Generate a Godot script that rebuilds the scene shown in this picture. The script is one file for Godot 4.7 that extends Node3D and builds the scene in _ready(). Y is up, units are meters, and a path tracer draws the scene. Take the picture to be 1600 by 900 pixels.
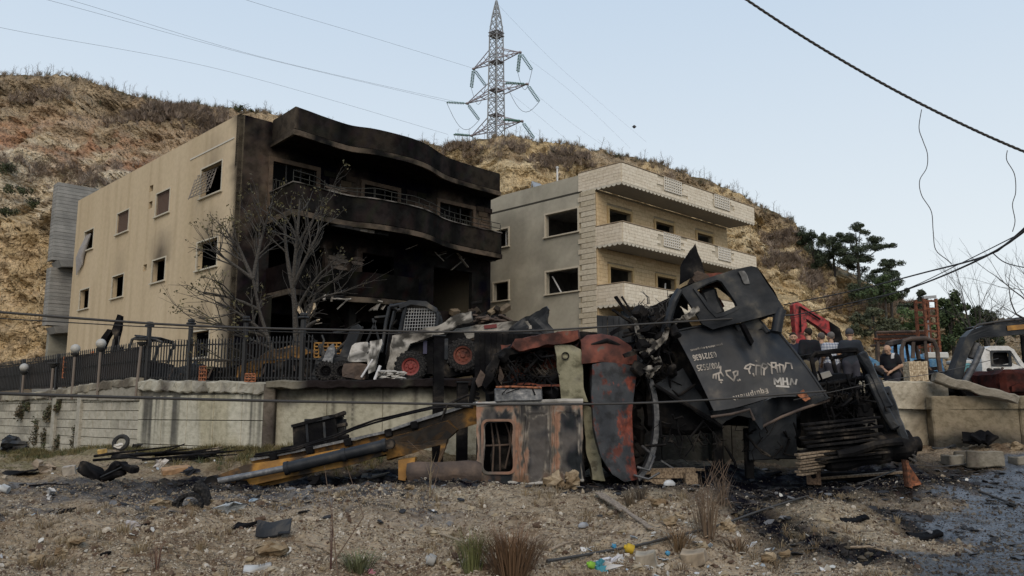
extends Node3D
# A burnt-out machinery yard under a cliff: two buildings, a retaining wall, wrecked machines, a pylon on the ridge.

const FOCAL := 1300.0            # focal length of the survey, in photo pixels
const EYE := 1.6
var pitch := atan(195.0 / 1300.0)
var taken := {}
var M := {}
var noise := FastNoiseLite.new()
var fine := FastNoiseLite.new()
var rng := RandomNumberGenerator.new()

# ---------------------------------------------------------------- helpers
func at(u: float, v: float, d: float) -> Vector3:       # survey: bearing u, elevation v, horizontal distance d -> world point
	var y := (450.0 - v) / FOCAL
	var t := d / (cos(pitch) - y * sin(pitch))
	return Vector3((u - 800.0) / FOCAL * t, EYE + (y * cos(pitch) + sin(pitch)) * t, -d)

func fb(x: float, y: float, z := 0.0) -> float:
	return noise.get_noise_3d(x, y, z)

func numbered(called: String, parent: Node) -> String:
	var key := str(parent.get_instance_id()) + called
	var k: int = taken.get(key, 0)
	taken[key] = k + 1
	return called if k == 0 else "%s_%03d" % [called, k]

func tag(o: Node, label := "", category := "", group := "", kind := "") -> Node:
	if label: o.set_meta("label", label)
	if category: o.set_meta("category", category)
	if group: o.set_meta("group", group)
	if kind: o.set_meta("kind", kind)
	return o

func base(called: String, where: Vector3, turn := 0.0, label := "", category := "", group := "") -> Node3D:
	var o := Node3D.new()
	o.name = numbered(called, self)
	add_child(o, true)
	o.position = where
	o.rotation.y = turn
	tag(o, label, category, group)
	return o

func build(b: Mb, called: String, mat: Material, parent: Node = self, label := "", category := "", group := "", kind := "") -> MeshInstance3D:
	var o := MeshInstance3D.new()
	o.name = numbered(called, parent)
	o.mesh = b.mesh(mat)
	parent.add_child(o, true)
	tag(o, label, category, group, kind)
	return o

func put(m: Mesh, called: String, xf: Transform3D, parent: Node = self, label := "", category := "", group := "") -> MeshInstance3D:
	var o := MeshInstance3D.new()
	o.name = numbered(called, parent)
	o.mesh = m
	o.transform = xf
	parent.add_child(o, true)
	tag(o, label, category, group)
	return o

func scatter(called: String, m: Mesh, xfs: Array, cols: Array, parent: Node = self, label := "", category := "") -> void:
	var mm := MultiMesh.new()
	mm.transform_format = MultiMesh.TRANSFORM_3D
	mm.use_colors = true
	mm.mesh = m
	mm.instance_count = xfs.size()
	for i in xfs.size():
		mm.set_instance_transform(i, xfs[i])
		mm.set_instance_color(i, cols[i])
	var o := MultiMeshInstance3D.new()
	o.name = numbered(called, parent)
	o.multimesh = mm
	parent.add_child(o, true)
	tag(o, label, category, "", "stuff")

func copy_thing(src: Node3D, where: Vector3, turn: float, label: String) -> Node3D:
	var c: Node3D = src.duplicate()
	c.name = numbered(String(src.name).get_slice("_0", 0), self)
	add_child(c, true)
	c.position = where
	c.rotation.y = turn
	c.set_meta("label", label)
	return c

class Mb:                                                # collects triangles for one mesh; outsides counter-clockwise
	var v := PackedVector3Array()
	var n := PackedVector3Array()
	var c := PackedColorArray()
	var uv := PackedVector2Array()
	var col := Color(1, 1, 1)
	var xf := Transform3D()
	func tri(p: Vector3, q: Vector3, r: Vector3) -> void:
		p = xf * p; q = xf * q; r = xf * r
		var w := (q - p).cross(r - p).normalized()
		v.append(p); v.append(r); v.append(q)
		for i in 3:
			n.append(w); c.append(col)
	func quad(p: Vector3, q: Vector3, r: Vector3, s: Vector3) -> void:
		tri(p, q, r); tri(p, r, s)
	func box(cen: Vector3, size: Vector3, bas := Basis(), bev := 0.0) -> void:
		var h := size * 0.5
		var keep := xf
		xf = xf * Transform3D(bas, cen)
		bev = min(bev, min(h.x, min(h.y, h.z)) * 0.9)
		for a in 3:
			var e1 := Vector3.ZERO; var e2 := Vector3.ZERO; var e0 := Vector3.ZERO
			e0[a] = 1; e1[(a + 1) % 3] = 1; e2[(a + 2) % 3] = 1
			var h0: float = h[a]; var h1: float = h[(a + 1) % 3] - bev; var h2: float = h[(a + 2) % 3] - bev
			for s in [1.0, -1.0]:
				var o: Vector3 = e0 * h0 * s
				var p := o - e1 * h1 - e2 * h2; var q := o + e1 * h1 - e2 * h2
				var r := o + e1 * h1 + e2 * h2; var t := o - e1 * h1 + e2 * h2
				if s > 0: quad(p, q, r, t)
				else: quad(p, t, r, q)
			if bev > 0.0:
				for s1 in [1.0, -1.0]:
					for s2 in [1.0, -1.0]:
						var l0 := h0 - bev
						var A: Vector3 = e1 * (h1 + bev) * s1 + e2 * h2 * s2
						var B: Vector3 = e1 * h1 * s1 + e2 * (h2 + bev) * s2
						if s1 * s2 > 0: quad(A - e0 * l0, A + e0 * l0, B + e0 * l0, B - e0 * l0)
						else: quad(B - e0 * l0, B + e0 * l0, A + e0 * l0, A - e0 * l0)
		if bev > 0.0:
			for sx in [1.0, -1.0]:
				for sy in [1.0, -1.0]:
					for sz in [1.0, -1.0]:
						var X := Vector3(h.x * sx, (h.y - bev) * sy, (h.z - bev) * sz)
						var Y := Vector3((h.x - bev) * sx, h.y * sy, (h.z - bev) * sz)
						var Z := Vector3((h.x - bev) * sx, (h.y - bev) * sy, h.z * sz)
						if sx * sy * sz > 0: tri(X, Y, Z)
						else: tri(X, Z, Y)
		xf = keep
	func bar(a: Vector3, b: Vector3, w: float, h: float, bev := 0.0) -> void:   # square bar from a to b
		var d := b - a
		if d.length() < 1e-5: return
		var z := d.normalized()
		var up := Vector3.UP if absf(z.y) < 0.95 else Vector3.RIGHT
		var x := up.cross(z).normalized()
		box((a + b) * 0.5, Vector3(w, h, d.length()), Basis(x, z.cross(x), z), bev)
	func tube(path: Array, rad, seg := 6, cap := true) -> void:
		var rings := []
		var m := path.size()
		var prev := Vector3.ZERO
		for i in m:
			var t: Vector3 = (path[min(i + 1, m - 1)] - path[max(i - 1, 0)])
			if t.length() < 1e-7: t = Vector3.UP
			t = t.normalized()
			var x := prev - t * prev.dot(t)
			if x.length() < 0.05: x = (Vector3.UP if absf(t.y) < 0.9 else Vector3.RIGHT).cross(t)
			x = x.normalized()
			prev = x
			var y := t.cross(x)
			var r: float = rad if (rad is float or rad is int) else rad[i]
			var ring := []
			for k in seg:
				var a := TAU * k / seg
				var dir := x * cos(a) + y * sin(a)
				ring.append([path[i] + dir * r, dir])
			rings.append(ring)
		for i in m - 1:
			for k in seg:
				var a = rings[i][k]; var b = rings[i][(k + 1) % seg]; var d = rings[i + 1][(k + 1) % seg]; var e = rings[i + 1][k]
				smooth_tri(a, b, d); smooth_tri(a, d, e)
		if cap and seg > 3:
			for k in range(1, seg - 1):
				tri(rings[0][0][0], rings[0][k + 1][0], rings[0][k][0])
				tri(rings[m - 1][0][0], rings[m - 1][k][0], rings[m - 1][k + 1][0])
	func smooth_tri(a, b, d) -> void:
		v.append(xf * a[0]); v.append(xf * d[0]); v.append(xf * b[0])
		n.append((xf.basis * a[1]).normalized()); n.append((xf.basis * d[1]).normalized()); n.append((xf.basis * b[1]).normalized())
		for i in 3: c.append(col)
	func lathe(prof: Array, seg := 16, where := Transform3D()) -> void:        # prof: Vector2(r, y), going up with the outside to the right
		var keep := xf
		xf = xf * where
		for i in prof.size() - 1:
			var p: Vector2 = prof[i]; var q: Vector2 = prof[i + 1]
			var dn := Vector2(q.y - p.y, p.x - q.x).normalized()
			for k in seg:
				var a := TAU * k / seg; var b := TAU * (k + 1) / seg
				var A := Vector3(cos(a), 0, -sin(a)); var B := Vector3(cos(b), 0, -sin(b))
				var nA := A * dn.x + Vector3.UP * dn.y; var nB := B * dn.x + Vector3.UP * dn.y
				var p0 := [A * p.x + Vector3.UP * p.y, nA]; var p1 := [B * p.x + Vector3.UP * p.y, nB]
				var q1 := [B * q.x + Vector3.UP * q.y, nB]; var q0 := [A * q.x + Vector3.UP * q.y, nA]
				if p.x > 1e-5: smooth_tri(p0, p1, q1)
				if q.x > 1e-5: smooth_tri(p0, q1, q0)
		xf = keep
	func prism(poly: Array, z0: float, z1: float) -> void:                     # outline in the local xy plane, pulled from z0 to z1 (z1 > z0)
		var P := PackedVector2Array(poly)
		var area := 0.0
		for i in P.size(): area += P[i].cross(P[(i + 1) % P.size()])
		if area < 0: P.reverse()
		var T := Geometry2D.triangulate_polygon(P)
		for i in range(0, T.size(), 3):
			var a := P[T[i]]; var b := P[T[i + 1]]; var d := P[T[i + 2]]
			if (b - a).cross(d - a) < 0:
				var s := b; b = d; d = s
			tri(Vector3(a.x, a.y, z1), Vector3(b.x, b.y, z1), Vector3(d.x, d.y, z1))
			tri(Vector3(a.x, a.y, z0), Vector3(d.x, d.y, z0), Vector3(b.x, b.y, z0))
		for i in P.size():
			var a := P[i]; var b := P[(i + 1) % P.size()]
			quad(Vector3(a.x, a.y, z0), Vector3(b.x, b.y, z0), Vector3(b.x, b.y, z1), Vector3(a.x, a.y, z1))
	func ring_plate(outer: Array, inner: Array, z0: float, z1: float) -> void: # a plate with a hole: equal point counts, both counter-clockwise
		var m := outer.size()
		var f := func(p: Vector2, z: float) -> Vector3: return Vector3(p.x, p.y, z)
		for i in m:
			var j := (i + 1) % m
			quad(f.call(outer[i], z1), f.call(outer[j], z1), f.call(inner[j], z1), f.call(inner[i], z1))
			quad(f.call(outer[j], z0), f.call(outer[i], z0), f.call(inner[i], z0), f.call(inner[j], z0))
			quad(f.call(outer[i], z0), f.call(outer[j], z0), f.call(outer[j], z1), f.call(outer[i], z1))
			quad(f.call(inner[j], z0), f.call(inner[i], z0), f.call(inner[i], z1), f.call(inner[j], z1))
	func rock(cen: Vector3, size: Vector3, nz: FastNoiseLite, seed_at: float, rough := 0.35, seg := 7, rows := 5) -> void:
		var pts := []
		for i in rows + 1:
			var row := []
			var th := PI * i / rows
			for k in seg:
				var a := TAU * k / seg + (i % 2) * PI / seg
				var d := Vector3(sin(th) * cos(a), cos(th), sin(th) * sin(a))
				var w := 1.0 + rough * 1.6 * nz.get_noise_3d(d.x * 22 + seed_at * 7.3, d.y * 22 + seed_at * 3.1, d.z * 22)
				w = round(w * 9.0) / 9.0 * 0.4 + w * 0.6
				row.append(cen + d * size * 0.5 * w)
			pts.append(row)
		for i in rows:
			for k in seg:
				var a = pts[i][k]; var b = pts[i][(k + 1) % seg]; var d = pts[i + 1][(k + 1) % seg]; var e = pts[i + 1][k]
				if i > 0: tri(a, b, d)
				if i < rows - 1: tri(a, d, e)
	func split(longest: float, times := 3) -> void:                            # cuts every edge longer than that in half
		for pass_ in times:
			var v2 := PackedVector3Array(); var c2 := PackedColorArray()
			var any := false
			for i in range(0, v.size(), 3):
				var p := [v[i], v[i + 1], v[i + 2]]
				var m := [null, null, null]
				for e in 3:
					var a: Vector3 = p[e]; var b: Vector3 = p[(e + 1) % 3]
					if a.distance_to(b) > longest: m[e] = (a + b) * 0.5; any = true
				var out := []
				var k := int(m[0] != null) + int(m[1] != null) + int(m[2] != null)
				if k == 0: out = p
				elif k == 3: out = [p[0], m[0], m[2], m[0], p[1], m[1], m[2], m[1], p[2], m[0], m[1], m[2]]
				else:
					var s := 0
					if k == 1:
						while m[s] == null: s += 1
						out = [p[s], m[s], p[(s + 2) % 3], m[s], p[(s + 1) % 3], p[(s + 2) % 3]]
					else:
						while m[s] != null: s += 1                                # edge s is whole
						var A = p[s]; var B = p[(s + 1) % 3]; var C = p[(s + 2) % 3]; var mb = m[(s + 1) % 3]; var mc = m[(s + 2) % 3]
						out = [A, B, mb, A, mb, mc, mc, mb, C]
				for q in out:
					v2.append(q); c2.append(c[i])
			v = v2; c = c2
			if not any: break
		flat()
	func flat() -> void:
		n.resize(v.size())
		for i in range(0, v.size(), 3):
			var w := (v[i + 2] - v[i]).cross(v[i + 1] - v[i]).normalized()
			n[i] = w; n[i + 1] = w; n[i + 2] = w
	func bend(f: Callable) -> void:
		for i in v.size(): v[i] = f.call(v[i])
		flat()
	func crumple(nz: FastNoiseLite, amp: float, freq: float, off := 0.0) -> void:
		for i in v.size():
			var p := v[i] * freq * 2.4
			v[i] += Vector3(nz.get_noise_3d(p.x + off, p.y, p.z), nz.get_noise_3d(p.x, p.y + 71 + off, p.z), nz.get_noise_3d(p.x, p.y, p.z + 133 + off)) * amp
		flat()
	func smooth(crease := 40.0) -> void:
		var by := {}
		for i in v.size():
			var key := Vector3i((v[i] * 2000.0).round())
			if by.has(key): by[key].append(i)
			else: by[key] = [i]
		var lim := cos(deg_to_rad(crease))
		var n2 := n.duplicate()
		for key in by:
			var L: Array = by[key]
			for i in L:
				var s := Vector3.ZERO
				for j in L:
					if n[i].dot(n[j]) > lim: s += n[j]
				if s.length() > 1e-6: n2[i] = s.normalized()
		n = n2
	func paint(f: Callable) -> void:
		for i in v.size(): c[i] = f.call(v[i])
	func mesh(mat: Material) -> ArrayMesh:
		var a := []
		a.resize(Mesh.ARRAY_MAX)
		a[Mesh.ARRAY_VERTEX] = v; a[Mesh.ARRAY_NORMAL] = n; a[Mesh.ARRAY_COLOR] = c
		if uv.size() == v.size() and uv.size() > 0: a[Mesh.ARRAY_TEX_UV] = uv
		var m := ArrayMesh.new()
		m.add_surface_from_arrays(Mesh.PRIMITIVE_TRIANGLES, a)
		m.surface_set_material(0, mat)
		return m

func V2(a: Array) -> Array:                              # [x, y, x, y ...] -> Vector2 list
	var out := []
	for i in range(0, a.size(), 2): out.append(Vector2(a[i], a[i + 1]))
	return out

func C(r: float, g: float, b: float) -> Color: return Color(r, g, b)

# ---------------------------------------------------------------- materials
func noise_bytes(size: int, freq: float, oct: int, seed_: int, type := FastNoiseLite.TYPE_SIMPLEX, stretch := 1) -> PackedByteArray:
	var f := FastNoiseLite.new()
	f.noise_type = type
	f.seed = seed_
	f.frequency = freq
	f.fractal_octaves = oct
	f.fractal_gain = 0.55
	var im := f.get_seamless_image(size / stretch if stretch > 1 else size, size)
	if stretch > 1: im.resize(size, size, Image.INTERPOLATE_CUBIC)
	im.convert(Image.FORMAT_L8)
	return im.get_data()

func tex(stops: Array, freq: float, oct: int, seed_: int, size := 256, type := FastNoiseLite.TYPE_SIMPLEX) -> ImageTexture:
	var d := noise_bytes(size, freq, oct, seed_, type)
	var g := Gradient.new()
	g.offsets = PackedFloat32Array(stops.map(func(s): return s[0]))
	g.colors = PackedColorArray(stops.map(func(s): return s[1].linear_to_srgb()))
	var lut := PackedByteArray()
	for i in 256:
		var k := g.sample(i / 255.0)
		lut.append(int(clamp(k.r, 0, 1) * 255)); lut.append(int(clamp(k.g, 0, 1) * 255)); lut.append(int(clamp(k.b, 0, 1) * 255))
	var out := PackedByteArray()
	out.resize(size * size * 3)
	for i in size * size:
		var k := d[i] * 3
		out[i * 3] = lut[k]; out[i * 3 + 1] = lut[k + 1]; out[i * 3 + 2] = lut[k + 2]
	return ImageTexture.create_from_image(Image.create_from_data(size, size, false, Image.FORMAT_RGB8, out))

var bumps := {}
func bump_tex(kind: String) -> ImageTexture:
	if not bumps.has(kind):
		var d: PackedByteArray
		match kind:
			"grit": d = noise_bytes(512, 0.03, 5, 71)
			"crack": d = noise_bytes(512, 0.014, 5, 72, FastNoiseLite.TYPE_CELLULAR)
			_: d = noise_bytes(256, 0.012, 4, 73)
		var s := int(sqrt(d.size()))
		bumps[kind] = ImageTexture.create_from_image(Image.create_from_data(s, s, false, Image.FORMAT_L8, d))
	return bumps[kind]

func mat(called: String, stops: Array, tile: float, rough: float, metal := 0.0, bump := 0.0, freq := 0.012, oct := 5, world := false, bump_kind := "soft", size := 256) -> StandardMaterial3D:
	var m := StandardMaterial3D.new()
	m.vertex_color_use_as_albedo = true
	m.roughness = rough
	m.metallic = metal
	m.uv1_triplanar = true
	m.uv1_world_triplanar = world
	m.uv1_scale = Vector3.ONE / tile
	if stops.size() == 1: m.albedo_color = stops[0].linear_to_srgb()
	else: m.albedo_texture = tex(stops, freq, oct, called.hash() % 1000, size)
	if bump > 0.0:
		m.heightmap_enabled = true
		m.heightmap_texture = bump_tex(bump_kind)
		m.heightmap_scale = bump
	M[called] = m
	return m

func plain(called: String, col: Color, rough := 0.7, metal := 0.0) -> StandardMaterial3D:
	var m := StandardMaterial3D.new()
	m.vertex_color_use_as_albedo = true
	m.albedo_color = col.linear_to_srgb()
	m.roughness = rough
	m.metallic = metal
	M[called] = m
	return m

func make_materials() -> void:
	mat("dirt", [[0.2, C(.50, .46, .43)], [0.42, C(.85, .83, .80)], [0.55, C(1, 1, 1)], [0.8, C(1.0, .97, .90)]], 1.6, 0.95, 0, 5.0, 0.02, 6, true, "grit", 512)
	mat("road", [[0.2, C(.35, .37, .40)], [0.45, C(.6, .63, .66)], [0.6, C(1, 1, 1)], [0.8, C(.8, .85, .9)]], 1.3, 0.5, 0, 5.0, 0.022, 6, true, "grit", 512)
	mat("stone_bits", [[0.2, C(.7, .68, .66)], [0.7, C(1, 1, 1)]], 0.5, 0.95, 0, 0, 0.02, 4, true)
	mat("cliff", [[0.2, C(.55, .52, .5)], [0.45, C(.85, .84, .82)], [0.6, C(1, 1, 1)], [0.85, C(1, .97, .92)]], 7.0, 0.95, 0, 60.0, 0.02, 6, true, "grit", 512)
	mat("concrete", [[0.2, C(.72, .72, .7)], [0.5, C(.92, .92, .92)], [0.8, C(1, 1, 1)]], 2.5, 0.9, 0, 1.2, 0.02, 5, true, "grit", 512)
	mat("board_concrete", [[0.2, C(.20, .195, .185)], [0.5, C(.245, .24, .225)], [0.8, C(.29, .28, .265)]], 4.0, 0.9, 0, 1.0, 0.008, 6, false, "grit")
	mat("plaster", [[0.15, C(.92, .92, .92)], [0.5, C(.97, .97, .97)], [0.8, C(1, 1, 1)]], 4.0, 0.92, 0, 0.2, 0.02, 5, false, "grit", 512)
	mat("soot_wall", [[0.2, C(.6, .6, .61)], [0.45, C(.85, .85, .85)], [0.62, C(1, 1, 1)], [0.85, C(1.0, .95, .9)]], 4.0, 0.9, 0, 1.0, 0.01, 7, false, "grit", 512)
	mat("stone", [[0.2, C(.84, .82, .8)], [0.5, C(.95, .95, .94)], [0.8, C(1, 1, 1)]], 1.5, 0.85, 0, 0.8, 0.02, 5, false, "grit")
	mat("char", [[0.2, C(.006, .006, .007)], [0.5, C(.011, .011, .012)], [0.68, C(.019, .018, .018)], [0.8, C(.04, .035, .031)], [0.92, C(.09, .075, .06)]], 2.6, 0.7, 0.0, 0.8, 0.006, 7, false, "grit", 512)
	mat("char_sheet", [[0.2, C(.014, .016, .02)], [0.5, C(.022, .025, .030)], [0.66, C(.032, .035, .04)], [0.78, C(.05, .05, .05)], [0.92, C(.11, .10, .085)]], 3.2, 0.42, 0.15, 0.25, 0.005, 7, false, "grit", 512)
	mat("burnt_paint", [[0.2, C(.78, .78, .78)], [0.5, C(.95, .94, .93)], [0.8, C(1, 1, 1)]], 1.6, 0.65, 0.1, 0.15, 0.012, 7, false, "grit", 512)
	mat("red_rust", [[0.2, C(.04, .022, .02)], [0.42, C(.095, .04, .032)], [0.6, C(.16, .058, .043)], [0.78, C(.21, .075, .053)], [0.9, C(.14, .12, .10)]], 2.2, 0.75, 0.1, 0.5, 0.006, 7, false, "grit", 512)
	mat("orange_scorch", [[0.2, C(.5, .5, .5)], [0.5, C(.9, .9, .9)], [0.8, C(1.1, 1.1, 1.1)]], 2.1, 0.55, 0.1, 0.3, 0.012, 7, false, "grit", 512)
	mat("olive", [[0.15, C(.08, .075, .045)], [0.35, C(.20, .19, .125)], [0.6, C(.27, .255, .175)], [0.8, C(.2, .19, .14)], [0.92, C(.10, .09, .06)]], 1.4, 0.75, 0.0, 0.5, 0.008, 7, false, "grit")
	mat("yellow", [[0.2, C(.03, .022, .015)], [0.34, C(.14, .07, .02)], [0.48, C(.33, .165, .03)], [0.65, C(.40, .205, .04)], [0.85, C(.25, .125, .03)]], 2.6, 0.55, 0.1, 0.3, 0.006, 7, false, "grit")
	mat("yellow_char", [[0.3, C(.014, .013, .013)], [0.46, C(.03, .026, .022)], [0.56, C(.09, .055, .025)], [0.7, C(.24, .125, .035)], [0.85, C(.05, .035, .025)]], 3.0, 0.6, 0.1, 0.4, 0.006, 7, false, "grit")
	mat("steel", [[0.2, C(.10, .105, .115)], [0.6, C(.16, .165, .175)], [0.8, C(.22, .22, .22)]], 0.8, 0.45, 0.4, 0.3, 0.02, 5)
	mat("ash_white", [[0.12, C(.06, .055, .05)], [0.26, C(.22, .21, .19)], [0.42, C(.36, .345, .32)], [0.8, C(.46, .45, .43)]], 2.4, 0.8, 0.0, 0.5, 0.008, 7, false, "grit")
	mat("white_paint", [[0.1, C(.45, .44, .42)], [0.4, C(.58, .58, .57)], [0.8, C(.64, .64, .64)]], 1.2, 0.5, 0.0, 0.0, 0.02, 5)
	mat("bark", [[0.2, C(.022, .02, .018)], [0.5, C(.05, .045, .04)], [0.8, C(.085, .077, .068)]], 0.5, 0.95, 0.0, 1.0, 0.03, 5)
	mat("wood", [[0.2, C(.14, .10, .07)], [0.5, C(.30, .23, .16)], [0.8, C(.40, .31, .22)]], 0.5, 0.9, 0.0, 1.5, 0.03, 5)
	mat("rubber", [[0.2, C(.012, .012, .013)], [0.6, C(.025, .025, .026)], [0.8, C(.06, .055, .05)]], 0.5, 0.85, 0.0, 1.0, 0.03, 5)
	mat("red_paint", [[0.25, C(.10, .012, .012)], [0.5, C(.30, .022, .025)], [0.8, C(.36, .035, .035)]], 1.5, 0.5, 0.1, 0.5, 0.02, 5)
	mat("orange_rust", [[0.2, C(.10, .045, .025)], [0.5, C(.26, .095, .045)], [0.8, C(.36, .14, .07)]], 0.7, 0.85, 0.1, 1.0, 0.02, 5)
	mat("rust_brown", [[0.2, C(.04, .03, .027)], [0.5, C(.085, .062, .05)], [0.8, C(.15, .105, .08)]], 1.8, 0.85, 0.1, 0.7, 0.008, 7, false, "grit")
	mat("blue_tarp", [[0.2, C(.04, .12, .25)], [0.5, C(.09, .24, .42)], [0.8, C(.2, .36, .5)]], 1.2, 0.6, 0.0, 2.0, 0.014, 5)
	mat("interior", [[0.2, C(.012, .012, .014)], [0.7, C(.03, .03, .033)]], 2.0, 0.95)
	mat("room_plaster", [[0.2, C(.30, .29, .28)], [0.7, C(.42, .41, .39)]], 2.0, 0.95)
	mat("pale_wood", [[0.2, C(.3, .22, .14)], [0.6, C(.5, .40, .27)], [0.8, C(.6, .5, .36)]], 0.6, 0.9, 0.0, 2.0, 0.02, 5)
	for k in ["char", "soot_wall", "interior", "dirt", "rubber", "concrete", "plaster", "cliff", "stone", "stone_bits"]: M[k].metallic_specular = .12
	M.char_sheet.metallic_specular = .3
	M.soot_wall.metallic_specular = .1
	M.burnt_paint.metallic_specular = .25
	M.orange_scorch.metallic_specular = .3
	M.red_rust.metallic_specular = .25
	M.yellow_char.metallic_specular = .25
	plain("red_wheel", C(.18, .026, .022), 0.6)
	mat("steel_dark", [[0.2, C(.05, .052, .058)], [0.6, C(.085, .088, .095)], [0.8, C(.13, .13, .135)]], 0.8, 0.5, 0.2, 0.3, 0.02, 5)
	plain("trim", C(.38, .34, .28), 0.7)
	plain("tint", C(1, 1, 1), 0.85)
	plain("black_iron", C(.02, .02, .021), 0.6, 0.2)
	plain("glass_dark", C(.008, .009, .011), 0.4)
	plain("galvanised", C(.30, .31, .32), 0.55, 0.3)
	plain("cable", C(.035, .032, .03), 0.7)
	plain("insulator", C(.10, .22, .19), 0.3)
	plain("lettering", C(.42, .38, .34), 0.8)
	plain("skin", C(1, 1, 1), 0.6)
	M.glass_dark.metallic_specular = .12
	var leaf := plain("leaf", C(1, 1, 1), 0.8)
	leaf.backlight = Color(.25, .25, .25)
	leaf.cull_mode = BaseMaterial3D.CULL_DISABLED

# ---------------------------------------------------------------- the ground
const GROUND_U := [-900, -300, 0, 200, 400, 600, 900, 1060, 1180, 1300, 1420, 1520, 1650, 1900, 2600]
const GROUND_D := [3.0, 8.0, 9.5, 11.0, 12.5, 14.0, 15.5, 17.0, 19.0, 21.0, 24.0, 28.0, 34.0, 45.0]
const GROUND_Y := [
	[-.1, -.1, -.1, -.1, -.1, -.1, -.1, -.1, -.1, -.1, -.1, -.1, -.1, -.1, -.1],
	[.0, .0, .0, .0, .0, .0, .02, .0, -.03, .0, .0, .0, .0, .0, .0],
	[.08, .08, .08, .10, .10, .06, .06, .05, -.04, .07, .03, .02, .02, .02, .02],
	[.16, .16, .17, .22, .20, .15, .14, .12, -.02, .20, .05, .03, .03, .03, .03],
	[.10, .10, .10, .14, .20, .24, .24, .22, .06, .28, .14, .06, .06, .06, .06],
	[.06, .06, .06, .08, .16, .33, .35, .29, .16, .30, .22, .13, .12, .12, .12],
	[.06, .06, .06, .08, .10, .20, .22, .14, .18, .22, .28, .25, .22, .2, .2],
	[.08, .08, .08, .1, .1, .13, .12, .12, .15, .2, .4, .4, .38, .3, .3],
	[.10, .10, .10, .2, .33, .38, .38, .38, .38, .43, .63, .62, .6, .5, .5],
	[.10, .10, .10, .35, .58, .66, .65, .62, .6, .65, .9, .92, .9, .8, .8],
	[.10, .10, .10, .5, .65, .7, .7, .7, .7, .75, .95, 1., 1., 1., 1.],
	[.06, .06, .08, .4, .6, .7, .7, .7, .7, .8, 1., 1.1, 1.1, 1.1, 1.1],
	[.02, .02, .03, .3, .6, .7, .7, .7, .7, .8, 1., 1.2, 1.2, 1.2, 1.2],
	[.0, .0, .0, .2, .6, .7, .7, .7, .7, .8, 1., 1.3, 1.3, 1.3, 1.3]]

func lookup(x: float, d: float) -> float:
	var u := 800.0 + 1300.0 * x / maxf(d, 0.5)
	var i := 0
	while i < GROUND_U.size() - 2 and u > GROUND_U[i + 1]: i += 1
	var j := 0
	while j < GROUND_D.size() - 2 and d > GROUND_D[j + 1]: j += 1
	var s: float = smoothstep(0.0, 1.0, clamp((u - GROUND_U[i]) / (GROUND_U[i + 1] - GROUND_U[i]), 0, 1))
	var t: float = smoothstep(0.0, 1.0, clamp((d - GROUND_D[j]) / (GROUND_D[j + 1] - GROUND_D[j]), 0, 1)) * 0.5 + 0.5 * clamp((d - GROUND_D[j]) / (GROUND_D[j + 1] - GROUND_D[j]), 0, 1)
	return lerp(lerp(GROUND_Y[j][i], GROUND_Y[j][i + 1], s), lerp(GROUND_Y[j + 1][i], GROUND_Y[j + 1][i + 1], s), t)

func ground_y(x: float, z: float) -> float:
	var r := road_share(x, z)
	var bumpy := 0.2 * fb(x * 9, z * 9, 3) + 0.1 * fb(x * 36, z * 36, 9) + 0.045 * fb(x * 120, z * 120, 2)
	return lookup(x, -z) + bumpy * (1.0 - 0.75 * r)

func road_share(x: float, z: float) -> float:            # the wet ash-covered road, coming in at the lower right
	var d := -z
	var e := 3.4 + .66 * (d - 8.5) + .9 * fb(x * 12, z * 12, 40)   # its left edge
	if d > 19.4: return 0.0
	return smoothstep(-.3, 0.8, x - e + .5 * fb(x * 40, z * 40, 41))

func soot_share(x: float, z: float) -> float:            # where the fire blackened the ground
	var d := -z
	var w := 0.25 * fb(x * 14, z * 14, 5) + 0.2 * fb(x * 45, z * 45, 6)
	var s := 0.0
	s = max(s, 1.0 - Vector2((x - 5.2) / 4.6, (d - 16.6) / 2.6).length() + 0.75 + w)       # under the right wrecks
	s = max(s, 1.0 - Vector2((x + 1.8) / 5.4, (d - 17.0) / 1.9).length() + 0.7 + w)       # under the excavator
	s = maxf(s, 1.25 + w * 1.5 - near(x, d, [3.5, 17.8, 3.64, 15.6, 3.5, 13.0, 3.5, 11.9, 3.4, 10.3, 3.6, 9.2, 4.4, 8.5]) / .5)   # the gully between the mounds
	s = maxf(s, 1.3 + w * 1.6 - near(x, d, [4.2, 17.6, 5.1, 15.6, 5.25, 13.0, 5.8, 11.9, 5.6, 11.2]) / .6)                # runoff beyond the right mound
	return clamp(s, 0.0, 1.0)

func near(x: float, d: float, L: Array) -> float:
	var best := 99.0
	for i in range(0, L.size() - 2, 2):
		best = minf(best, Vector2(x, d).distance_to(Geometry2D.get_closest_point_to_segment(Vector2(x, d), Vector2(L[i], L[i + 1]), Vector2(L[i + 2], L[i + 3]))))
	return best

func ash_share(x: float, z: float) -> float:             # grey streaks on the track at the left
	var d := -z
	var k := fb(x * 5 + d * 3, d * 55, 8) + 0.4 * fb(x * 30, d * 90, 2)
	var band: float = smoothstep(11.2, 12.6, d + x * .02) * (1.0 - smoothstep(16.0, 18.5, d)) * (1.0 - smoothstep(-2.2, -.4, x + .6 * (d - 13.0)))
	return clamp(band * (0.72 + k * 2.6), 0, .92)

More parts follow.
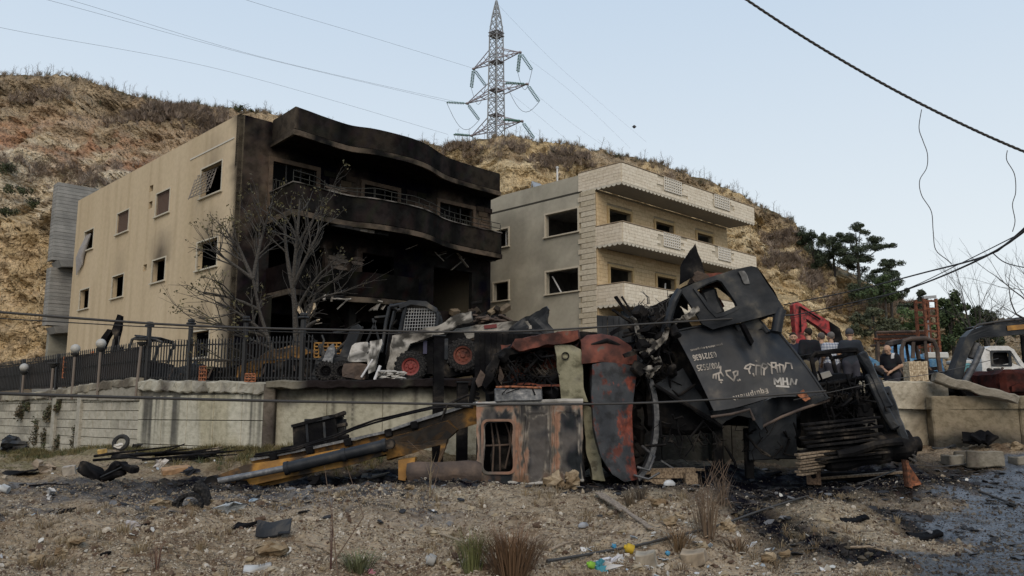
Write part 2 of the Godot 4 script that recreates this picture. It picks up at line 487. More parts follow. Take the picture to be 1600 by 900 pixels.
func ground_col(x: float, z: float) -> Color:
	var d := -z
	var a := fb(x * 8, z * 8, 30); var b := fb(x * 30, z * 30, 31); var f := fb(x * 100, z * 100, 32)
	var c := C(.255, .203, .145).lerp(C(.345, .285, .215), clamp(.5 + a * 1.2 + b * .6, 0, 1))
	c = c.lerp(C(.12, .08, .052), clamp(b * 1.5 + f * 1.1 - .1 - a * .6, 0, .8))
	c = c.lerp(C(.37, .315, .235).lerp(C(.30, .25, .18), clamp(.5 + f * 3 + b, 0, 1)), clamp(1.6 - Vector2((x - 4.35) / .75, (d - 11.9) / 2.4).length() * 1.3 + b, 0, 1) * .8)   # the pale gravel mound
	c = c.lerp(C(.39, .335, .25), clamp(exp(-pow((d - 13.6) / .9, 2.0)) * smoothstep(-4.2, -2.6, x) * smoothstep(2.9, 2.2, x) * (.55 + b * 1.5), 0, .8))
	if d > 19.0 and x < 0.0: c = c.lerp(C(.16, .15, .07), clamp((d - 19.0) * .3, 0, .55) * clamp(.6 + b * 2, 0, 1))
	c = c.lerp(C(.15, .15, .155).lerp(C(.035, .037, .043), clamp(fb(x * 9, d * 120, 18) * 2.4 + f * 1.5, 0, 1)), ash_share(x, z))
	c = c.lerp(C(.007, .007, .0085).lerp(C(.042, .045, .052), clamp(f * 2.4 + b * 1.2 - .12, 0, 1)), soot_share(x, z))
	return c

func road_col(x: float, z: float) -> Color:
	var b := fb(x * 22, z * 40, 51); var f := fb(x * 90, z * 120, 52); var a := fb(x * 6, z * 8, 53)
	var c := C(.115, .13, .155).lerp(C(.20, .215, .24), clamp(.4 + b * 1.5 + f, 0, 1))
	c = c.lerp(C(.028, .03, .036), clamp(a * 1.6 + f * 1.6 + b * .8 - .05, 0, .9))
	return c

func make_ground() -> void:
	var rows := 330
	var cols := 520
	var pos := PackedVector3Array(); var cg := PackedColorArray(); var cr := PackedColorArray(); var rs := PackedFloat32Array()
	for j in rows + 1:
		var d := 3.0 * pow(15.0, float(j) / rows)
		for i in cols + 1:
			var x: float = d * lerp(-1.05, 1.05, float(i) / cols)
			var r := road_share(x, -d)
			pos.append(Vector3(x, ground_y(x, -d), -d))
			var g := ground_col(x, -d); var k := road_col(x, -d)
			rs.append(r)
			cg.append(g.lerp(k, r)); cr.append(g.lerp(k, r))
	var nor := PackedVector3Array()
	nor.resize(pos.size())
	var w := cols + 1
	for j in rows + 1:
		for i in w:
			var l := pos[j * w + max(i - 1, 0)]; var r := pos[j * w + min(i + 1, cols)]
			var f := pos[max(j - 1, 0) * w + i]; var k := pos[min(j + 1, rows) * w + i]
			nor[j * w + i] = (r - l).cross(k - f).normalized()
	var idx := [PackedInt32Array(), PackedInt32Array()]
	for j in rows:
		for i in cols:
			var a := j * w + i
			var s := 1 if rs[a] + rs[a + 1] + rs[a + w] + rs[a + w + 1] > 2.0 else 0
			idx[s].append_array([a, a + w, a + 1, a + 1, a + w, a + w + 1])
	for s in 2:
		var arr := []
		arr.resize(Mesh.ARRAY_MAX)
		arr[Mesh.ARRAY_VERTEX] = pos; arr[Mesh.ARRAY_NORMAL] = nor; arr[Mesh.ARRAY_COLOR] = cg; arr[Mesh.ARRAY_INDEX] = idx[s]
		var m := ArrayMesh.new()
		m.add_surface_from_arrays(Mesh.PRIMITIVE_TRIANGLES, arr)
		m.surface_set_material(0, M.road if s else M.dirt)
		var o := MeshInstance3D.new()
		o.name = "road" if s else "ground"
		o.mesh = m
		add_child(o, true)
		o.set_meta("kind", "structure")
	# a plain sheet far out, so that the land reaches the horizon behind and beside the yard
	var far := Mb.new()
	far.col = C(.2, .165, .12)
	for q in [[-400, -48, 4], [48, 400, 4]]:
		far.quad(Vector3(q[0], -.2, 60), Vector3(q[1], -.2, 60), Vector3(q[1], -.2, -400), Vector3(q[0], -.2, -400))
	far.quad(Vector3(-48, -.2, 60), Vector3(48, -.2, 60), Vector3(48, -.2, -400), Vector3(-48, -.2, -400))
	build(far, "land", M.dirt, self, "", "", "", "structure")

# the terrace behind the retaining wall
const WALL := [[-2.6, 40.0, 2.1], [-22.5, 36.5, 2.15], [-20.9, 34.0, 2.25], [-9.99, 24.5, 2.64], [-6.26, 22.0, 2.42], [-1.73, 20.5, 2.5], [3.54, 20.0, 2.4], [6.75, 19.5, 2.25]]
func terrace_y(x: float, d: float) -> float:
	var y := lerpf(2.32, 1.85, smoothstep(2.5, 7.0, x))
	y += smoothstep(26.0, 60.0, d) * (1.2 if x < 0 else 1.6)
	y = lerpf(y, y - .15, smoothstep(8.2, 9.3, x))
	if x < -9: y = lerpf(y, 1.95 + smoothstep(26.0, 60.0, d) * 1.2, smoothstep(-9.0, -20.0, x))
	return y + 0.05 * fb(x * 10, d * 10, 77)

func wall_d(x: float) -> float:                          # where the terrace begins
	var P := [[-40.0, 51.0], [-20.9, 34.0], [-9.99, 24.5], [-6.26, 22.0], [-1.73, 20.5], [3.54, 20.0], [6.75, 19.5], [9.2, 20.0], [40.0, 20.0]]
	for i in P.size() - 1:
		if x <= P[i + 1][0]: return lerp(P[i][1], P[i + 1][1], clamp((x - P[i][0]) / (P[i + 1][0] - P[i][0]), 0, 1))
	return 20.0

func make_terrace() -> void:
	var b := Mb.new()
	var step := 0.6
	var nx := 130
	var nd := 80
	for i in nx:
		var x0 := -40.0 + i * step; var x1 := x0 + step
		for j in nd:
			var p := func(x: float, jj: int) -> Vector3:
				var d0 := wall_d(x) + 0.12
				var d := lerpf(d0, 70.0, pow(float(jj) / nd, 1.5))
				return Vector3(x, terrace_y(x, d), -d)
			var a: Vector3 = p.call(x0, j); var q: Vector3 = p.call(x1, j); var r: Vector3 = p.call(x1, j + 1); var s: Vector3 = p.call(x0, j + 1)
			b.quad(a, q, r, s)
	b.paint(func(p: Vector3) -> Color:
		var k := clampf(.6 + fb(p.x * 10, p.z * 10, 4) * 1.5, 0, 1)
		return C(.19, .16, .12).lerp(C(.02, .02, .022), k * (1.0 - smoothstep(34.0, 44.0, -p.z)) * smoothstep(-22.0, -9.0, p.x)))
	b.smooth(60)
	build(b, "terrace_ground", M.dirt, self, "", "", "", "structure")

# ---------------------------------------------------------------- the cliff
const RIDGE := [[-700, 60], [-300, 95], [0, 119], [60, 117], [130, 126], [200, 149], [270, 163], [330, 169], [390, 173], [480, 195], [600, 221], [700, 229], [740, 217], [790, 211], [860, 223], [930, 236], [1000, 248], [1060, 269], [1120, 289], [1180, 319], [1240, 347], [1268, 392], [1330, 428], [1380, 456], [1430, 478], [1500, 492], [1600, 502], [1900, 512], [2600, 520]]
var cliff_cols := []
func ridge_v(u: float) -> float:
	for i in RIDGE.size() - 1:
		if u <= RIDGE[i + 1][0]: return lerp(float(RIDGE[i][1]), float(RIDGE[i + 1][1]), clamp((u - RIDGE[i][0]) / float(RIDGE[i + 1][0] - RIDGE[i][0]), 0, 1))
	return 520.0

func cliff_point(u: float, t: float) -> Vector3:         # t 0 at the foot, 1 at the ridge, over 1 on the plateau behind
	var slack: float = smoothstep(1180.0, 1420.0, u)
	var foot := lerpf(58.0, 64.0, smoothstep(100.0, 700.0, u))
	var top: float = foot + lerpf(lerpf(19.0, 11.0, smoothstep(300.0, 900.0, u)), 14.0, slack)
	var crest := at(u, ridge_v(u), top)
	var ratio := crest.x / top
	var y0 := 1.5
	var q: float = t
	var g: float
	var le: float = 0.50 + 0.09 * fb(u * .12, 5, 1)         # the ledge
	if q < le: g = 0.22 * q / le
	elif q < le + .05: g = lerpf(.22, .45, (q - le) / .05)
	elif q <= 1.0: g = lerpf(.45, 1.0, (q - le - .05) / (1.0 - le - .05))
	else: g = 1.0
	g = lerpf(g, min(q, 1.0), slack * .6)
	var d := lerpf(foot, top, g)
	var y := lerpf(y0, crest.y, min(q, 1.0))
	if q > 1.0:
		d = top + (q - 1.0) * 130.0
		y = crest.y + (d - top) * (crest.y - EYE) / top * 0.9 * (1.0 if q < 1.28 else 0.98)
	return Vector3(ratio * d, y, -d)

func cliff_surface(u: float, t: float) -> Vector3:
	var p := cliff_point(u, t)
	var steep: float = 1.0 - smoothstep(.92, 1.02, t)
	var rid := 1.0 - absf(fb(p.x * 2.6, p.y * 1.3, 61)) * 2.4
	var w := 1.9 * fb(p.x * 2.2, p.y * 2.6, 60) + 0.9 * (rid - .5) + 0.8 * fb(p.x * 7, p.y * 9, 62) + 0.42 * fb(p.x * 22, p.y * 30, 63) + 0.16 * fb(p.x * 60, p.y * 90, 64) + 1.3 * fb(p.x * 9, p.y * 1.6, 67)
	var strata: float = 0.5 * (pingpong(p.y * 0.55 + fb(p.x * 3, p.y * 2, 65) * 1.6, 1.0) - .5)
	var wx := fb(p.x * 18, p.y * 18, 90) * 1.4; var wy := fb(p.x * 18, p.y * 18, 91) * 1.0
	w += 0.42 * fine.get_noise_3d(p.x * .5 + wx, p.y * .8 + wy, 0) + 0.2 * fine.get_noise_3d(p.x * 1.3 + wx, p.y * 2.2 + wy, 9)   # broken blocks and ledges of rock
	p.z += (w + strata) * steep
	p.y += (0.5 * fb(p.x * 14, p.z * 2, 66) + .25 * fb(p.x * 45, p.z * 3, 69)) * smoothstep(.8, 1.0, t)
	return p

func cliff_col(u: float, t: float, p: Vector3) -> Color:
	var a := fb(p.x * 4, p.y * 7, 80); var b := fb(p.x * 14, p.y * 18, 81); var f := fb(p.x * 45, p.y * 60, 82)
	var streak := fb(p.x * 22, p.y * 2.5, 83)
	var sand := C(.60, .465, .275).lerp(C(.72, .60, .40), clamp(.45 + a * 1.6 + b * .7, 0, 1))
	sand = sand.lerp(C(.32, .225, .125), clamp(a * 1.0 + b * .9 + f * .6 + streak * .9 - .22, 0, .75))
	var left: float = 1.0 - smoothstep(330.0, 560.0, u)
	# left part: red-brown earth above a cream band
	var q: float = t + .09 * a
	var earth := C(.46, .35, .24).lerp(C(.46, .25, .15), clamp(.3 + a * 2.2 + b, 0, 1)).lerp(C(.33, .29, .235), clamp(b * 1.3 + a * .8 + f * .4 - .05, 0, .75))
	var cream := C(.66, .555, .395).lerp(C(.76, .68, .54), clamp(.5 + a + streak, 0, 1)).lerp(C(.34, .25, .165), clamp(f * .7 + streak * 1.5 + b * .5 - .15, 0, .7))
	var l := cream.lerp(earth, smoothstep(.66, .74, q + .10 * b))
	l = l.lerp(C(.55, .42, .25).lerp(C(.68, .53, .34), clamp(.5 + b * 1.6, 0, 1)), 1.0 - smoothstep(.46, .54, q))
	l = l.lerp(C(.17, .125, .08), clamp(f * 1.3 + b * 1.5 - .25, 0, .7) * (1.0 - smoothstep(.5, .6, q)))
	var c := sand.lerp(l, left)
	# soil and dry roots under the crest
	var soil := C(.30, .24, .17).lerp(C(.45, .355, .24), clamp(.5 + b * 2, 0, 1))
	var depth := lerpf(.035, .13, left) + .22 * a + .10 * b
	c = c.lerp(soil, smoothstep(1.0 - depth - .05, 1.0 - depth + .05, t))
	c = c * (1.0 + .16 * fine.get_noise_3d(p.x * .9 + fb(p.x * 18, p.y * 18, 90), p.y * 1.5 + fb(p.x * 18, p.y * 18, 91), 4))
	if t > 1.0: c = C(.2, .155, .085)
	var slack: float = smoothstep(1310.0, 1430.0, u)
	c = c.lerp(C(.17, .135, .095).lerp(C(.3, .25, .19), clamp(.4 + a * 2 + b, 0, 1)), slack * .8)
	return c

func make_cliff() -> void:
	var nu := 620
	var nt := 150
	var pos := PackedVector3Array(); var col := PackedColorArray()
	for j in nt + 1:
		var t := 1.06 * float(j) / (nt - 10) if j <= nt - 10 else 1.06 + .34 * float(j - nt + 10) / 10.0
		for i in nu + 1:
			var u := lerpf(-420.0, 2100.0, float(i) / nu)
			var p := cliff_surface(u, t)
			pos.append(p)
			col.append(cliff_col(u, t, p))
	var w := nu + 1
	var nor := PackedVector3Array()
	nor.resize(pos.size())
	var idx := PackedInt32Array()
	for j in nt + 1:
		for i in w:
			var l := pos[j * w + max(i - 1, 0)]; var r := pos[j * w + min(i + 1, nu)]
			var f := pos[max(j - 1, 0) * w + i]; var k := pos[min(j + 1, nt) * w + i]
			nor[j * w + i] = (r - l).cross(k - f).normalized()
			if j < nt and i < nu:
				var a := j * w + i
				idx.append_array([a, a + w, a + 1, a + 1, a + w, a + w + 1])
	var arr := []
	arr.resize(Mesh.ARRAY_MAX)
	arr[Mesh.ARRAY_VERTEX] = pos; arr[Mesh.ARRAY_NORMAL] = nor; arr[Mesh.ARRAY_COLOR] = col; arr[Mesh.ARRAY_INDEX] = idx
	var m := ArrayMesh.new()
	m.add_surface_from_arrays(Mesh.PRIMITIVE_TRIANGLES, arr)
	m.surface_set_material(0, M.cliff)
	var o := MeshInstance3D.new()
	o.name = "cliff_hill"
	o.mesh = m
	add_child(o, true)
	o.set_meta("kind", "structure")

# ---------------------------------------------------------------- buildings
func wall_panel(b: Mb, x0: float, x1: float, y0: float, y1: float, holes: Array, thick: float, where: Transform3D, cell := 0.5) -> void:
	var keep := b.xf
	b.xf = where
	var xs := [x0, x1]; var ys := [y0, y1]
	for h in holes:
		for k in [h[0], h[1]]:
			if k > x0 and k < x1: xs.append(k)
		for k in [h[2], h[3]]:
			if k > y0 and k < y1: ys.append(k)
	for L in [xs, ys]:
		L.sort()
		var i := 0
		while i < L.size() - 1:
			if L[i + 1] - L[i] < 1e-4: L.remove_at(i + 1)
			elif L[i + 1] - L[i] > cell * 1.01: L.insert(i + 1, L[i] + cell)
			else: i += 1
			if i < L.size() - 1 and L[i + 1] - L[i] <= cell * 1.01 and L[i + 1] - L[i] >= 1e-4: pass
	var hit := func(x: float, y: float) -> bool:
		for h in holes:
			if x > h[0] and x < h[1] and y > h[2] and y < h[3]: return true
		return false
	for i in xs.size() - 1:
		for j in ys.size() - 1:
			if hit.call((xs[i] + xs[i + 1]) * .5, (ys[j] + ys[j + 1]) * .5): continue
			var a := Vector3(xs[i], ys[j], 0); var c := Vector3(xs[i + 1], ys[j + 1], 0)
			b.quad(a, Vector3(c.x, a.y, 0), c, Vector3(a.x, c.y, 0))
			b.quad(Vector3(c.x, a.y, -thick), Vector3(a.x, a.y, -thick), Vector3(a.x, c.y, -thick), Vector3(c.x, c.y, -thick))
	for h in holes + [[x0, x1, y0, y1]]:
		var outer: bool = h[0] == x0 and h[1] == x1 and h[2] == y0 and h[3] == y1
		var P := [Vector3(h[0], h[2], 0), Vector3(h[1], h[2], 0), Vector3(h[1], h[3], 0), Vector3(h[0], h[3], 0)]
		for k in 4:
			var p: Vector3 = P[k]; var q: Vector3 = P[(k + 1) % 4]
			var e := Vector3(0, 0, -thick)
			if outer: b.quad(p, p + e, q + e, q)
			else: b.quad(p, q, q + e, p + e)
	b.xf = keep

func side_xf(x := 0.0) -> Transform3D:                   # local panel on the -x side: panel x runs to the front, outside to -x
	return Transform3D(Basis(Vector3(0, 0, 1), Vector3(0, 1, 0), Vector3(-1, 0, 0)), Vector3(x, 0, 0))

func window_frame(parent: Node, called: String, x0: float, x1: float, y0: float, y1: float, where: Transform3D, w: float, depth: float, m: Material, col: Color, sill := true) -> MeshInstance3D:
	var b := Mb.new()
	b.xf = where
	b.col = col
	b.box(Vector3((x0 + x1) * .5, y1 + w * .5, 0), Vector3(x1 - x0 + w * 2, w, depth))
	b.box(Vector3(x0 - w * .5, (y0 + y1) * .5, 0), Vector3(w, y1 - y0, depth))
	b.box(Vector3(x1 + w * .5, (y0 + y1) * .5, 0), Vector3(w, y1 - y0, depth))
	var o := build(b, called, m, parent)
	if sill:
		var s := Mb.new()
		s.xf = where
		s.col = col
		s.box(Vector3((x0 + x1) * .5, y0 - .04, .03), Vector3(x1 - x0 + w * 2 + .1, .08, depth + .08), Basis(), .01)
		build(s, "sill", m, o)
	return o

func bars(b: Mb, x0: float, x1: float, y0: float, y1: float, z: float, n: int, where: Transform3D, r := 0.02) -> void:
	var keep := b.xf
	b.xf = where
	for i in n:
		var x := lerpf(x0, x1, (i + .5) / n)
		b.box(Vector3(x, (y0 + y1) * .5, z), Vector3(r, y1 - y0, r))
	b.box(Vector3((x0 + x1) * .5, y0 + r, z), Vector3(x1 - x0, r, r * 1.2))
	b.box(Vector3((x0 + x1) * .5, y1 - r, z), Vector3(x1 - x0, r, r * 1.2))
	b.xf = keep

func slab_edge(b: Mb, plan: Array, y0: float, y1: float, t: float) -> void:  # an upstand following a plan outline [Vector2(x, z)], thickness inward
	var m := plan.size()
	var inner := []
	for i in m:
		var d: Vector2 = (plan[min(i + 1, m - 1)] - plan[max(i - 1, 0)]).normalized()
		var nn := Vector2(d.y, -d.x)
		inner.append(plan[i] + nn * t)
	for i in m - 1:
		var a: Vector2 = plan[i]; var c: Vector2 = plan[i + 1]; var e: Vector2 = inner[i]; var f: Vector2 = inner[i + 1]
		var steps := 3
		for k in steps:
			var ya := lerpf(y0, y1, float(k) / steps); var yb := lerpf(y0, y1, float(k + 1) / steps)
			b.quad(Vector3(a.x, ya, a.y), Vector3(c.x, ya, c.y), Vector3(c.x, yb, c.y), Vector3(a.x, yb, a.y))
			b.quad(Vector3(f.x, ya, f.y), Vector3(e.x, ya, e.y), Vector3(e.x, yb, e.y), Vector3(f.x, yb, f.y))
		b.quad(Vector3(a.x, y1, a.y), Vector3(c.x, y1, c.y), Vector3(f.x, y1, f.y), Vector3(e.x, y1, e.y))
		b.quad(Vector3(e.x, y0, e.y), Vector3(f.x, y0, f.y), Vector3(c.x, y0, c.y), Vector3(a.x, y0, a.y))
	for k in [0, m - 1]:
		var a: Vector2 = plan[k]; var e: Vector2 = inner[k]
		var q := [Vector3(e.x, y0, e.y), Vector3(a.x, y0, a.y), Vector3(a.x, y1, a.y), Vector3(e.x, y1, e.y)]
		if k == 0: b.quad(q[0], q[1], q[2], q[3])
		else: b.quad(q[1], q[0], q[3], q[2])

func floor_plate(b: Mb, plan: Array, y0: float, y1: float) -> void:          # horizontal slab with the plan outline (x, z), closed along z = 0
	var P := []
	for p in plan: P.append(Vector2(p.x, -p.y))
	var keep := b.xf
	b.xf = b.xf * Transform3D(Basis(Vector3(1, 0, 0), Vector3(0, 0, -1), Vector3(0, 1, 0)), Vector3(0, 0, 0))
	b.prism(P, y0, y1)
	b.xf = keep

func curve(plan: Array, n: int) -> Array:                # smooths a plan outline
	var c := Curve2D.new()
	for i in plan.size():
		var t: Vector2 = (plan[min(i + 1, plan.size() - 1)] - plan[max(i - 1, 0)]) / 6.0
		c.add_point(plan[i], -t, t)
	var out := []
	var L := c.get_baked_length()
	for i in n + 1: out.append(c.sample_baked(L * i / n, true))
	return out

func soot_paint(p: Vector3) -> Color:                    # the burnt front: black near openings, brown where the soot is thin
	var k := .5 + fb(p.x * 9, p.y * 9, p.z * 9) * 1.3 + .5 * fb(p.x * 30, p.y * 12, p.z * 30)
	var c := C(.008, .008, .0095).lerp(C(.022, .02, .019), clamp(k, 0, 1))
	return c

func make_burnt_building() -> void:
	var o := base("apartment_building", Vector3(-12.12, 0, -35.5), deg_to_rad(44.5), "three storey tan building with its wavy balconied front burnt black", "building")
	var W := 15.3
	var L := 21.6
	var top := 14.78
	var sx := side_xf()
	# the tan side
	var holes := []
	for h in [[1.46, 3.62, 11.54, 12.95], [7.2, 8.9, 11.56, 12.75], [12.65, 14.4, 11.47, 12.65], [18.2, 19.8, 11.27, 12.46], [1.5, 3.6, 8.1, 9.4], [7.23, 8.85, 8.1, 9.24], [12.75, 14.45, 7.85, 9.07], [18.17, 19.8, 7.7, 8.87], [1.85, 3.75, 4.06, 5.24], [9.5, 9.98, 13.08, 13.42], [9.46, 9.94, 12.17, 12.55], [9.66, 10.12, 8.88, 9.22], [12.2, 13.8, 4.0, 5.1]]:
		holes.append([-h[1], -h[0], h[2], h[3]])
	var b := Mb.new()
	wall_panel(b, -L, 0, 0.5, top, holes, 0.25, sx, 0.3)
	b.paint(func(p: Vector3) -> Color:
		var s := -p.z
		var c := C(.55, .45, .315).lerp(C(.49, .395, .268), clamp(.5 + fb(s * 8, p.y * 1.0, 3) * 1.1, 0, 1))
		c = c.lerp(C(.37, .29, .19), clamp(fb(s * 90, p.y * 2, 4) * 1.2 - .15, 0, .45))
		var w := .2 * fb(s * 12, p.y * 12, 8)
		# smoke stains above and beside the burnt openings
		for q in [[8.0, 9.3, 1.5, 1.0], [2.6, 9.5, 1.5, .75], [13.6, 9.15, 1.0, .4], [2.5, 13.0, 1.3, .5], [2.8, 5.3, 1.3, .7]]:
			var dy: float = p.y - q[1]
			if dy > -.3:
				var k: float = maxf(1.0 - absf(s - q[0]) / (q[2] * (1.0 + maxf(dy, 0) * .25)), 0) * clampf(1.0 - dy / 1.7, 0, 1) * (1.0 + w * 2)
				c = c.lerp(C(.06, .05, .045), clamp(k * q[3], 0, .8))
		var corner: float = smoothstep(.9, -.1, s + .5 * fb(p.y * 12, 3) + .35 * fb(p.y * 45, 9) - (0.35 if p.y < 10.0 else 0.0))
		c = c.lerp(C(.05, .045, .042), corner * .75)
		if p.y < 4.6 and s > 19.3: c = c.lerp(C(.02, .02, .02), clamp(1.0 - absf(s - 20.8) * .9 + w * 2, 0, 1))
		return c)
	build(b, "side_wall", M.plaster, o)
	var seam := Mb.new()
	seam.xf = sx
	seam.col = C(.55, .52, .46)
	seam.box(Vector3(-2.7, 13.76, .012), Vector3(4.6, .07, .03))
	build(seam, "pale_seam", M.plaster, o)
	for i in range(0, 9):
		var h: Array = holes[i]
		var f := window_frame(o, "window", h[0], h[1], h[2], h[3], sx, .07, .09, M.plaster, C(.5, .46, .38))
		if i in [1, 2]:
			var g := Mb.new()
			g.col = C(.12, .08, .065)
			bars(g, h[0], h[1], h[2], h[3], -.05, 11, sx, .035)
			build(g, "window_bars", M.tint, f)
			var s := Mb.new(); s.xf = sx; s.col = C(.09, .06, .05)
			s.box(Vector3((h[0] + h[1]) * .5, (h[2] + h[3]) * .5, -.16), Vector3(h[1] - h[0], h[3] - h[2], .03))
			build(s, "shutter", M.tint, f)
		if i == 0:                                             # a torn-off grille leaning out of the window
			var g := Mb.new()
			g.col = C(.2, .18, .16)
			var lean := sx * Transform3D(Basis(Vector3(0, 0, 1), .12) * Basis(Vector3(1, 0, 0), -.35) * Basis(Vector3(0, 1, 0), .15), Vector3(-2.95, 12.15, .16))
			bars(g, -.95, .75, -.65, .7, 0, 7, lean, .022)
			bars(g, -.6, .6, -.75, .95, 0.01, 6, lean * Transform3D(Basis(Vector3(0, 0, 1), PI / 2 + .12), Vector3.ZERO), .022)
			build(g, "torn_grille", M.tint, f)
		if i == 3:                                             # a curtain blown out over the sill
			var g := Mb.new()
			g.xf = sx
			for k in 5:
				var x: float = h[0] - .5 + k * .17
				g.tube([Vector3(x + .55, 12.3, -.1), Vector3(x + .4, 11.4, .12), Vector3(x + .1, 10.9, .16), Vector3(x - .1 + .05 * k, 9.9 + .12 * k, .12)], [.05, .12, .14, .03], 6)
			g.col = C(.4, .39, .38)
			g.paint(func(_p): return C(.30, .29, .29))
			build(g, "blown_curtain", M.stone, f)
	# the burnt front wall
	b = Mb.new()
	var fh := [[1.68, 3.95, 10.4, 12.95], [6.66, 8.7, 10.4, 12.85], [11.5, 13.9, 10.4, 12.8], [1.7, 4.6, 6.95, 9.3], [6.7, 8.6, 6.95, 9.4], [11.2, 13.9, 6.95, 9.25], [1.2, 5.0, 2.0, 6.0], [5.6, 9.4, 2.0, 6.0], [10.0, 14.3, 2.0, 6.0]]
	wall_panel(b, 0, W, 0.5, top, fh, 0.25, Transform3D(), 0.3)
	b.paint(func(p: Vector3) -> Color:
		var w := fb(p.x * 7, p.y * 7, 21); var f := fb(p.x * 30, p.y * 30, 22)
		var c := C(.007, .007, .008).lerp(C(.02, .018, .0175), clamp(.5 + w * 1.5 + f, 0, 1))
		var bare := 0.0                                        # where the cladding still shows through the smoke
		if p.y > 10.2 and p.y < 13.4 and p.x > 1.2: bare = clamp(.55 - absf(p.y - 11.9) * .42 + w * .7 + f * .4, 0, .75)
		if p.y > 8.1 and p.y < 9.6 and p.x > 4.4 and p.x < 6.7: bare = clamp(.25 + f * 1.5 + w, 0, .6)
		c = c.lerp(C(.14, .105, .08), bare)
		if p.x < 1.5 and p.y > 9.0: c = c.lerp(C(.07, .055, .046), clamp(.35 + f + w * .8, 0, .8))
		if p.x < .35: c = c.lerp(C(.2, .165, .12), clamp(.25 + f * 1.5, 0, .6) * smoothstep(.35, .0, p.x))
		return c)
	build(b, "burnt_front_wall", M.soot_wall, o)
	# courses of cladding left on the top floor, with their joints
	var cl := Mb.new()
	rng.seed = 5
	for r in 9:
		var y := 10.4 + r * .3
		var x := 1.3 - (.3 if r % 2 else 0.0)
		while x < 14.9:
			var wd := rng.randf_range(.5, .7)
			var ok := x > 1.15
			for h in fh:
				if x + wd > h[0] - .22 and x < h[1] + .22 and y + .3 > h[2] and y < h[3] + .25: ok = false
			if ok and rng.randf() > .06:
				var k := clampf(.62 - absf(y - 11.7) * .36 + fb(x * 7, y * 7, 21) * .7, 0.05, .85)
				cl.col = C(.012, .0115, .012).lerp(C(.22, .16, .115), k * rng.randf_range(.55, .95))
				cl.box(Vector3(x + wd * .5, y + .15, .02), Vector3(wd - .025, .275, .05 + rng.randf() * .012), Basis(), .008)
			x += wd
	build(cl, "scorched_cladding", M.soot_wall, o, "", "", "", "stuff")
	for h in [fh[0], fh[1], fh[2]]:
		var f := window_frame(o, "balcony_door", h[0], h[1], h[2], h[3], Transform3D(Basis(), Vector3(0, 0, .03)), .2, .12, M.soot_wall, C(.115, .09, .07), false)
		var g := Mb.new()
		g.col = C(.02, .02, .022)
		for k in 4: g.box(Vector3(lerp(h[0], h[1], k / 3.0), (h[2] + h[3]) * .5, -.12), Vector3(.06, h[3] - h[2], .06))
		g.box(Vector3((h[0] + h[1]) * .5, h[2] + 1.2, -.12), Vector3(h[1] - h[0], .05, .05))
		build(g, "metal_frame", M.tint, f)
		var p := Mb.new(); p.col = C(.06, .065, .075)
		p.box(Vector3(h[0] + (h[1] - h[0]) * .3, (h[2] + h[3]) * .5, -.14), Vector3((h[1] - h[0]) * .55, h[3] - h[2] - .1, .015))
		build(p, "pane", M.glass_dark, f)
	# carved relief stones beside the doors
	var rel := Mb.new()
	for q in [[5.1, 12.2, .7], [5.6, 8.75, 1.4]]:
		for k in 7:
			rel.col = C(.16, .12, .095).lerp(C(.26, .23, .2), rng.randf())
			rel.rock(Vector3(q[0] + rng.randf_range(-.6, .6) * q[2], q[1] + rng.randf_range(-.28, .28) * q[2], .06), Vector3(.7, .22, .14), noise, k, .3, 7, 5)
	build(rel, "peeling_stone", M.soot_wall, o, "", "", "", "stuff")
	# back and far side, roof slab, floors, inside walls
	b = Mb.new()
	b.col = C(.3, .25, .18)
	b.box(Vector3(W - .125, 7.5, -L * .5), Vector3(.25, 14, L - .3))
	b.box(Vector3(W * .5, 7.5, -L + .125), Vector3(W - .6, 14, .25))
	build(b, "rear_wall", M.plaster, o)
	b = Mb.new()
	b.box(Vector3(W * .5, 13.8, -L * .5), Vector3(W - .52, .22, L - .52))
	build(b, "roof", M.soot_wall, o)
	b = Mb.new()
	for y in [10.3, 6.85]: b.box(Vector3(W * .5, y - .1, -L * .5), Vector3(W - .54, .2, L - .54))
	b.box(Vector3(W * .5, 2.3, -L * .5), Vector3(W - .54, .2, L - .54))
	build(b, "floor_slab", M.interior, o)
	b = Mb.new()
	b.box(Vector3(W * .5, 8.0, -5.2), Vector3(W - .6, 11.2, .15))
	b.box(Vector3(4.6, 8.0, -L * .5 - 2.6), Vector3(.15, 11.2, L - 5.8))
	for x in [5.2, 9.9]: b.box(Vector3(x, 8.0, -2.7), Vector3(.15, 11.2, 4.8))
	for z in [-6.6, -11.0, -16.6]: b.box(Vector3(2.4, 8.0, z), Vector3(4.2, 11.2, .15))
	build(b, "inner_wall", M.interior, o)
	# the wavy roof edge and balconies
	var w0 := curve(V2([1.6, .02, 1.42, 2.35, 2.2, 2.25, 3.1, 2.1, 4.5, 2.0, 5.5, 2.35, 6.7, 2.5, 7.8, 2.5, 8.9, 2.25, 10.7, 1.45, 12.5, 1.2, 14.9, 1.12]), 60)
	w0 = V2([1.6, .02]) + curve(V2([1.42, 2.35, 2.2, 2.25, 3.1, 2.1, 4.5, 2.0, 5.5, 2.35, 6.7, 2.5, 7.8, 2.5, 8.9, 2.25, 10.7, 1.45, 12.5, 1.2, 14.95, 1.12]), 48) + V2([15.2, .02])
	var levels := [[13.78, 14.86, "roof_parapet", 0], [10.2, 11.42, "balcony", 0], [6.75, 7.95, "balcony", 1]]
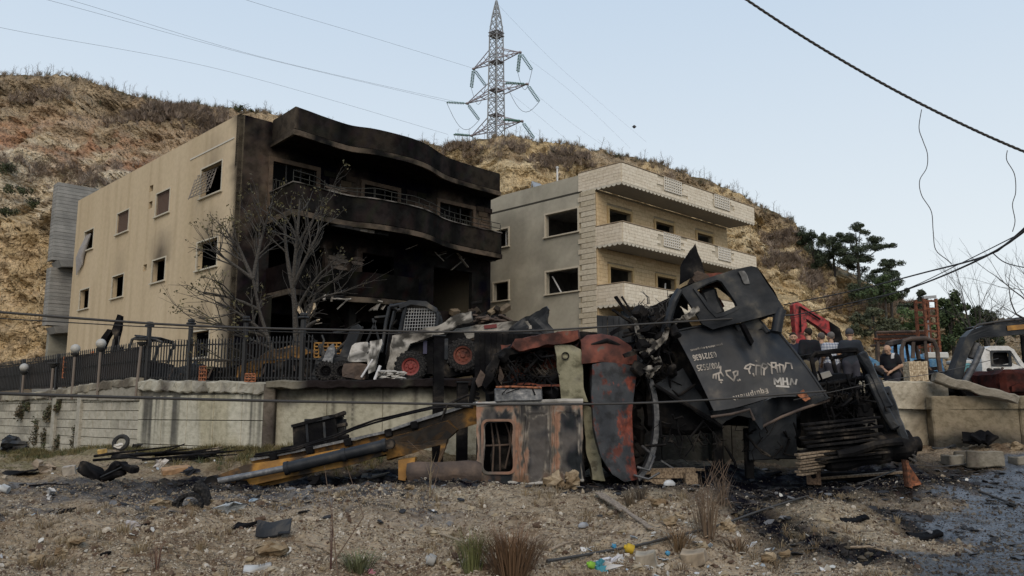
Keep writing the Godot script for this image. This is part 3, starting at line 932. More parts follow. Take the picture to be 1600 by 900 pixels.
	for lv in levels:
		var plan := []
		for p in w0:
			var dz: float = 0.0 if lv[0] > 13 else 0.12
			if lv[3] == 1 and p.x > 8.3: continue
			plan.append(Vector2(p.x, p.y + (dz if p.y > .1 else 0.0)))
		if lv[3] == 1: plan.append(Vector2(8.9, 1.2)); plan.append(Vector2(8.6, .02))
		var holder := base_part(lv[2], o)
		b = Mb.new()
		slab_edge(b, plan, lv[0], lv[1], .14)
		var lowfrac: float = lv[0]
		b.paint(func(p: Vector3) -> Color:
			var streak := fb(p.x * 24, p.y * .7, p.z * 24)
			var k := clampf(.45 + streak * 1.4 + .5 * fb(p.x * 8, p.y * 14, 3), 0, 1)
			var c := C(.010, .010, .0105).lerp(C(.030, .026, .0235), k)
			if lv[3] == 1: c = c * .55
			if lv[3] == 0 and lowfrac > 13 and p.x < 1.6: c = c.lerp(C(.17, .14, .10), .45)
			return c)
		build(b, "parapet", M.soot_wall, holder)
		b = Mb.new()
		floor_plate(b, plan, lv[0] - .12, lv[0] + .1)
		b.paint(soot_paint)
		build(b, "slab", M.soot_wall, holder)
		b = Mb.new()                                           # the pale lower lip of the edge
		var outp := []
		for i in plan.size():
			var d: Vector2 = (plan[min(i + 1, plan.size() - 1)] - plan[max(i - 1, 0)]).normalized()
			outp.append(plan[i] - Vector2(d.y, -d.x) * .06)
		slab_edge(b, outp, lv[0] - .2, lv[0] + .04, .12)
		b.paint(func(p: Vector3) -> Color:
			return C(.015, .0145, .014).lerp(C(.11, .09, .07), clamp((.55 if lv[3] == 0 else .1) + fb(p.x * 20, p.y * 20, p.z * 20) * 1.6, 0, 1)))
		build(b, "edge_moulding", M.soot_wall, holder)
		if lv[0] < 13 and lv[3] == 0:
			b = Mb.new()
			slab_edge(b, outp, lv[1] + .003, lv[1] + .05, .24)
			b.paint(func(p: Vector3) -> Color: return C(.03, .028, .026).lerp(C(.22, .205, .19), clamp(.5 + fb(p.x * 30, 3) * 2, 0, 1)))
			build(b, "coping", M.soot_wall, holder)
			b = Mb.new()                                       # bent rail over the coping
			b.col = C(.022, .02, .018)
			for k in [0, 1]:
				var path := []
				for i in range(1, plan.size() - 1): path.append(Vector3(plan[i].x, lv[1] + .28 + .27 * k - .25 * k * max(0.0, fb(plan[i].x * 6, 3)) * 2, plan[i].y - .08))
				b.tube(path, .022, 5)
			for i in range(1, plan.size() - 1, 3):
				b.bar(Vector3(plan[i].x, lv[1] - .05, plan[i].y - .08), Vector3(plan[i].x, lv[1] + .5, plan[i].y - .08), .025, .025)
			build(b, "railing", M.tint, holder)
	# guards inside the door openings
	for h in [[1.7, 3.95], [11.4, 13.8]]:
		b = Mb.new(); b.col = C(.03, .028, .027)
		bars(b, h[0], h[1], 11.45, 12.15, -.05, 14, Transform3D(), .025)
		build(b, "window_guard", M.tint, o)
	# hanging scraps: torn ceiling, laths and sheet under the balconies
	rng.seed = 11
	for k in 34:
		b = Mb.new()
		var x := rng.randf_range(2.2, 14.6)
		var y := rng.randf_range(4.9, 7.0) if k > 6 else rng.randf_range(9.7, 10.0)
		if x > 8.6 and k > 6: y = rng.randf_range(9.75, 10.0)
		var p := Vector3(x, y, rng.randf_range(.3, 2.2 if x < 9 else 1.2))
		var q := p + Vector3(rng.randf_range(-.9, .9), rng.randf_range(-.75, .35), rng.randf_range(-.3, .3))
		b.col = C(.2, .185, .165) if rng.randf() < .45 else C(.025, .024, .024)
		if k > 6: b.bar(p, q, rng.randf_range(.06, .2), .03)
		else: b.bar(Vector3(3.6 + k * .35, 9.98, 2.0), Vector3(4.2 + k * .4, 9.93, 2.2), .15, .14)
		build(b, "hanging_scrap", M.soot_wall, o)
	for k in 16:                                              # pale broken laths along the torn slab edge
		b = Mb.new()
		b.col = C(.34, .32, .29) * rng.randf_range(.5, 1.1)
		var p := Vector3(rng.randf_range(3.0, 8.3), rng.randf_range(6.62, 6.8), rng.randf_range(2.2, 2.5))
		b.bar(p, p + Vector3(rng.randf_range(-.9, .9), rng.randf_range(-.6, .12), rng.randf_range(-.3, .2)), rng.randf_range(.06, .2), .05)
		b.split(.2, 3); b.crumple(noise, .05, 40)
		build(b, "hanging_scrap", M.soot_wall, o)
	b = Mb.new()                                              # the broken corner at the right: crushed slab and stone
	for k in 34:
		b.col = C(.03, .028, .026).lerp(C(.36, .29, .21), rng.randf() if rng.randf() < .65 else .1)
		b.box(Vector3(rng.randf_range(12.4, 15.3), rng.randf_range(5.4, 7.2), rng.randf_range(.3, 1.5)), Vector3(rng.randf_range(.2, .9), rng.randf_range(.1, .4), .3), Basis.from_euler(Vector3(rng.randf(), rng.randf(), rng.randf_range(-.7, .7))), .02)
	build(b, "crushed_stonework", M.soot_wall, o)
	# columns on the ground floor
	for x in [1.0, 5.3, 9.7, 14.6]:
		b = Mb.new()
		b.box(Vector3(x, 4.3, 1.2 if x < 14 else .6), Vector3(.4, 4.6, .4), Basis(), .02)
		b.paint(soot_paint)
		build(b, "column", M.soot_wall, o)

func base_part(called: String, parent: Node) -> Node3D:
	var h := Node3D.new()
	h.name = numbered(called, parent)
	parent.add_child(h, true)
	return h

func make_annex() -> void:                               # board-marked concrete block behind the left end
	var o := base("concrete_annex", Vector3(-31.6, 0, -56.2), deg_to_rad(44.5), "raw board marked concrete block between the cliff and the tan building", "building")
	rng.seed = 3
	# boards: courses of shuttering, each a little proud or recessed
	for k in 40:
		var y0 := 7.5 + k * .25
		if k < 10: pass
		var b := Mb.new()
		var t := rng.randf_range(0.0, .03)
		b.col = Color.WHITE * rng.randf_range(.82, 1.1)
		b.box(Vector3(3.4, y0 + .12, -.5 + t * .5), Vector3(6.8, .238, 1.0 + t), Basis(), .008)
		if y0 > 11.9 or y0 < 11.4: build(b, "plank", M.board_concrete, o)
	for y in [11.75, 7.2]:
		var b := Mb.new()
		b.col = C(.75, .75, .75)
		b.prism(V2([.4, -.3, 6.6, .5, 6.6, 1.1, .2, .15]), -.8, .9)
		b.bend(func(p): return p + Vector3(0, y, 0))
		build(b, "sloping_slab", M.board_concrete, o)
	var b := Mb.new()
	b.box(Vector3(3.6, 4.2, -.9), Vector3(6.4, 6.4, .5))
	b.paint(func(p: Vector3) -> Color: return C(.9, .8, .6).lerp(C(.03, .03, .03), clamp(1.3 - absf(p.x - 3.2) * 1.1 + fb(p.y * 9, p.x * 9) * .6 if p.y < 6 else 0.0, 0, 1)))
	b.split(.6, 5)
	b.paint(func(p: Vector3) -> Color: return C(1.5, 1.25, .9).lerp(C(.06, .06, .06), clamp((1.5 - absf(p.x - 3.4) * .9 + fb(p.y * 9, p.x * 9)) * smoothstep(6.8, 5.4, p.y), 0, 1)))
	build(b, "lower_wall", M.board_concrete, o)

func make_stone_building() -> void:
	var o := base("stone_building", Vector3(3.75, 0, -45.0), deg_to_rad(45.0), "cream stone clad building with three straight balconies and empty windows", "building")
	var Ls := 9.5
	var sx := side_xf()
	var zf := 1.14
	var hs := []
	for h in [[.12, 2.55, 11.55, 12.85], [5.6, 6.88, 11.5, 12.58], [.12, 2.53, 8.24, 9.5], [5.58, 6.86, 8.25, 9.35], [.3, 2.4, 4.6, 6.0]]: hs.append([-h[1], -h[0], h[2], h[3]])
	var b := Mb.new()
	wall_panel(b, -Ls, -.003, 0.5, 13.68, hs, .25, sx, .4)
	wall_panel(b, -Ls, -.003, 13.8, 14.72, [], .25, sx, .4)
	b.paint(func(p: Vector3) -> Color:
		var a := fb(p.z * 6, p.y * 6, 71); var s := fb(p.z * 20, p.y * 20, 72)
		return C(.28, .262, .215).lerp(C(.42, .39, .32), clamp(.5 + a * 1.7 + s * .6, 0, 1)).lerp(C(.12, .11, .1), clamp(a * 1.2 - .15, 0, .6)))
	build(b, "stucco_side_wall", M.plaster, o)
	b = Mb.new(); b.xf = sx; b.col = C(.06, .055, .05)
	b.box(Vector3(-Ls * .5, 13.74, -.1), Vector3(Ls, .11, .2))
	build(b, "roof_joint", M.plaster, o)
	for i in 4:
		var h: Array = hs[i]
		var f := window_frame(o, "window", h[0], h[1], h[2], h[3], sx, .1, .12, M.plaster, C(.5, .45, .36))
		if i in [1, 2]:
			var g := Mb.new(); g.xf = sx; g.col = C(.5, .5, .5)
			g.bar(Vector3(h[0] + .2, h[3] - .2, -.3), Vector3(h[0] + (.9 if i == 2 else .3), h[2] + .05, -.25), .07, .05)
			if i == 1: g.bar(Vector3(h[1] - .4, h[3], -.2), Vector3(h[1] - .4, h[2], -.2), .05, .05)
			build(g, "bent_sash", M.tint, f)
	# front wall, quoin strip and cladding
	var fh := []
	for y in [[10.55, 12.8], [7.4, 9.52], [3.5, 6.4]]:
		for x in [[1.1, 3.1], [5.5, 7.35], [9.95, 11.75]]: fh.append([x[0], x[1], y[0], y[1]])
	b = Mb.new()
	wall_panel(b, .002, 13.6, .5, 13.7, fh, .25, Transform3D(Basis(), Vector3(0, 0, zf)), .6)
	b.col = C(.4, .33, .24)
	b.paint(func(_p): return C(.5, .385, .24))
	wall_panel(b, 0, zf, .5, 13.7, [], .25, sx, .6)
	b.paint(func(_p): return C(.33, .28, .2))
	build(b, "front_wall", M.stone, o)
	rng.seed = 21
	# facing stones: courses with recessed joints (too small at this distance to be told apart singly)
	var st := Mb.new()
	for r in 43:
		var y := 4.0 + r * .222
		var x := .03 - (.3 if r % 2 else 0.0)
		while x < 13.6:
			var w := rng.randf_range(.5, .75)
			var xa: float = max(x, .03); var xb: float = min(x + w, 13.58)
			st.col = C(.55, .42, .26).lerp(C(.62, .485, .31), rng.randf())
			var parts := [[xa, xb]]
			for h in fh:
				if y + .22 < h[2] or y > h[3] + .16: continue
				var rest := []
				for q in parts:
					if q[0] < h[0] - .155: rest.append([q[0], minf(q[1], h[0] - .155)])
					if q[1] > h[1] + .155: rest.append([maxf(q[0], h[1] + .155), q[1]])
				parts = rest
			for q in parts:
				if q[1] - q[0] > .06: st.box(Vector3((q[0] + q[1]) * .5, y + .11, zf + .015), Vector3(q[1] - q[0] - .01, .212, .04 + rng.randf() * .008))
			x += w
	build(st, "facing_stones", M.stone, o, "", "", "", "stuff")
	st = Mb.new()                                              # toothed quoins wrapping onto the side wall
	for r in 33:
		var y := 4.0 + r * .295
		var back := .12 if r % 2 else -.12
		if (y > 8.0 and y < 9.7) or (y > 11.3 and y < 13.0): back = min(back, .06)
		if y < 13.5:
			st.col = C(.48, .42, .32).lerp(C(.58, .52, .42), rng.randf())
			st.box(Vector3(-.02, y + .14, .55 - back * .5 + .03), Vector3(.06, .27, 1.12 + back), Basis(), .008)
			if rng.randf() < .5: st.box(Vector3(-.024, y + .14, .55), Vector3(.06, .262, .5), Basis(), .008)
	build(st, "quoin_stones", M.stone, o, "", "", "", "stuff")
	for h in fh.slice(0, 6):
		var f := window_frame(o, "window", h[0], h[1], h[2], h[3], Transform3D(Basis(), Vector3(0, 0, zf + .03)), .15, .14, M.stone, C(.50, .37, .20), false)
		if h[0] > 5 and h[2] < 9 and h[0] < 9:
			var g := Mb.new(); g.col = C(.6, .6, .6)
			g.bar(Vector3(h[0] + 1.05, h[3] - .3, zf - .1), Vector3(h[0] + .75, h[2] + .4, zf - .05), .09, .04)
			build(g, "bent_sash", M.tint, f)
	# balconies: floor, clad parapet with scalloped foot, coping, lattice inserts
	for lv in [[13.66, 14.82, "roof_edge"], [10.42, 11.58, "balcony"], [7.15, 8.33, "balcony"]]:
		var holder := base_part(lv[2], o)
		var zo := 2.95
		var len := 14.0
		b = Mb.new(); b.col = C(.34, .32, .29)
		b.box(Vector3(len * .5 + .06, lv[0] + .16, (zo + zf) * .5 - .03), Vector3(len - .16, .2, zo - zf - .12))
		build(b, "slab", M.plaster, holder)
		b = Mb.new(); b.col = C(.5, .45, .36)
		var y0: float = lv[0] + .1
		b.box(Vector3(len * .5, (y0 + lv[1]) * .5, zo - .08), Vector3(len, lv[1] - y0, .14))
		b.box(Vector3(.07, (y0 + lv[1]) * .5, (zo + (zf if lv[2] == "balcony" else 0.0)) * .5 - .1), Vector3(.14, lv[1] - y0, zo - (zf if lv[2] == "balcony" else 0.0) - .14))
		b.box(Vector3(len - .07, (y0 + lv[1]) * .5, (zo + zf) * .5 - .1), Vector3(.14, lv[1] - y0, zo - zf - .14))
		build(b, "parapet", M.stone, holder)
		st = Mb.new()
		var lat := [[3.9, 5.6], [9.2, 10.9]] if lv[0] > 13 else [[3.7, 5.3], [9.4, 10.8]]
		if lv[0] < 8: lat = []
		for r in 6:
			var h: float = (lv[1] - y0 - .02) / 6.0
			var y: float = y0 + r * h
			var x := .0 - (.25 if r % 2 else 0.0)
			while x < len:
				var w := rng.randf_range(.5, .8)
				var xa: float = max(x, .0); var xb: float = min(x + w, len)
				var ok := xb - xa > .05
				for q in lat:
					if xb > q[0] and xa < q[1] and r > 0: ok = false
				if ok:
					st.col = C(.68, .61, .50).lerp(C(.74, .675, .565), rng.randf())
					st.box(Vector3((xa + xb) * .5, y + h * .5, zo + .005), Vector3(xb - xa - .018, h - .01, .05 + rng.randf() * .008))
				x += w
			var z := zf if lv[2] == "balcony" else -.05
			while z < zo:
				var w := rng.randf_range(.5, .8)
				var zb: float = min(z + w, zo - .02)
				if zb - z > .05:
					st.col = C(.60, .52, .41).lerp(C(.69, .61, .50), rng.randf())
					st.box(Vector3(-.012, y + h * .5, (z + zb) * .5), Vector3(.05 + rng.randf() * .01, h - .01, zb - z - .012))
				z += w
		build(st, "facing_stones", M.stone, holder, "", "", "", "stuff")
		st = Mb.new()                                          # scalloped foot
		st.col = C(.56, .52, .44)
		for i in 40:
			var x := (i + .5) * len / 40.0
			st.prism(V2([x - .17, y0, x - .17, y0 - .05, x - .1, y0 - .13, x, y0 - .16, x + .1, y0 - .13, x + .17, y0 - .05, x + .17, y0]), zo - .06, zo + .02)
		st.xf = side_xf()
		for i in 8:
			var x := zo - (i + .5) * .34
			if x > (zf - .1 if lv[2] == "balcony" else -.2): st.prism(V2([x - .17, y0, x - .17, y0 - .05, x - .1, y0 - .13, x, y0 - .16, x + .1, y0 - .13, x + .17, y0 - .05, x + .17, y0]), -.02, .04)
		build(st, "scalloped_edge", M.stone, holder)
		b = Mb.new(); b.col = C(.36, .28, .2)
		b.box(Vector3(len * .5, lv[1] + .025, zo - .06), Vector3(len + .1, .045, .24), Basis(), .008)
		b.box(Vector3(.05, lv[1] + .025, (zo + (zf if lv[2] == "balcony" else 0.0)) * .5 - .1), Vector3(.22, .045, zo - (zf if lv[2] == "balcony" else 0.0) - .2), Basis(), .008)
		build(b, "coping", M.stone, holder)
		for q in lat:
			b = Mb.new(); b.col = C(.66, .63, .57)
			var n := 8
			for k in n + 1: b.box(Vector3(lerp(q[0], q[1], k / float(n)), (y0 + .3 + lv[1]) * .5, zo + .03), Vector3(.045, lv[1] - y0 - .3, .05))
			for k in 6: b.box(Vector3((q[0] + q[1]) * .5, lerp(y0 + .3, lv[1], k / 5.0), zo + .032), Vector3(q[1] - q[0], .045, .046))
			build(b, "lattice_screen", M.tint, holder)
			b = Mb.new(); b.col = C(.5, .46, .38)
			b.box(Vector3((q[0] + q[1]) * .5, (y0 + .3 + lv[1]) * .5, zo - .002), Vector3(q[1] - q[0], lv[1] - y0 - .3, .01))
			build(b, "lattice_back", M.tint, holder)
	# inside and behind
	b = Mb.new(); b.col = C(.36, .33, .29)
	b.box(Vector3(13.5, 7.4, -4.2), Vector3(.25, 12.6, 10.2))
	b.box(Vector3(6.8, 7.4, -9.35), Vector3(13.2, 12.6, .25))
	build(b, "rear_wall", M.plaster, o)
	b = Mb.new()
	b.box(Vector3(6.8, 13.55, -4.2), Vector3(13.0, .2, 10.1))
	for y in [10.4, 7.1, 3.4]: b.box(Vector3(6.8, y - .1, -4.2), Vector3(13.0, .2, 10.1))
	build(b, "floor_slab", M.room_plaster, o)
	b = Mb.new(); b.col = C(.4, .4, .4)
	for x in [4.4, 8.6]: b.box(Vector3(x, 8.4, -1.8), Vector3(.15, 9.9, 5.2))
	b.box(Vector3(6.8, 8.4, -4.6), Vector3(12.6, 9.9, .15))
	build(b, "inner_wall", M.room_plaster, o)
	# ground floor: a ribbed roller shutter
	b = Mb.new(); b.col = C(.05, .06, .075)
	for k in 40: b.box(Vector3(1.0 + k * .14, 5.2, zf + .9), Vector3(.08, 3.6, .06))
	b.box(Vector3(3.75, 5.2, zf + .86), Vector3(5.6, 3.6, .04))
	build(b, "ribbed_shutter", M.tint, o)
	# roof things
	var t := base("water_heater", o.transform * Vector3(1.0, 14.6, -4.0), deg_to_rad(45), "small grey solar water heater frame on the stone building's roof", "water heater")
	b = Mb.new()
	b.bar(Vector3(-.8, 0, .4), Vector3(-.3, .75, -.3), .05, .05); b.bar(Vector3(.9, 0, .4), Vector3(.4, .75, -.3), .05, .05); b.bar(Vector3(-.3, .75, -.3), Vector3(.4, .75, -.3), .05, .05)
	b.bar(Vector3(-.3, .75, -.3), Vector3(-.2, 0, -.5), .05, .05); b.bar(Vector3(.4, .75, -.3), Vector3(.4, 0, -.5), .05, .05)
	build(b, "frame", M.galvanised, t)
	b = Mb.new(); b.quad(Vector3(-.75, .05, .42), Vector3(.85, .05, .42), Vector3(.38, .72, -.26), Vector3(-.28, .72, -.26))
	b.xf = Transform3D(Basis(), Vector3(0, -.03, -.01)); b.quad(Vector3(.85, .05, .42), Vector3(-.75, .05, .42), Vector3(-.28, .72, -.26), Vector3(.38, .72, -.26))
	build(b, "collector", M.galvanised, t)
	t = base("roof_vent_pipe", o.transform * Vector3(.3, 14.6, -1.9), 0, "thin white vent pipe standing on the stone building's roof", "pipe")
	b = Mb.new(); b.col = C(.6, .6, .6)
	b.tube([Vector3.ZERO, Vector3(0, 1.0, 0)], .05, 8)
	build(b, "pipe", M.tint, t)
	b = Mb.new(); b.col = C(.5, .5, .5)
	b.lathe([Vector2(0, 1.0), Vector2(.09, 1.0), Vector2(.07, 1.08), Vector2(0, 1.1)], 10)
	build(b, "cap", M.tint, t)

# ---------------------------------------------------------------- retaining wall, fence, lamps
func run_frame(a: Array, b: Array) -> Array:             # [transform at a looking along to b with +z outward, length]
	var p := Vector3(a[0], 0, -a[1]); var q := Vector3(b[0], 0, -b[1])
	var x := (q - p).normalized()
	return [Transform3D(Basis(x, Vector3.UP, x.cross(Vector3.UP)), p), p.distance_to(q)]

func drip(x: float, y: float, top: float, k := 1.0) -> float:
	var s := fb(x * 55, y * 1.6, 91) + .6 * fb(x * 150, y * 3.0, 92)
	return clampf((s - .02) * 3.0 * k * (.35 + .65 * smoothstep(top - 2.4, top, y)) + .5 * smoothstep(top - .25, top, y), 0, 1)

func make_walls() -> void:
	rng.seed = 77
	# 1: old block wall at the left
	var f := run_frame([-27.5, 39.8], [-11.4, 25.72])
	var o := base("block_retaining_wall", f[0].origin, f[0].basis.get_euler().y, "old pale concrete block retaining wall below the lamp posts", "wall")
	var L: float = f[1]
	var b := Mb.new()
	b.col = C(.2, .185, .155)
	b.box(Vector3(L * .5, .6, -.2), Vector3(L, 3.3, .34))
	build(b, "mortar_bed", M.concrete, o)
	var bh := .285
	var bw := L / 33.0
	for r in 8:
		for i in 34:
			var x0 := (i - (.5 if r % 2 else 0.0)) * bw
			var x1: float = min(x0 + bw, L); x0 = max(x0, 0.0)
			if x1 - x0 < .1: continue
			b = Mb.new()
			var y0 := -.05 + r * bh
			var c := C(.41, .385, .325).lerp(C(.47, .445, .38), rng.randf())
			b.box(Vector3((x0 + x1) * .5, y0 + bh * .5, -.02), Vector3(x1 - x0 - .022, bh - .02, .06 + rng.randf() * .015), Basis(), .008)
			b.paint(func(p: Vector3) -> Color: return c.lerp(C(.12, .11, .095), drip(p.x * .8, p.y, 2.2) * .6))
			build(b, "block", M.concrete, o)
	for i in 24:                                              # rough cast coping
		b = Mb.new()
		var x := (i + .5) * L / 24.0
		var yt := 2.22 + .33 * smoothstep(L * .55, L, x)
		b.box(Vector3(x, yt - .02, -.12), Vector3(L / 24.0 - .01, .26 + rng.randf() * .05, .5), Basis(), .03)
		b.split(.3, 3); b.crumple(noise, .05, 30)
		b.paint(func(p: Vector3) -> Color: return C(.36, .33, .27).lerp(C(.13, .115, .095), clamp(.35 + fb(p.x * 20, p.y * 20, 5) * 1.6, 0, 1)))
		build(b, "coping_stone", M.concrete, o)
		if yt > 2.26:
			b = Mb.new()
			b.col = C(.3, .28, .24)
			b.box(Vector3(x, 2.22, -.06), Vector3(L / 24.0, yt - 2.06, .3))
			build(b, "fill", M.concrete, o)
	for x in [L * .70, L * .80]:                               # cast stiffening ribs
		b = Mb.new()
		b.box(Vector3(x, 1.0, .05), Vector3(.3, 2.5, .1), Basis(), .01)
		b.col = C(.35, .33, .29)
		b.paint(func(_p): return C(.38, .36, .31))
		build(b, "rib", M.concrete, o)
	# 2: wall of big cast slabs
	f = run_frame([-11.4, 25.72], [-6.26, 22.0])
	o = base("slab_retaining_wall", f[0].origin, f[0].basis.get_euler().y, "pale retaining wall of big square concrete slabs streaked black by rain", "wall")
	L = f[1]
	b = Mb.new(); b.col = C(.2, .19, .165)
	b.box(Vector3(L * .5, 1.0, -.2), Vector3(L, 2.7, .3))
	build(b, "backing", M.concrete, o)
	for r in 3:
		for i in 5:
			b = Mb.new()
			var w := L / 5.0
			b.box(Vector3((i + .5) * w, .28 + r * .72 + .03, -.02 + rng.randf() * .01), Vector3(w - .022, .70, .08), Basis(), .01)
			b.split(.12, 5)
			b.paint(func(p: Vector3) -> Color:
				var c := C(.46, .44, .365).lerp(C(.53, .51, .43), clamp(.5 + fb(p.x * 8, p.y * 8, i) * 2, 0, 1))
				c = c.lerp(C(.36, .32, .2), clamp(fb(p.x * 9, p.y * 5, 12) * 2.0, 0, .5))
				return c.lerp(C(.055, .055, .055), drip(p.x, p.y, 2.15, .75) * .85))
			build(b, "slab", M.concrete, o)
	for i in 9:
		b = Mb.new()
		var x := (i + .5) * L / 9.0
		b.box(Vector3(x, lerp(2.42, 2.25, i / 8.0), -.1), Vector3(L / 9.0 - .01, .3, .46), Basis(), .03)
		b.split(.25, 3); b.crumple(noise, .07, 30)
		b.paint(func(p: Vector3) -> Color: return C(.42, .40, .34).lerp(C(.10, .09, .08), clamp(.2 + fb(p.x * 24, p.y * 8, 5) * 1.8, 0, 1)))
		build(b, "coping_stone", M.concrete, o)
	# 3: cast wall behind the wrecks
	var pts := [[-6.26, 22.0], [-1.73, 20.5], [3.54, 20.0], [6.75, 19.6]]
	o = base("cast_retaining_wall", Vector3.ZERO, 0, "smoke blackened cast concrete retaining wall behind the two big wrecks", "wall")
	for i in 3:
		f = run_frame(pts[i], pts[i + 1])
		L = f[1]
		var panels := int(round(L / 1.55))
		for k in panels:
			b = Mb.new()
			b.xf = f[0]
			b.box(Vector3((k + .5) * L / panels, 1.25, -.14), Vector3(L / panels - .012, 2.0, .26), Basis(), .012)
			b.split(.14, 6)
			b.paint(func(p: Vector3) -> Color:
				var c := C(.37, .35, .275).lerp(C(.43, .41, .33), clamp(.5 + fb(p.x * 8, p.y * 8, 3) * 2, 0, 1))
				c = c.lerp(C(.07, .065, .06), drip(p.x, p.y, 2.3, .9) * .9)
				var fire: float = smoothstep(-.3, 1.8, p.x + fb(p.x * 8, p.y * 9, 44) * 2.0) * (.75 + .4 * fb(p.x * 14, p.y * 6, 45))
				fire = max(fire, smoothstep(1.75, 2.1, p.y + .25 * fb(p.x * 14, p.y * 3, 4)) * .85)
				return c.lerp(C(.04, .036, .034), clamp(fire, 0, .93)))
			build(b, "cast_panel", M.concrete, o)
		b = Mb.new()
		b.xf = f[0]
		b.box(Vector3(L * .5, 2.32, -.1), Vector3(L + .05, .2, .8), Basis(), .02)
		b.split(.25, 5); b.crumple(noise, .06, 20)
		b.paint(func(p: Vector3) -> Color: return C(.02, .019, .019).lerp(C(.17, .155, .125), clamp(fb(p.x * 12, p.z * 12, 6) * 2.5 + (.1 if p.x < -2 else -.3), 0, 1)))
		build(b, "kerb_slab", M.concrete, o)
	for x in [-6.3, 4.75]:
		b = Mb.new()
		var d := wall_d(x) - .12
		b.box(Vector3(x, 1.2, -d), Vector3(.3, 2.3, .3), Basis(), .02)
		b.split(.3, 4)
		b.paint(func(p: Vector3) -> Color: return C(.035, .032, .03).lerp(C(.14, .12, .1), clamp(.2 + fb(p.x * 30, p.y * 12, 6) * 2, 0, 1)))
		build(b, "buttress", M.concrete, o)
	# 4: walls at the right
	f = run_frame([6.75, 19.6], [10.75, 20.6])
	o = base("rough_wall", f[0].origin, f[0].basis.get_euler().y, "pale rough concrete wall end below the bowed man", "wall")
	b = Mb.new()
	L = f[1]
	b.box(Vector3(L * .5, 1.3, -.18), Vector3(L, 2.1, .34), Basis(), .03)
	b.split(.1, 6); b.crumple(noise, .035, 30)
	b.paint(func(p: Vector3) -> Color:
		var c := C(.50, .45, .36).lerp(C(.27, .235, .18), clamp(.4 + fb(p.x * 10, p.y * 10, 3) * 2.2, 0, 1))
		return c.lerp(C(.04, .04, .04), clamp(smoothstep(.85, .45, p.y + .2 * fb(p.x * 14, p.y * 9, 2)) + (1.0 - smoothstep(1.2, 2.2, p.x + fb(p.y * 14, p.x * 5, 8))) * .9 + clamp(fb(p.x * 20, p.y * 4, 7) * 1.2, 0, .5), 0, .95)))
	build(b, "wall_body", M.concrete, o)
	f = run_frame([10.05, 20.1], [16.5, 20.4])
	o = base("low_wall", f[0].origin, f[0].basis.get_euler().y, "low stained concrete wall in front of the white truck", "wall")
	b = Mb.new()
	L = f[1]
	for k in 3:
		b.box(Vector3((k + .5) * L / 3, 1.35, -.15), Vector3(L / 3 - .015, 1.3, .3), Basis(), .03)
	b.split(.14, 7); b.crumple(noise, .025, 30)
	b.paint(func(p: Vector3) -> Color:
		var c := C(.24, .20, .145).lerp(C(.14, .12, .09), clamp(.4 + fb(p.x * 8, p.y * 12, 3) * 2, 0, 1))
		if p.x > 2.3: c = c.lerp(C(.36, .32, .25), clamp(.4 + fb(p.x * 8, p.y * 8, 4) * 2, 0, 1))
		return c.lerp(C(.04, .04, .04), clamp(smoothstep(1.2, .8, p.y + .3 * fb(p.x * 9, p.y * 9, 2)), 0, .85)))
	build(b, "wall_body", M.concrete, o)
	o = base("leaning_slab", Vector3(10.6, 2.1, -20.3), -.05, "broken concrete post tipped over the end of the low wall", "post")
	b = Mb.new()
	b.bar(Vector3(-.45, .33, .15), Vector3(1.4, -.2, .3), .3, .2, .02)
	b.split(.2, 4); b.crumple(noise, .06, 18)
	b.paint(func(p: Vector3) -> Color: return C(.30, .27, .22).lerp(C(.14, .12, .1), clamp(.4 + fb(p.x * 10, p.y * 12, 3) * 2, 0, 1)))
	build(b, "post_body", M.concrete, o)

func make_fence() -> void:
	var f := run_frame([-27.5, 39.8], [-11.4, 25.72])
	var o := base("iron_fence", f[0].origin + Vector3(0, 0, 0), f[0].basis.get_euler().y, "long black iron picket fence backed with dark netting behind the lamp posts", "fence")
	fence_run(o, f[1], 2.34, 2.62, 1.15, .16, true, [.5, 4.0, 7.5, 11.0, 14.4])
	f = run_frame([-11.4, 25.72], [-5.2, 21.7])
	o = base("iron_fence", f[0].origin, f[0].basis.get_euler().y, "open black iron picket fence in front of the bare tree", "fence")
	fence_run(o, f[1], 2.56, 2.38, 1.2, .135, false, [.1, 2.15, 4.6, 6.9])

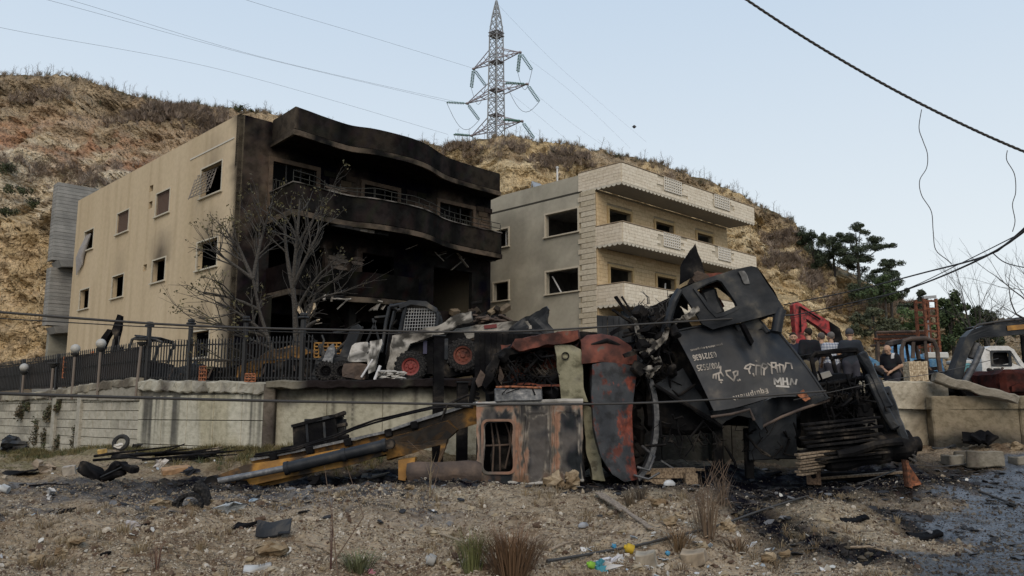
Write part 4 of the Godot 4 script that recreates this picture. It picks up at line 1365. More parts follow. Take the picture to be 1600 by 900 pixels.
func fence_run(o: Node3D, L: float, ya: float, yb: float, h: float, gap: float, net: bool, posts: Array) -> void:
	var pk := Mb.new()
	pk.box(Vector3(0, h * .5, 0), Vector3(.028, h, .028))
	pk.lathe([Vector2(.026, h), Vector2(0, h + .07)], 4)
	var m := pk.mesh(M.black_iron)
	var n := int(L / gap)
	for i in n:
		var x := (i + .5) * gap
		put(m, "picket", Transform3D(Basis(Vector3(0, 0, 1), .03 * fb(x * 40, 3)), Vector3(x, lerp(ya, yb, x / L), -.12)), o)
	var b := Mb.new()
	for k in [.12, .62, h - .12]:
		b.bar(Vector3(0, ya + k, -.15), Vector3(L, yb + k, -.15), .03, .04)
	build(b, "rail", M.black_iron, o)
	if net:
		b = Mb.new()
		for i in 40:
			var x0 := L * i / 40.0; var x1 := L * (i + 1) / 40.0
			var w0 := .1 * fb(x0 * 8, 4); var w1 := .1 * fb(x1 * 8, 4)
			b.box(Vector3((x0 + x1) * .5, lerp(ya, yb, x0 / L) + .5, -.19), Vector3(x1 - x0, 1.0 + w0, .012))
		b.paint(func(p: Vector3) -> Color: return C(.025, .024, .024).lerp(C(.06, .05, .045), clamp(.4 + fb(p.x * 9, p.y * 4, 2) * 2, 0, 1)))
		build(b, "netting", M.tint, o)
	for x in posts:
		if x > L: continue
		b = Mb.new()
		var y: float = lerp(ya, yb, x / L)
		if net:
			b.box(Vector3(x, y + .55, -.14), Vector3(.1, 1.3, .1))
		else:
			b.box(Vector3(x, y + .8, -.1), Vector3(.11, 1.75, .11), Basis(), .015)
			b.box(Vector3(x, y + 1.72, -.1), Vector3(.22, .06, .22), Basis(), .02)
			b.box(Vector3(x, y + 1.8, -.1), Vector3(.16, .09, .16), Basis(), .02)
		build(b, "post", M.black_iron, o)

func make_lamps() -> void:
	var spots := [[40, 648, 577, 1, "white globe lamp on a short pole, leftmost along the fence"], [86, 636, 566, 0, "lamp pole with a black cap and no globe, between two globe lamps"], [120, 625, 548, 1, "white globe lamp with a thin rusty pole beside the small shed"], [160, 614, 540, 1, "tallest white globe lamp, standing before the orange grating"], [220, 605, 530, 2, "leaning black lamp post with a flared top behind the block wall"]]
	for s in spots:
		var x: float = (s[0] - 800.0) / 1300.0
		# where this bearing meets the wall top
		var d := 30.0
		for k in 30: d = wall_d(x * d) - .05
		var p := at(s[0], s[2], d)
		var y0 := 2.36
		var o := base("globe_lamp", Vector3(p.x, y0, p.z + .1), 0.0, s[4], "street lamp", "lamp posts along the retaining wall")
		var h: float = p.y - y0
		var b := Mb.new()
		var lean := .05 if s[3] == 2 else .0
		b.col = C(.16, .13, .11)
		b.tube([Vector3(0, -.3, 0), Vector3(lean * h, h - .12, 0)], .045, 8)
		build(b, "pole", M.tint, o)
		b = Mb.new()
		b.col = C(.03, .03, .03)
		b.lathe([Vector2(.05, h - .22), Vector2(.11, h - .16), Vector2(.15, h - .1), Vector2(.05, h - .08), Vector2(0, h - .08)], 12, Transform3D(Basis(), Vector3(lean * h, 0, 0)))
		if s[3] == 0: b.box(Vector3(0, h - .05, 0), Vector3(.3, .05, .3), Basis(), .01)
		if s[3] == 2:
			b.box(Vector3(lean * h, h - .02, 0), Vector3(.34, .05, .34), Basis(), .01)
			b.lathe([Vector2(.06, h), Vector2(.09, h + .05), Vector2(0, h + .12)], 10, Transform3D(Basis(), Vector3(lean * h, 0, 0)))
		build(b, "collar", M.tint, o)
		if s[3] == 1:
			b = Mb.new()
			b.col = C(.62, .61, .58)
			var prof := []
			for k in 11: prof.append(Vector2(.16 * sin(PI * k / 10.0), h + .06 - .16 * cos(PI * k / 10.0)))
			b.lathe(prof, 18)
			build(b, "globe", M.white_paint, o)

# ---------------------------------------------------------------- a frame for things measured from one side
class Flank:                                              # pixels of the survey seen square-on at one distance -> metres round an origin
	var u0: float
	var v0: float
	var k: float
	func _init(u: float, v: float, kk: float) -> void:
		u0 = u; v0 = v; k = kk
	func p(u: float, v: float, z := 0.0) -> Vector3:
		return Vector3((u - u0) * k, (v0 - v) * k, z)
	func q(u: float, v: float) -> Vector2:
		return Vector2((u - u0) * k, (v0 - v) * k)
	func poly(a: Array) -> Array:
		var out := []
		for i in range(0, a.size(), 2): out.append(q(a[i], a[i + 1]))
		return out

func wheel(parent: Node, at_: Vector3, r: float, w: float, rim_mat: Material, turn := 0.0, rim_r := .58) -> Node3D:
	var h := base_part("wheel", parent)
	h.position = at_
	h.rotation = Vector3(PI / 2, 0, 0)
	h.rotate_y(turn)
	var b := Mb.new()
	b.lathe([Vector2(r * rim_r, -w * .5), Vector2(r * .9, -w * .5), Vector2(r, -w * .36), Vector2(r, w * .36), Vector2(r * .9, w * .5), Vector2(r * rim_r, w * .5), Vector2(r * rim_r * .96, w * .3)], 28)
	for i in 18:
		for s in [-1, 1]:
			var a := TAU * (i + (.5 if s > 0 else 0.0)) / 18
			b.box(Vector3(cos(a) * r * 1.0, s * w * .24, sin(a) * r * 1.0), Vector3(.05, w * .5, .055), Basis(Vector3.UP, -a) * Basis(Vector3.RIGHT, .5 * s))
	build(b, "tyre", M.rubber, h)
	b = Mb.new()
	b.lathe([Vector2(r * .2, w * .22), Vector2(r * .42, w * .2), Vector2(r * .46, w * .38), Vector2(r * rim_r, w * .44), Vector2(r * rim_r, w * .5)].map(func(p): return p), 24)
	b.lathe([Vector2(0, w * .32), Vector2(r * .12, w * .32), Vector2(r * .2, w * .22)].duplicate(), 16)
	for i in 8: b.box(Vector3(cos(TAU * i / 8) * r * .3, w * .23, sin(TAU * i / 8) * r * .3), Vector3(.035, .05, .035))
	b.lathe([Vector2(0, -w * .4), Vector2(r * rim_r, -w * .4)], 20)
	build(b, "rim", rim_mat, h)
	return h

func grime(p: Vector3) -> Color:                         # smoke and flaked paint
	var k := fb(p.x * 40, p.y * 40, p.z * 40) + .7 * fb(p.x * 160, p.y * 160, 7)
	return C(.8, .78, .75).lerp(C(.05, .046, .042), clamp(k * 2.8 + .22, 0, .96))

func make_terrace_machines() -> void:
	# compact excavator with its arm folded upright, left
	var S := Flank.new(165, 600, 29.0 / 1300.0)
	var p0 := at(165, 600, 29.5)
	var o := base("compact_excavator", Vector3(p0.x, 2.15, p0.z), 0, "compact excavator with black folded arm raised against the tan building", "excavator")
	var b := Mb.new()
	S.v0 = 596
	b.prism(S.poly([147, 560, 149, 522, 156, 502, 165, 489, 171, 492, 164, 505, 157, 524, 155, 560]), -.14, .14)
	b.crumple(noise, .012, 20)
	build(b, "boom", M.char, o)
	b = Mb.new()
	b.prism(S.poly([170, 492, 178, 465, 184, 468, 184, 488, 181, 505, 179, 525, 175, 545, 170, 544, 172, 520, 175, 500]), -.1, .1)
	b.crumple(noise, .012, 25)
	build(b, "stick", M.char, o)
	b = Mb.new()
	b.tube([S.p(157, 548, .2), S.p(157, 525, .2)], .03, 8)
	b.col = C(.45, .45, .45)
	b.paint(func(_p): return C(.5, .5, .5))
	build(b, "piston", M.tint, o)
	b = Mb.new()
	b.tube([S.p(172, 545, .12), S.p(176, 505, .12)], .05, 8)
	b.tube([S.p(183, 500, .1), S.p(184, 530, .14), S.p(180, 540, .12)], .02, 5)
	build(b, "hose", M.cable, o)
	b = Mb.new()
	b.box(S.p(150, 562, -.4), Vector3(1.0, .9, 1.0), Basis(), .08)
	b.box(S.p(165, 588, -.4), Vector3(1.5, .35, 1.4), Basis(), .08)
	b.box(S.p(182, 560, -.4), Vector3(.7, .5, 1.1), Basis(), .08)
	b.split(.3, 3); b.crumple(noise, .05, 20)
	build(b, "body", M.char, o)
	b = Mb.new()
	for u in [132, 147]: b.bar(S.p(u, 575, -.1), S.p(u, 532, -.1), .06, .06)
	b.bar(S.p(131, 532, -.1), S.p(148, 532, -.1), .07, .07)
	b.bar(S.p(162, 575, -.3), S.p(162, 535, -.3), .06, .06)
	build(b, "cab_frame", M.char_sheet, o)
	b = Mb.new(); b.col = C(.13, .16, .12)
	b.box(S.p(139.5, 548, -.12), Vector3(.3, .7, .02))
	build(b, "cab_window", M.tint, o)
	b = Mb.new(); b.col = C(.5, .15, .05)
	b.lathe([Vector2(.06, 0), Vector2(.06, .12), Vector2(0, .16)], 8, Transform3D(Basis(), S.p(139, 530, -.1)))
	build(b, "beacon", M.tint, o)
	# roller with a tubular canopy
	p0 = at(225, 600, 27.5)
	S = Flank.new(225, 596, 27.5 / 1300.0)
	o = base("road_roller", Vector3(p0.x, 2.2, p0.z), 0, "burnt road roller with a bent tubular roll bar above the fence", "road roller")
	b = Mb.new()
	for z in [0.0, -1.1]:
		b.tube([S.p(200, 560, z), S.p(199, 522, z), S.p(202, 511, z), S.p(210, 507, z), S.p(240, 511, z), S.p(249, 515, z), S.p(247, 520, z), S.p(242, 524, z), S.p(239, 545, z)], .05, 8)
	for u in [212, 240]: b.bar(S.p(u, 509, 0), S.p(u, 509, -1.1), .07, .07)
	build(b, "roll_bar", M.char_sheet, o)
	b = Mb.new(); b.box(S.p(226, 507, -.55), Vector3(.9, .05, 1.2), Basis(Vector3(0, 0, 1), -.12), .02); b.crumple(noise, .06, 12)
	build(b, "canopy", M.char_sheet, o)
	b = Mb.new()
	b.prism(S.poly([186, 590, 186, 560, 200, 545, 225, 543, 245, 548, 252, 565, 252, 590]), -1.3, .1)
	b.split(.25, 4); b.crumple(noise, .1, 14)
	build(b, "body", M.char, o)
	b = Mb.new()
	b.lathe([Vector2(0, -.6), Vector2(.5, -.6), Vector2(.5, .6), Vector2(0, .6)], 24, Transform3D(Basis(Vector3(1, 0, 0), PI / 2), S.p(258, 578, -.5)))
	build(b, "drum", M.char_sheet, o)
	b = Mb.new(); b.col = C(.3, .3, .32)
	b.prism(S.poly([168, 585, 172, 556, 188, 553, 193, 580]), -.5, -.3); b.crumple(noise, .1, 20)
	build(b, "bent_fender", M.ash_white, o)
	# orange gratings
	var gl := ["large orange steel grating behind the netted fence", "small orange grating standing on the slab wall", "low orange grating by the foot of the bare tree", "yellow mesh basket beside the blue black loader"]
	var gs := [[127, 574, 30.0, 1.3, .75], [317, 584, 24.0, .2, .42], [391, 592, 22.9, .28, .28], [632, 540, 23.5, .6, .3]]
	gs[3] = [512, 547, 23.5, .75, .4]
	for i in 4:
		var q: Array = gs[i]
		p0 = at(q[0], q[1], q[2])
		o = base("steel_grating", p0, 0, gl[i], "grating", "orange gratings on the terrace")
		b = Mb.new()
		var nx := int(max(3, q[3] / .12))
		for k in nx + 1: b.box(Vector3(lerp(-q[3], q[3], k / float(nx)) * .5, 0, 0), Vector3(.03, q[4], .03))
		build(b, "upright", M.orange_rust if i < 3 else M.yellow, o)
		b = Mb.new()
		for k in 5: b.box(Vector3(0, lerp(-q[4], q[4], k / 4.0) * .5, .02), Vector3(q[3], .035, .02))
		build(b, "crossbar", M.orange_rust if i < 3 else M.yellow, o)
	var mess := [[[368, 596, 372, 574, 420, 545, 470, 540, 484, 552, 440, 572, 410, 596], 23.6, "burnt yellow machine arm slanting behind the picket fence", M.yellow_char], [[322, 600, 322, 574, 372, 570, 374, 600], 24.0, "black steel skip behind the picket fence", M.char], [[405, 600, 412, 570, 452, 560, 500, 572, 504, 600], 23.2, "charred machine body behind the fence by the bare tree", M.char], [[260, 600, 262, 572, 300, 562, 318, 580, 318, 600], 26.0, "low burnt machine hood behind the first fence bay", M.char_sheet]]
	for q in mess:
		p0 = at(q[0][0], 600, q[1])
		S = Flank.new(q[0][0], 600, q[1] / 1300.0)
		o = base("burnt_machine", Vector3(p0.x, 2.4, p0.z), 0, q[2], "machine", "burnt machines behind the fence")
		b = Mb.new(); b.prism(S.poly(q[0]), -.8, 0); b.split(.18, 4); b.crumple(noise, .1, 16)
		build(b, "body", q[3], o)
		b = Mb.new()
		for k in 6: b.bar(S.p(q[0][0] + 10 + k * 14, 572 + 8 * (k % 3), .05), S.p(q[0][0] + 4 + k * 17, 590 - 9 * (k % 2), .1), .05, .05)
		build(b, "bent_bar", M.yellow if q[3] == M.yellow_char else M.rust_brown, o)
	# shed
	p0 = at(80, 560, 35.5)
	o = base("shed", Vector3(p0.x, 2.0, p0.z), deg_to_rad(20), "small white shed with a flat overhanging roof by the cliff", "shed")
	b = Mb.new(); b.col = C(.5, .5, .48)
	b.box(Vector3(0, .55, 0), Vector3(1.1, 1.1, 1.0), Basis(), .02)
	build(b, "wall", M.white_paint, o)
	b = Mb.new(); b.col = C(.55, .55, .52)
	b.box(Vector3(.1, 1.55 - .3, 0), Vector3(1.9, .14, 1.5), Basis(Vector3(0, 0, 1), .06), .05)
	build(b, "roof", M.white_paint, o)
	b = Mb.new(); b.col = C(.1, .05, .04)
	b.box(Vector3(1.1, 1.31, .5), Vector3(.16, .3, .16), Basis(), .02)
	build(b, "gutter_end", M.tint, o)
	# loader 1: white-armed skid steer with red rims
	p0 = at(620, 592, 21.6)
	S = Flank.new(620, 593, 21.6 / 1300.0)
	o = base("skid_steer_loader", Vector3(p0.x, 2.42, p0.z), 0, "scorched skid steer loader with meshed cab, white arm and red rimmed wheels", "loader")
	b = Mb.new()
	b.prism(S.poly([616, 580, 618, 535, 660, 520, 720, 515, 738, 545, 738, 582, 700, 586]), -1.25, -.25)
	b.split(.3, 4); b.crumple(noise, .06, 14)
	build(b, "body", M.char, o)
	wheel(o, S.p(641, 571, -.12), .40, .3, M.red_wheel)
	wheel(o, S.p(722, 553, -.2), .43, .3, M.red_rust)
	wheel(o, S.p(641, 571, -1.4), .40, .3, M.red_wheel)
	b = Mb.new()
	b.prism(S.poly([600, 592, 606, 566, 609, 540, 612, 524, 632, 519, 680, 508, 716, 487, 735, 484, 737, 500, 722, 503, 690, 520, 655, 531, 640, 536, 630, 556, 622, 590, 612, 592]), -.22, -.02)
	b.split(.12, 5); b.crumple(noise, .05, 22)
	b.paint(grime)
	build(b, "lift_arm", M.ash_white, o)
	b = Mb.new()
	b.prism(S.poly([612, 524, 632, 519, 680, 508, 716, 487, 735, 484, 737, 500, 722, 503, 690, 520, 655, 531, 625, 530]), -1.3, -1.1)
	build(b, "lift_arm", M.char, o)
	b = Mb.new()
	for z in [-.15, -1.1]:
		b.tube([S.p(594, 548, z), S.p(600, 500, z), S.p(605, 476, z)], .05, 6)
		b.tube([S.p(605, 476, z), S.p(636, 470, z), S.p(664, 472, z), S.p(678, 480, z), S.p(682, 492, z), S.p(679, 514, z)], .055, 6)
		b.tube([S.p(622, 518, z), S.p(631, 474, z)], .06, 6)
	for u in [607, 634, 662]: b.bar(S.p(u, 473, -.15), S.p(u, 473, -1.1), .07, .07)
	build(b, "cab_frame", M.char_sheet, o)
	b = Mb.new()
	b.prism(S.poly([620, 474, 637, 466, 664, 468, 682, 482, 680, 486, 662, 476, 640, 473, 622, 480]), -1.15, -.05)
	build(b, "cab_roof", M.char_sheet, o)
	b = Mb.new()
	for k in 12: b.bar(S.p(632 + k * 4.1, 478, -.15), S.p(628 + k * 4.3, 514, -.15), .012, .012)
	for k in 8: b.bar(S.p(631 - k * .4, 480 + k * 5, -.14), S.p(680, 480 + k * 4.6, -.14), .012, .012)
	build(b, "window_mesh", M.galvanised, o)
	b = Mb.new()
	b.box(S.p(612, 540, -.7), Vector3(.4, .9, .8), Basis(), .05); b.crumple(noise, .1, 20)
	b.tube([S.p(600, 545, -.5), S.p(607, 505, -.4), S.p(614, 495, -.5)], .03, 5)
	build(b, "seat_frame", M.char, o)
	for q in [[575, 596, 529, 576, -.1], [545, 574, 534, 566, .05]]:
		b = Mb.new()
		if q[0] == 575: b.prism(S.poly([578, 532, 596, 528, 597, 536, 591, 552, 586, 578, 577, 582, 574, 560]), -.1, .12)
		else: b.prism(S.poly([551, 539, 556, 535, 574, 533, 576, 546, 573, 550, 576, 553, 574, 564, 545, 563, 543, 559]), -.5, .1)
		b.split(.15, 4); b.crumple(noise, .035, 16)
		b.paint(grime)
		build(b, "coupler_plate", M.white_paint, o)
	b = Mb.new()
	b.tube([S.p(566, 588, .1), S.p(583, 560, .1)], .03, 8); b.tube([S.p(587, 592, .15), S.p(595, 570, .12)], .04, 8)
	b.paint(func(_p): return C(.55, .55, .57))
	build(b, "piston", M.tint, o)
	b = Mb.new()
	b.prism(S.poly([536, 588, 538, 568, 556, 562, 574, 568, 572, 590]), -.4, .05); b.split(.2, 3); b.crumple(noise, .08, 18)
	build(b, "rusty_attachment", M.rust_brown, o)
	b = Mb.new()
	for k in 26:
		rng.seed = k + 40
		b.rock(S.p(rng.randf_range(592, 630), rng.randf_range(578, 592), rng.randf_range(-.1, .2)), Vector3(.25, .1, .2), noise, k, .5, 6, 4)
	build(b, "ash_clinker", M.ash_white, o)
	b = Mb.new(); b.col = C(.05, .05, .09)
	b.box(S.p(662, 540, -.2), Vector3(.1, .35, .02))
	build(b, "blue_sticker", M.tint, o)
	# dark loader in front of the tree
	p0 = at(530, 592, 22.3)
	S = Flank.new(530, 594, 22.3 / 1300.0)
	o = base("small_loader", Vector3(p0.x, 2.42, p0.z), 0, "blue black burnt loader with raised flat arm left of the white coupler", "loader")
	b = Mb.new(); b.prism(S.poly([526, 556, 545, 508, 556, 504, 560, 512, 548, 548, 540, 560]), -.6, -.1); b.crumple(noise, .03, 20)
	build(b, "arm", M.char_sheet, o)
	b = Mb.new(); b.prism(S.poly([488, 590, 490, 560, 505, 552, 548, 556, 552, 590]), -1.2, .0); b.split(.25, 4); b.crumple(noise, .08, 16)
	build(b, "body", M.char_sheet, o)
	for u in [510, 536]: wheel(o, S.p(u, 578, .0), .26, .25, M.char)
	b = Mb.new(); b.prism(S.poly([503, 562, 512, 540, 520, 534, 524, 552, 520, 566]), -.1, .1); b.split(.2, 3); b.crumple(noise, .05, 18)
	build(b, "bent_guard", M.steel, o)
	b = Mb.new()
	for q in [[540, 513, 575, 510], [560, 545, 580, 495], [575, 492, 590, 540], [578, 490, 596, 488], [512, 515, 560, 506]]: b.bar(S.p(q[0], q[1], -.5), S.p(q[2], q[3], -.5), .05, .05)
	b.tube([S.p(500, 552, .1), S.p(506, 530, .1), S.p(502, 522, .1)], .03, 5)
	build(b, "canopy_frame", M.char_sheet, o)
	# loader 2: ash-white arm with a red plate and torn black hood
	p0 = at(780, 592, 21.9)
	S = Flank.new(780, 594, 21.9 / 1300.0)
	o = base("telescopic_loader", Vector3(p0.x, 2.42, p0.z), 0, "burnt loader with pale arm bearing a red plate under a torn black hood", "loader")
	b = Mb.new(); b.prism(S.poly([690, 540, 698, 522, 712, 512, 754, 506, 800, 500, 830, 500, 832, 512, 790, 520, 742, 524, 722, 532, 712, 556, 702, 560]), -.3, -.05)
	b.split(.15, 5); b.crumple(noise, .04, 16)
	b.paint(grime)
	build(b, "arm", M.ash_white, o)
	b = Mb.new(); b.box(S.p(766, 508.5, -.04), Vector3(.34, .1, .02), Basis(Vector3(0, 0, 1), .1), .005)
	b.paint(func(_p): return C(.14, .03, .03))
	build(b, "red_plate", M.tint, o)
	b = Mb.new()
	for q in [[709, 520], [711, 528], [706, 536]]:
		b.lathe([Vector2(0, .0), Vector2(.05, .0), Vector2(.05, .02), Vector2(0, .02)], 10, Transform3D(Basis(Vector3(1, 0, 0), PI / 2), S.p(q[0], q[1], -.04)))
	build(b, "pin", M.char, o)
	b = Mb.new(); b.prism(S.poly([795, 512, 822, 494, 846, 487, 857, 479, 861, 484, 854, 500, 866, 512, 867, 524, 820, 530, 795, 526]), -.9, .0)
	b.split(.18, 5); b.crumple(noise, .1, 14)
	build(b, "torn_hood", M.char_sheet, o)
	b = Mb.new(); b.prism(S.poly([740, 590, 736, 540, 760, 522, 866, 520, 870, 590]), -1.5, -.4); b.split(.3, 4); b.crumple(noise, .1, 12)
	build(b, "body", M.char, o)
	b = Mb.new()
	for q in [[740, 495, 760, 484], [745, 500, 748, 488], [722, 505, 735, 486], [755, 502, 795, 494], [765, 492, 790, 488], [735, 488, 742, 484], [815, 520, 850, 524], [800, 505, 830, 494], [735, 470, 752, 468]]: b.bar(S.p(q[0], q[1], -.3), S.p(q[2], q[3], -.35), .08, .06)
	b.crumple(noise, .05, 20)
	build(b, "scrap_frame", M.char, o)
	b = Mb.new()
	for k in 16:
		rng.seed = 300 + k
		b.box(S.p(rng.randf_range(735, 790), rng.randf_range(489, 502), rng.randf_range(-.6, -.2)), Vector3(.4, .05, .15), Basis.from_euler(Vector3(0, rng.randf(), rng.randf_range(-.5, .3))), .01)
	build(b, "loose_slats", M.rust_brown, o)
	# ribbed black fence sheets above the wall
	for q in [[742, 872, 526, 598, "black ribbed steel fence behind the overturned excavator's engine"], [935, 1004, 500, 600, "dark blue ribbed sheet fence right of the red counterweight"], [872, 935, 524, 600, "low black ribbed fence section behind the red hood"]]:
		var d := 20.4
		S = Flank.new(q[0], 600, d / 1300.0)
		p0 = at(q[0], 600, d)
		o = base("ribbed_fence", Vector3(p0.x, 2.38, p0.z), 0, q[4], "fence", "ribbed fence sheets on the wall")
		var wdt: float = (q[1] - q[0]) * S.k
		var hgt: float = (600 - q[2]) * S.k
		b = Mb.new()
		var n := int(wdt / .13)
		for k in n: b.box(Vector3((k + .5) * wdt / n, hgt * .5, -.02 if k % 2 else .02), Vector3(wdt / n, hgt, .03), Basis(), .008)
		b.crumple(noise, .05, 6)
		build(b, "ribbed_sheet", M.char if q[0] != 935 else M.char_sheet, o)
		b = Mb.new()
		for y in [.1, hgt - .05]: b.bar(Vector3(0, y, -.08), Vector3(wdt, y, -.08), .06, .06)
		build(b, "rail", M.char, o)
	# black steel posts in front of the wall
	for q in [[684, 526, 668, 19.6, .18, "heavy black steel column between the loaders and the boom"], [722, 598, 655, 19.4, .2, "shorter black steel column behind the overturned cab"]]:
		p0 = at(q[0], q[2], q[3])
		var gy := ground_y(p0.x, p0.z) - .1
		var topy := at(q[0], q[1], q[3]).y
		o = base("steel_column", Vector3(p0.x, gy, p0.z), .2, q[5], "column")
		b = Mb.new()
		var h := topy - gy
		b.box(Vector3(0, h * .5, .1), Vector3(.24, h, .025)); b.box(Vector3(0, h * .5, -.1), Vector3(.24, h, .025)); b.box(Vector3(0, h * .5, 0), Vector3(.03, h, .176))
		build(b, "web", M.char, o)
		b = Mb.new()
		b.box(Vector3(0, h + .015, 0), Vector3(.3, .028, .3))
		if q[0] == 684: b.box(Vector3(.16, h - .3, 0), Vector3(.1, .5, .2), Basis(), .01)
		build(b, "top_plate", M.char_sheet, o)

# ---------------------------------------------------------------- the overturned excavator
func hoop(b: Mb, cen: Vector3, rx: float, ry: float, a0: float, a1: float, wd: float, th: float, n := 30) -> void:   # flat band bent along an arc in the xy plane, wd along z
	for i in n:
		var a := lerpf(a0, a1, float(i) / n); var c := lerpf(a0, a1, float(i + 1) / n)
		var f := func(t: float, o: float, z: float) -> Vector3: return cen + Vector3(cos(t) * (rx + o), sin(t) * (ry + o), z)
		b.quad(f.call(a, th, wd), f.call(a, 0, wd), f.call(c, 0, wd), f.call(c, th, wd))
		b.quad(f.call(a, 0, 0), f.call(a, th, 0), f.call(c, th, 0), f.call(c, 0, 0))
		b.quad(f.call(a, th, 0), f.call(a, th, wd), f.call(c, th, wd), f.call(c, th, 0))
		b.quad(f.call(a, 0, wd), f.call(a, 0, 0), f.call(c, 0, 0), f.call(c, 0, wd))

func rounded(x0: float, y0: float, x1: float, y1: float, r: float, n := 4) -> Array:       # counter-clockwise rounded rectangle, 4 (n + 1) points
	var out := []
	for k in 4:
		var cx := x1 - r if k in [0, 3] else x0 + r
		var cy := y1 - r if k in [0, 1] else y0 + r
		for i in n + 1:
			var a := PI / 2 * (k + float(i) / n)
			out.append(Vector2(cx + cos(a) * r, cy + sin(a) * r))
	return out

func frayed(o: Node3D, S: Flank, area: Array, n: int, seed_: int) -> void:   # burnt hoses and bare wires hanging out of a wreck
	rng.seed = seed_
	for k in 2:
		var b := Mb.new()
		for i in n:
			var q := S.p(rng.randf_range(area[0], area[1]), rng.randf_range(area[2], area[3]), rng.randf_range(-.3, .12))
			var e := q + Vector3(rng.randfn() * .16, rng.randf_range(-.5, .05), rng.randfn() * .12)
			b.tube([q, q.lerp(e, .5) + Vector3(rng.randfn() * .1, -.12 * rng.randf(), rng.randfn() * .08), e], rng.randf_range(.006, .012) if k else rng.randf_range(.012, .03), 5)
		b.paint(func(p: Vector3) -> Color: return C(1, 1, 1).lerp(C(5, 4.4, 3.8), clamp(fb(p.x * 60, p.y * 60, k) * 2 - .1, 0, 1)))
		build(b, "frayed_wiring", M.char, o, "", "", "", "stuff")

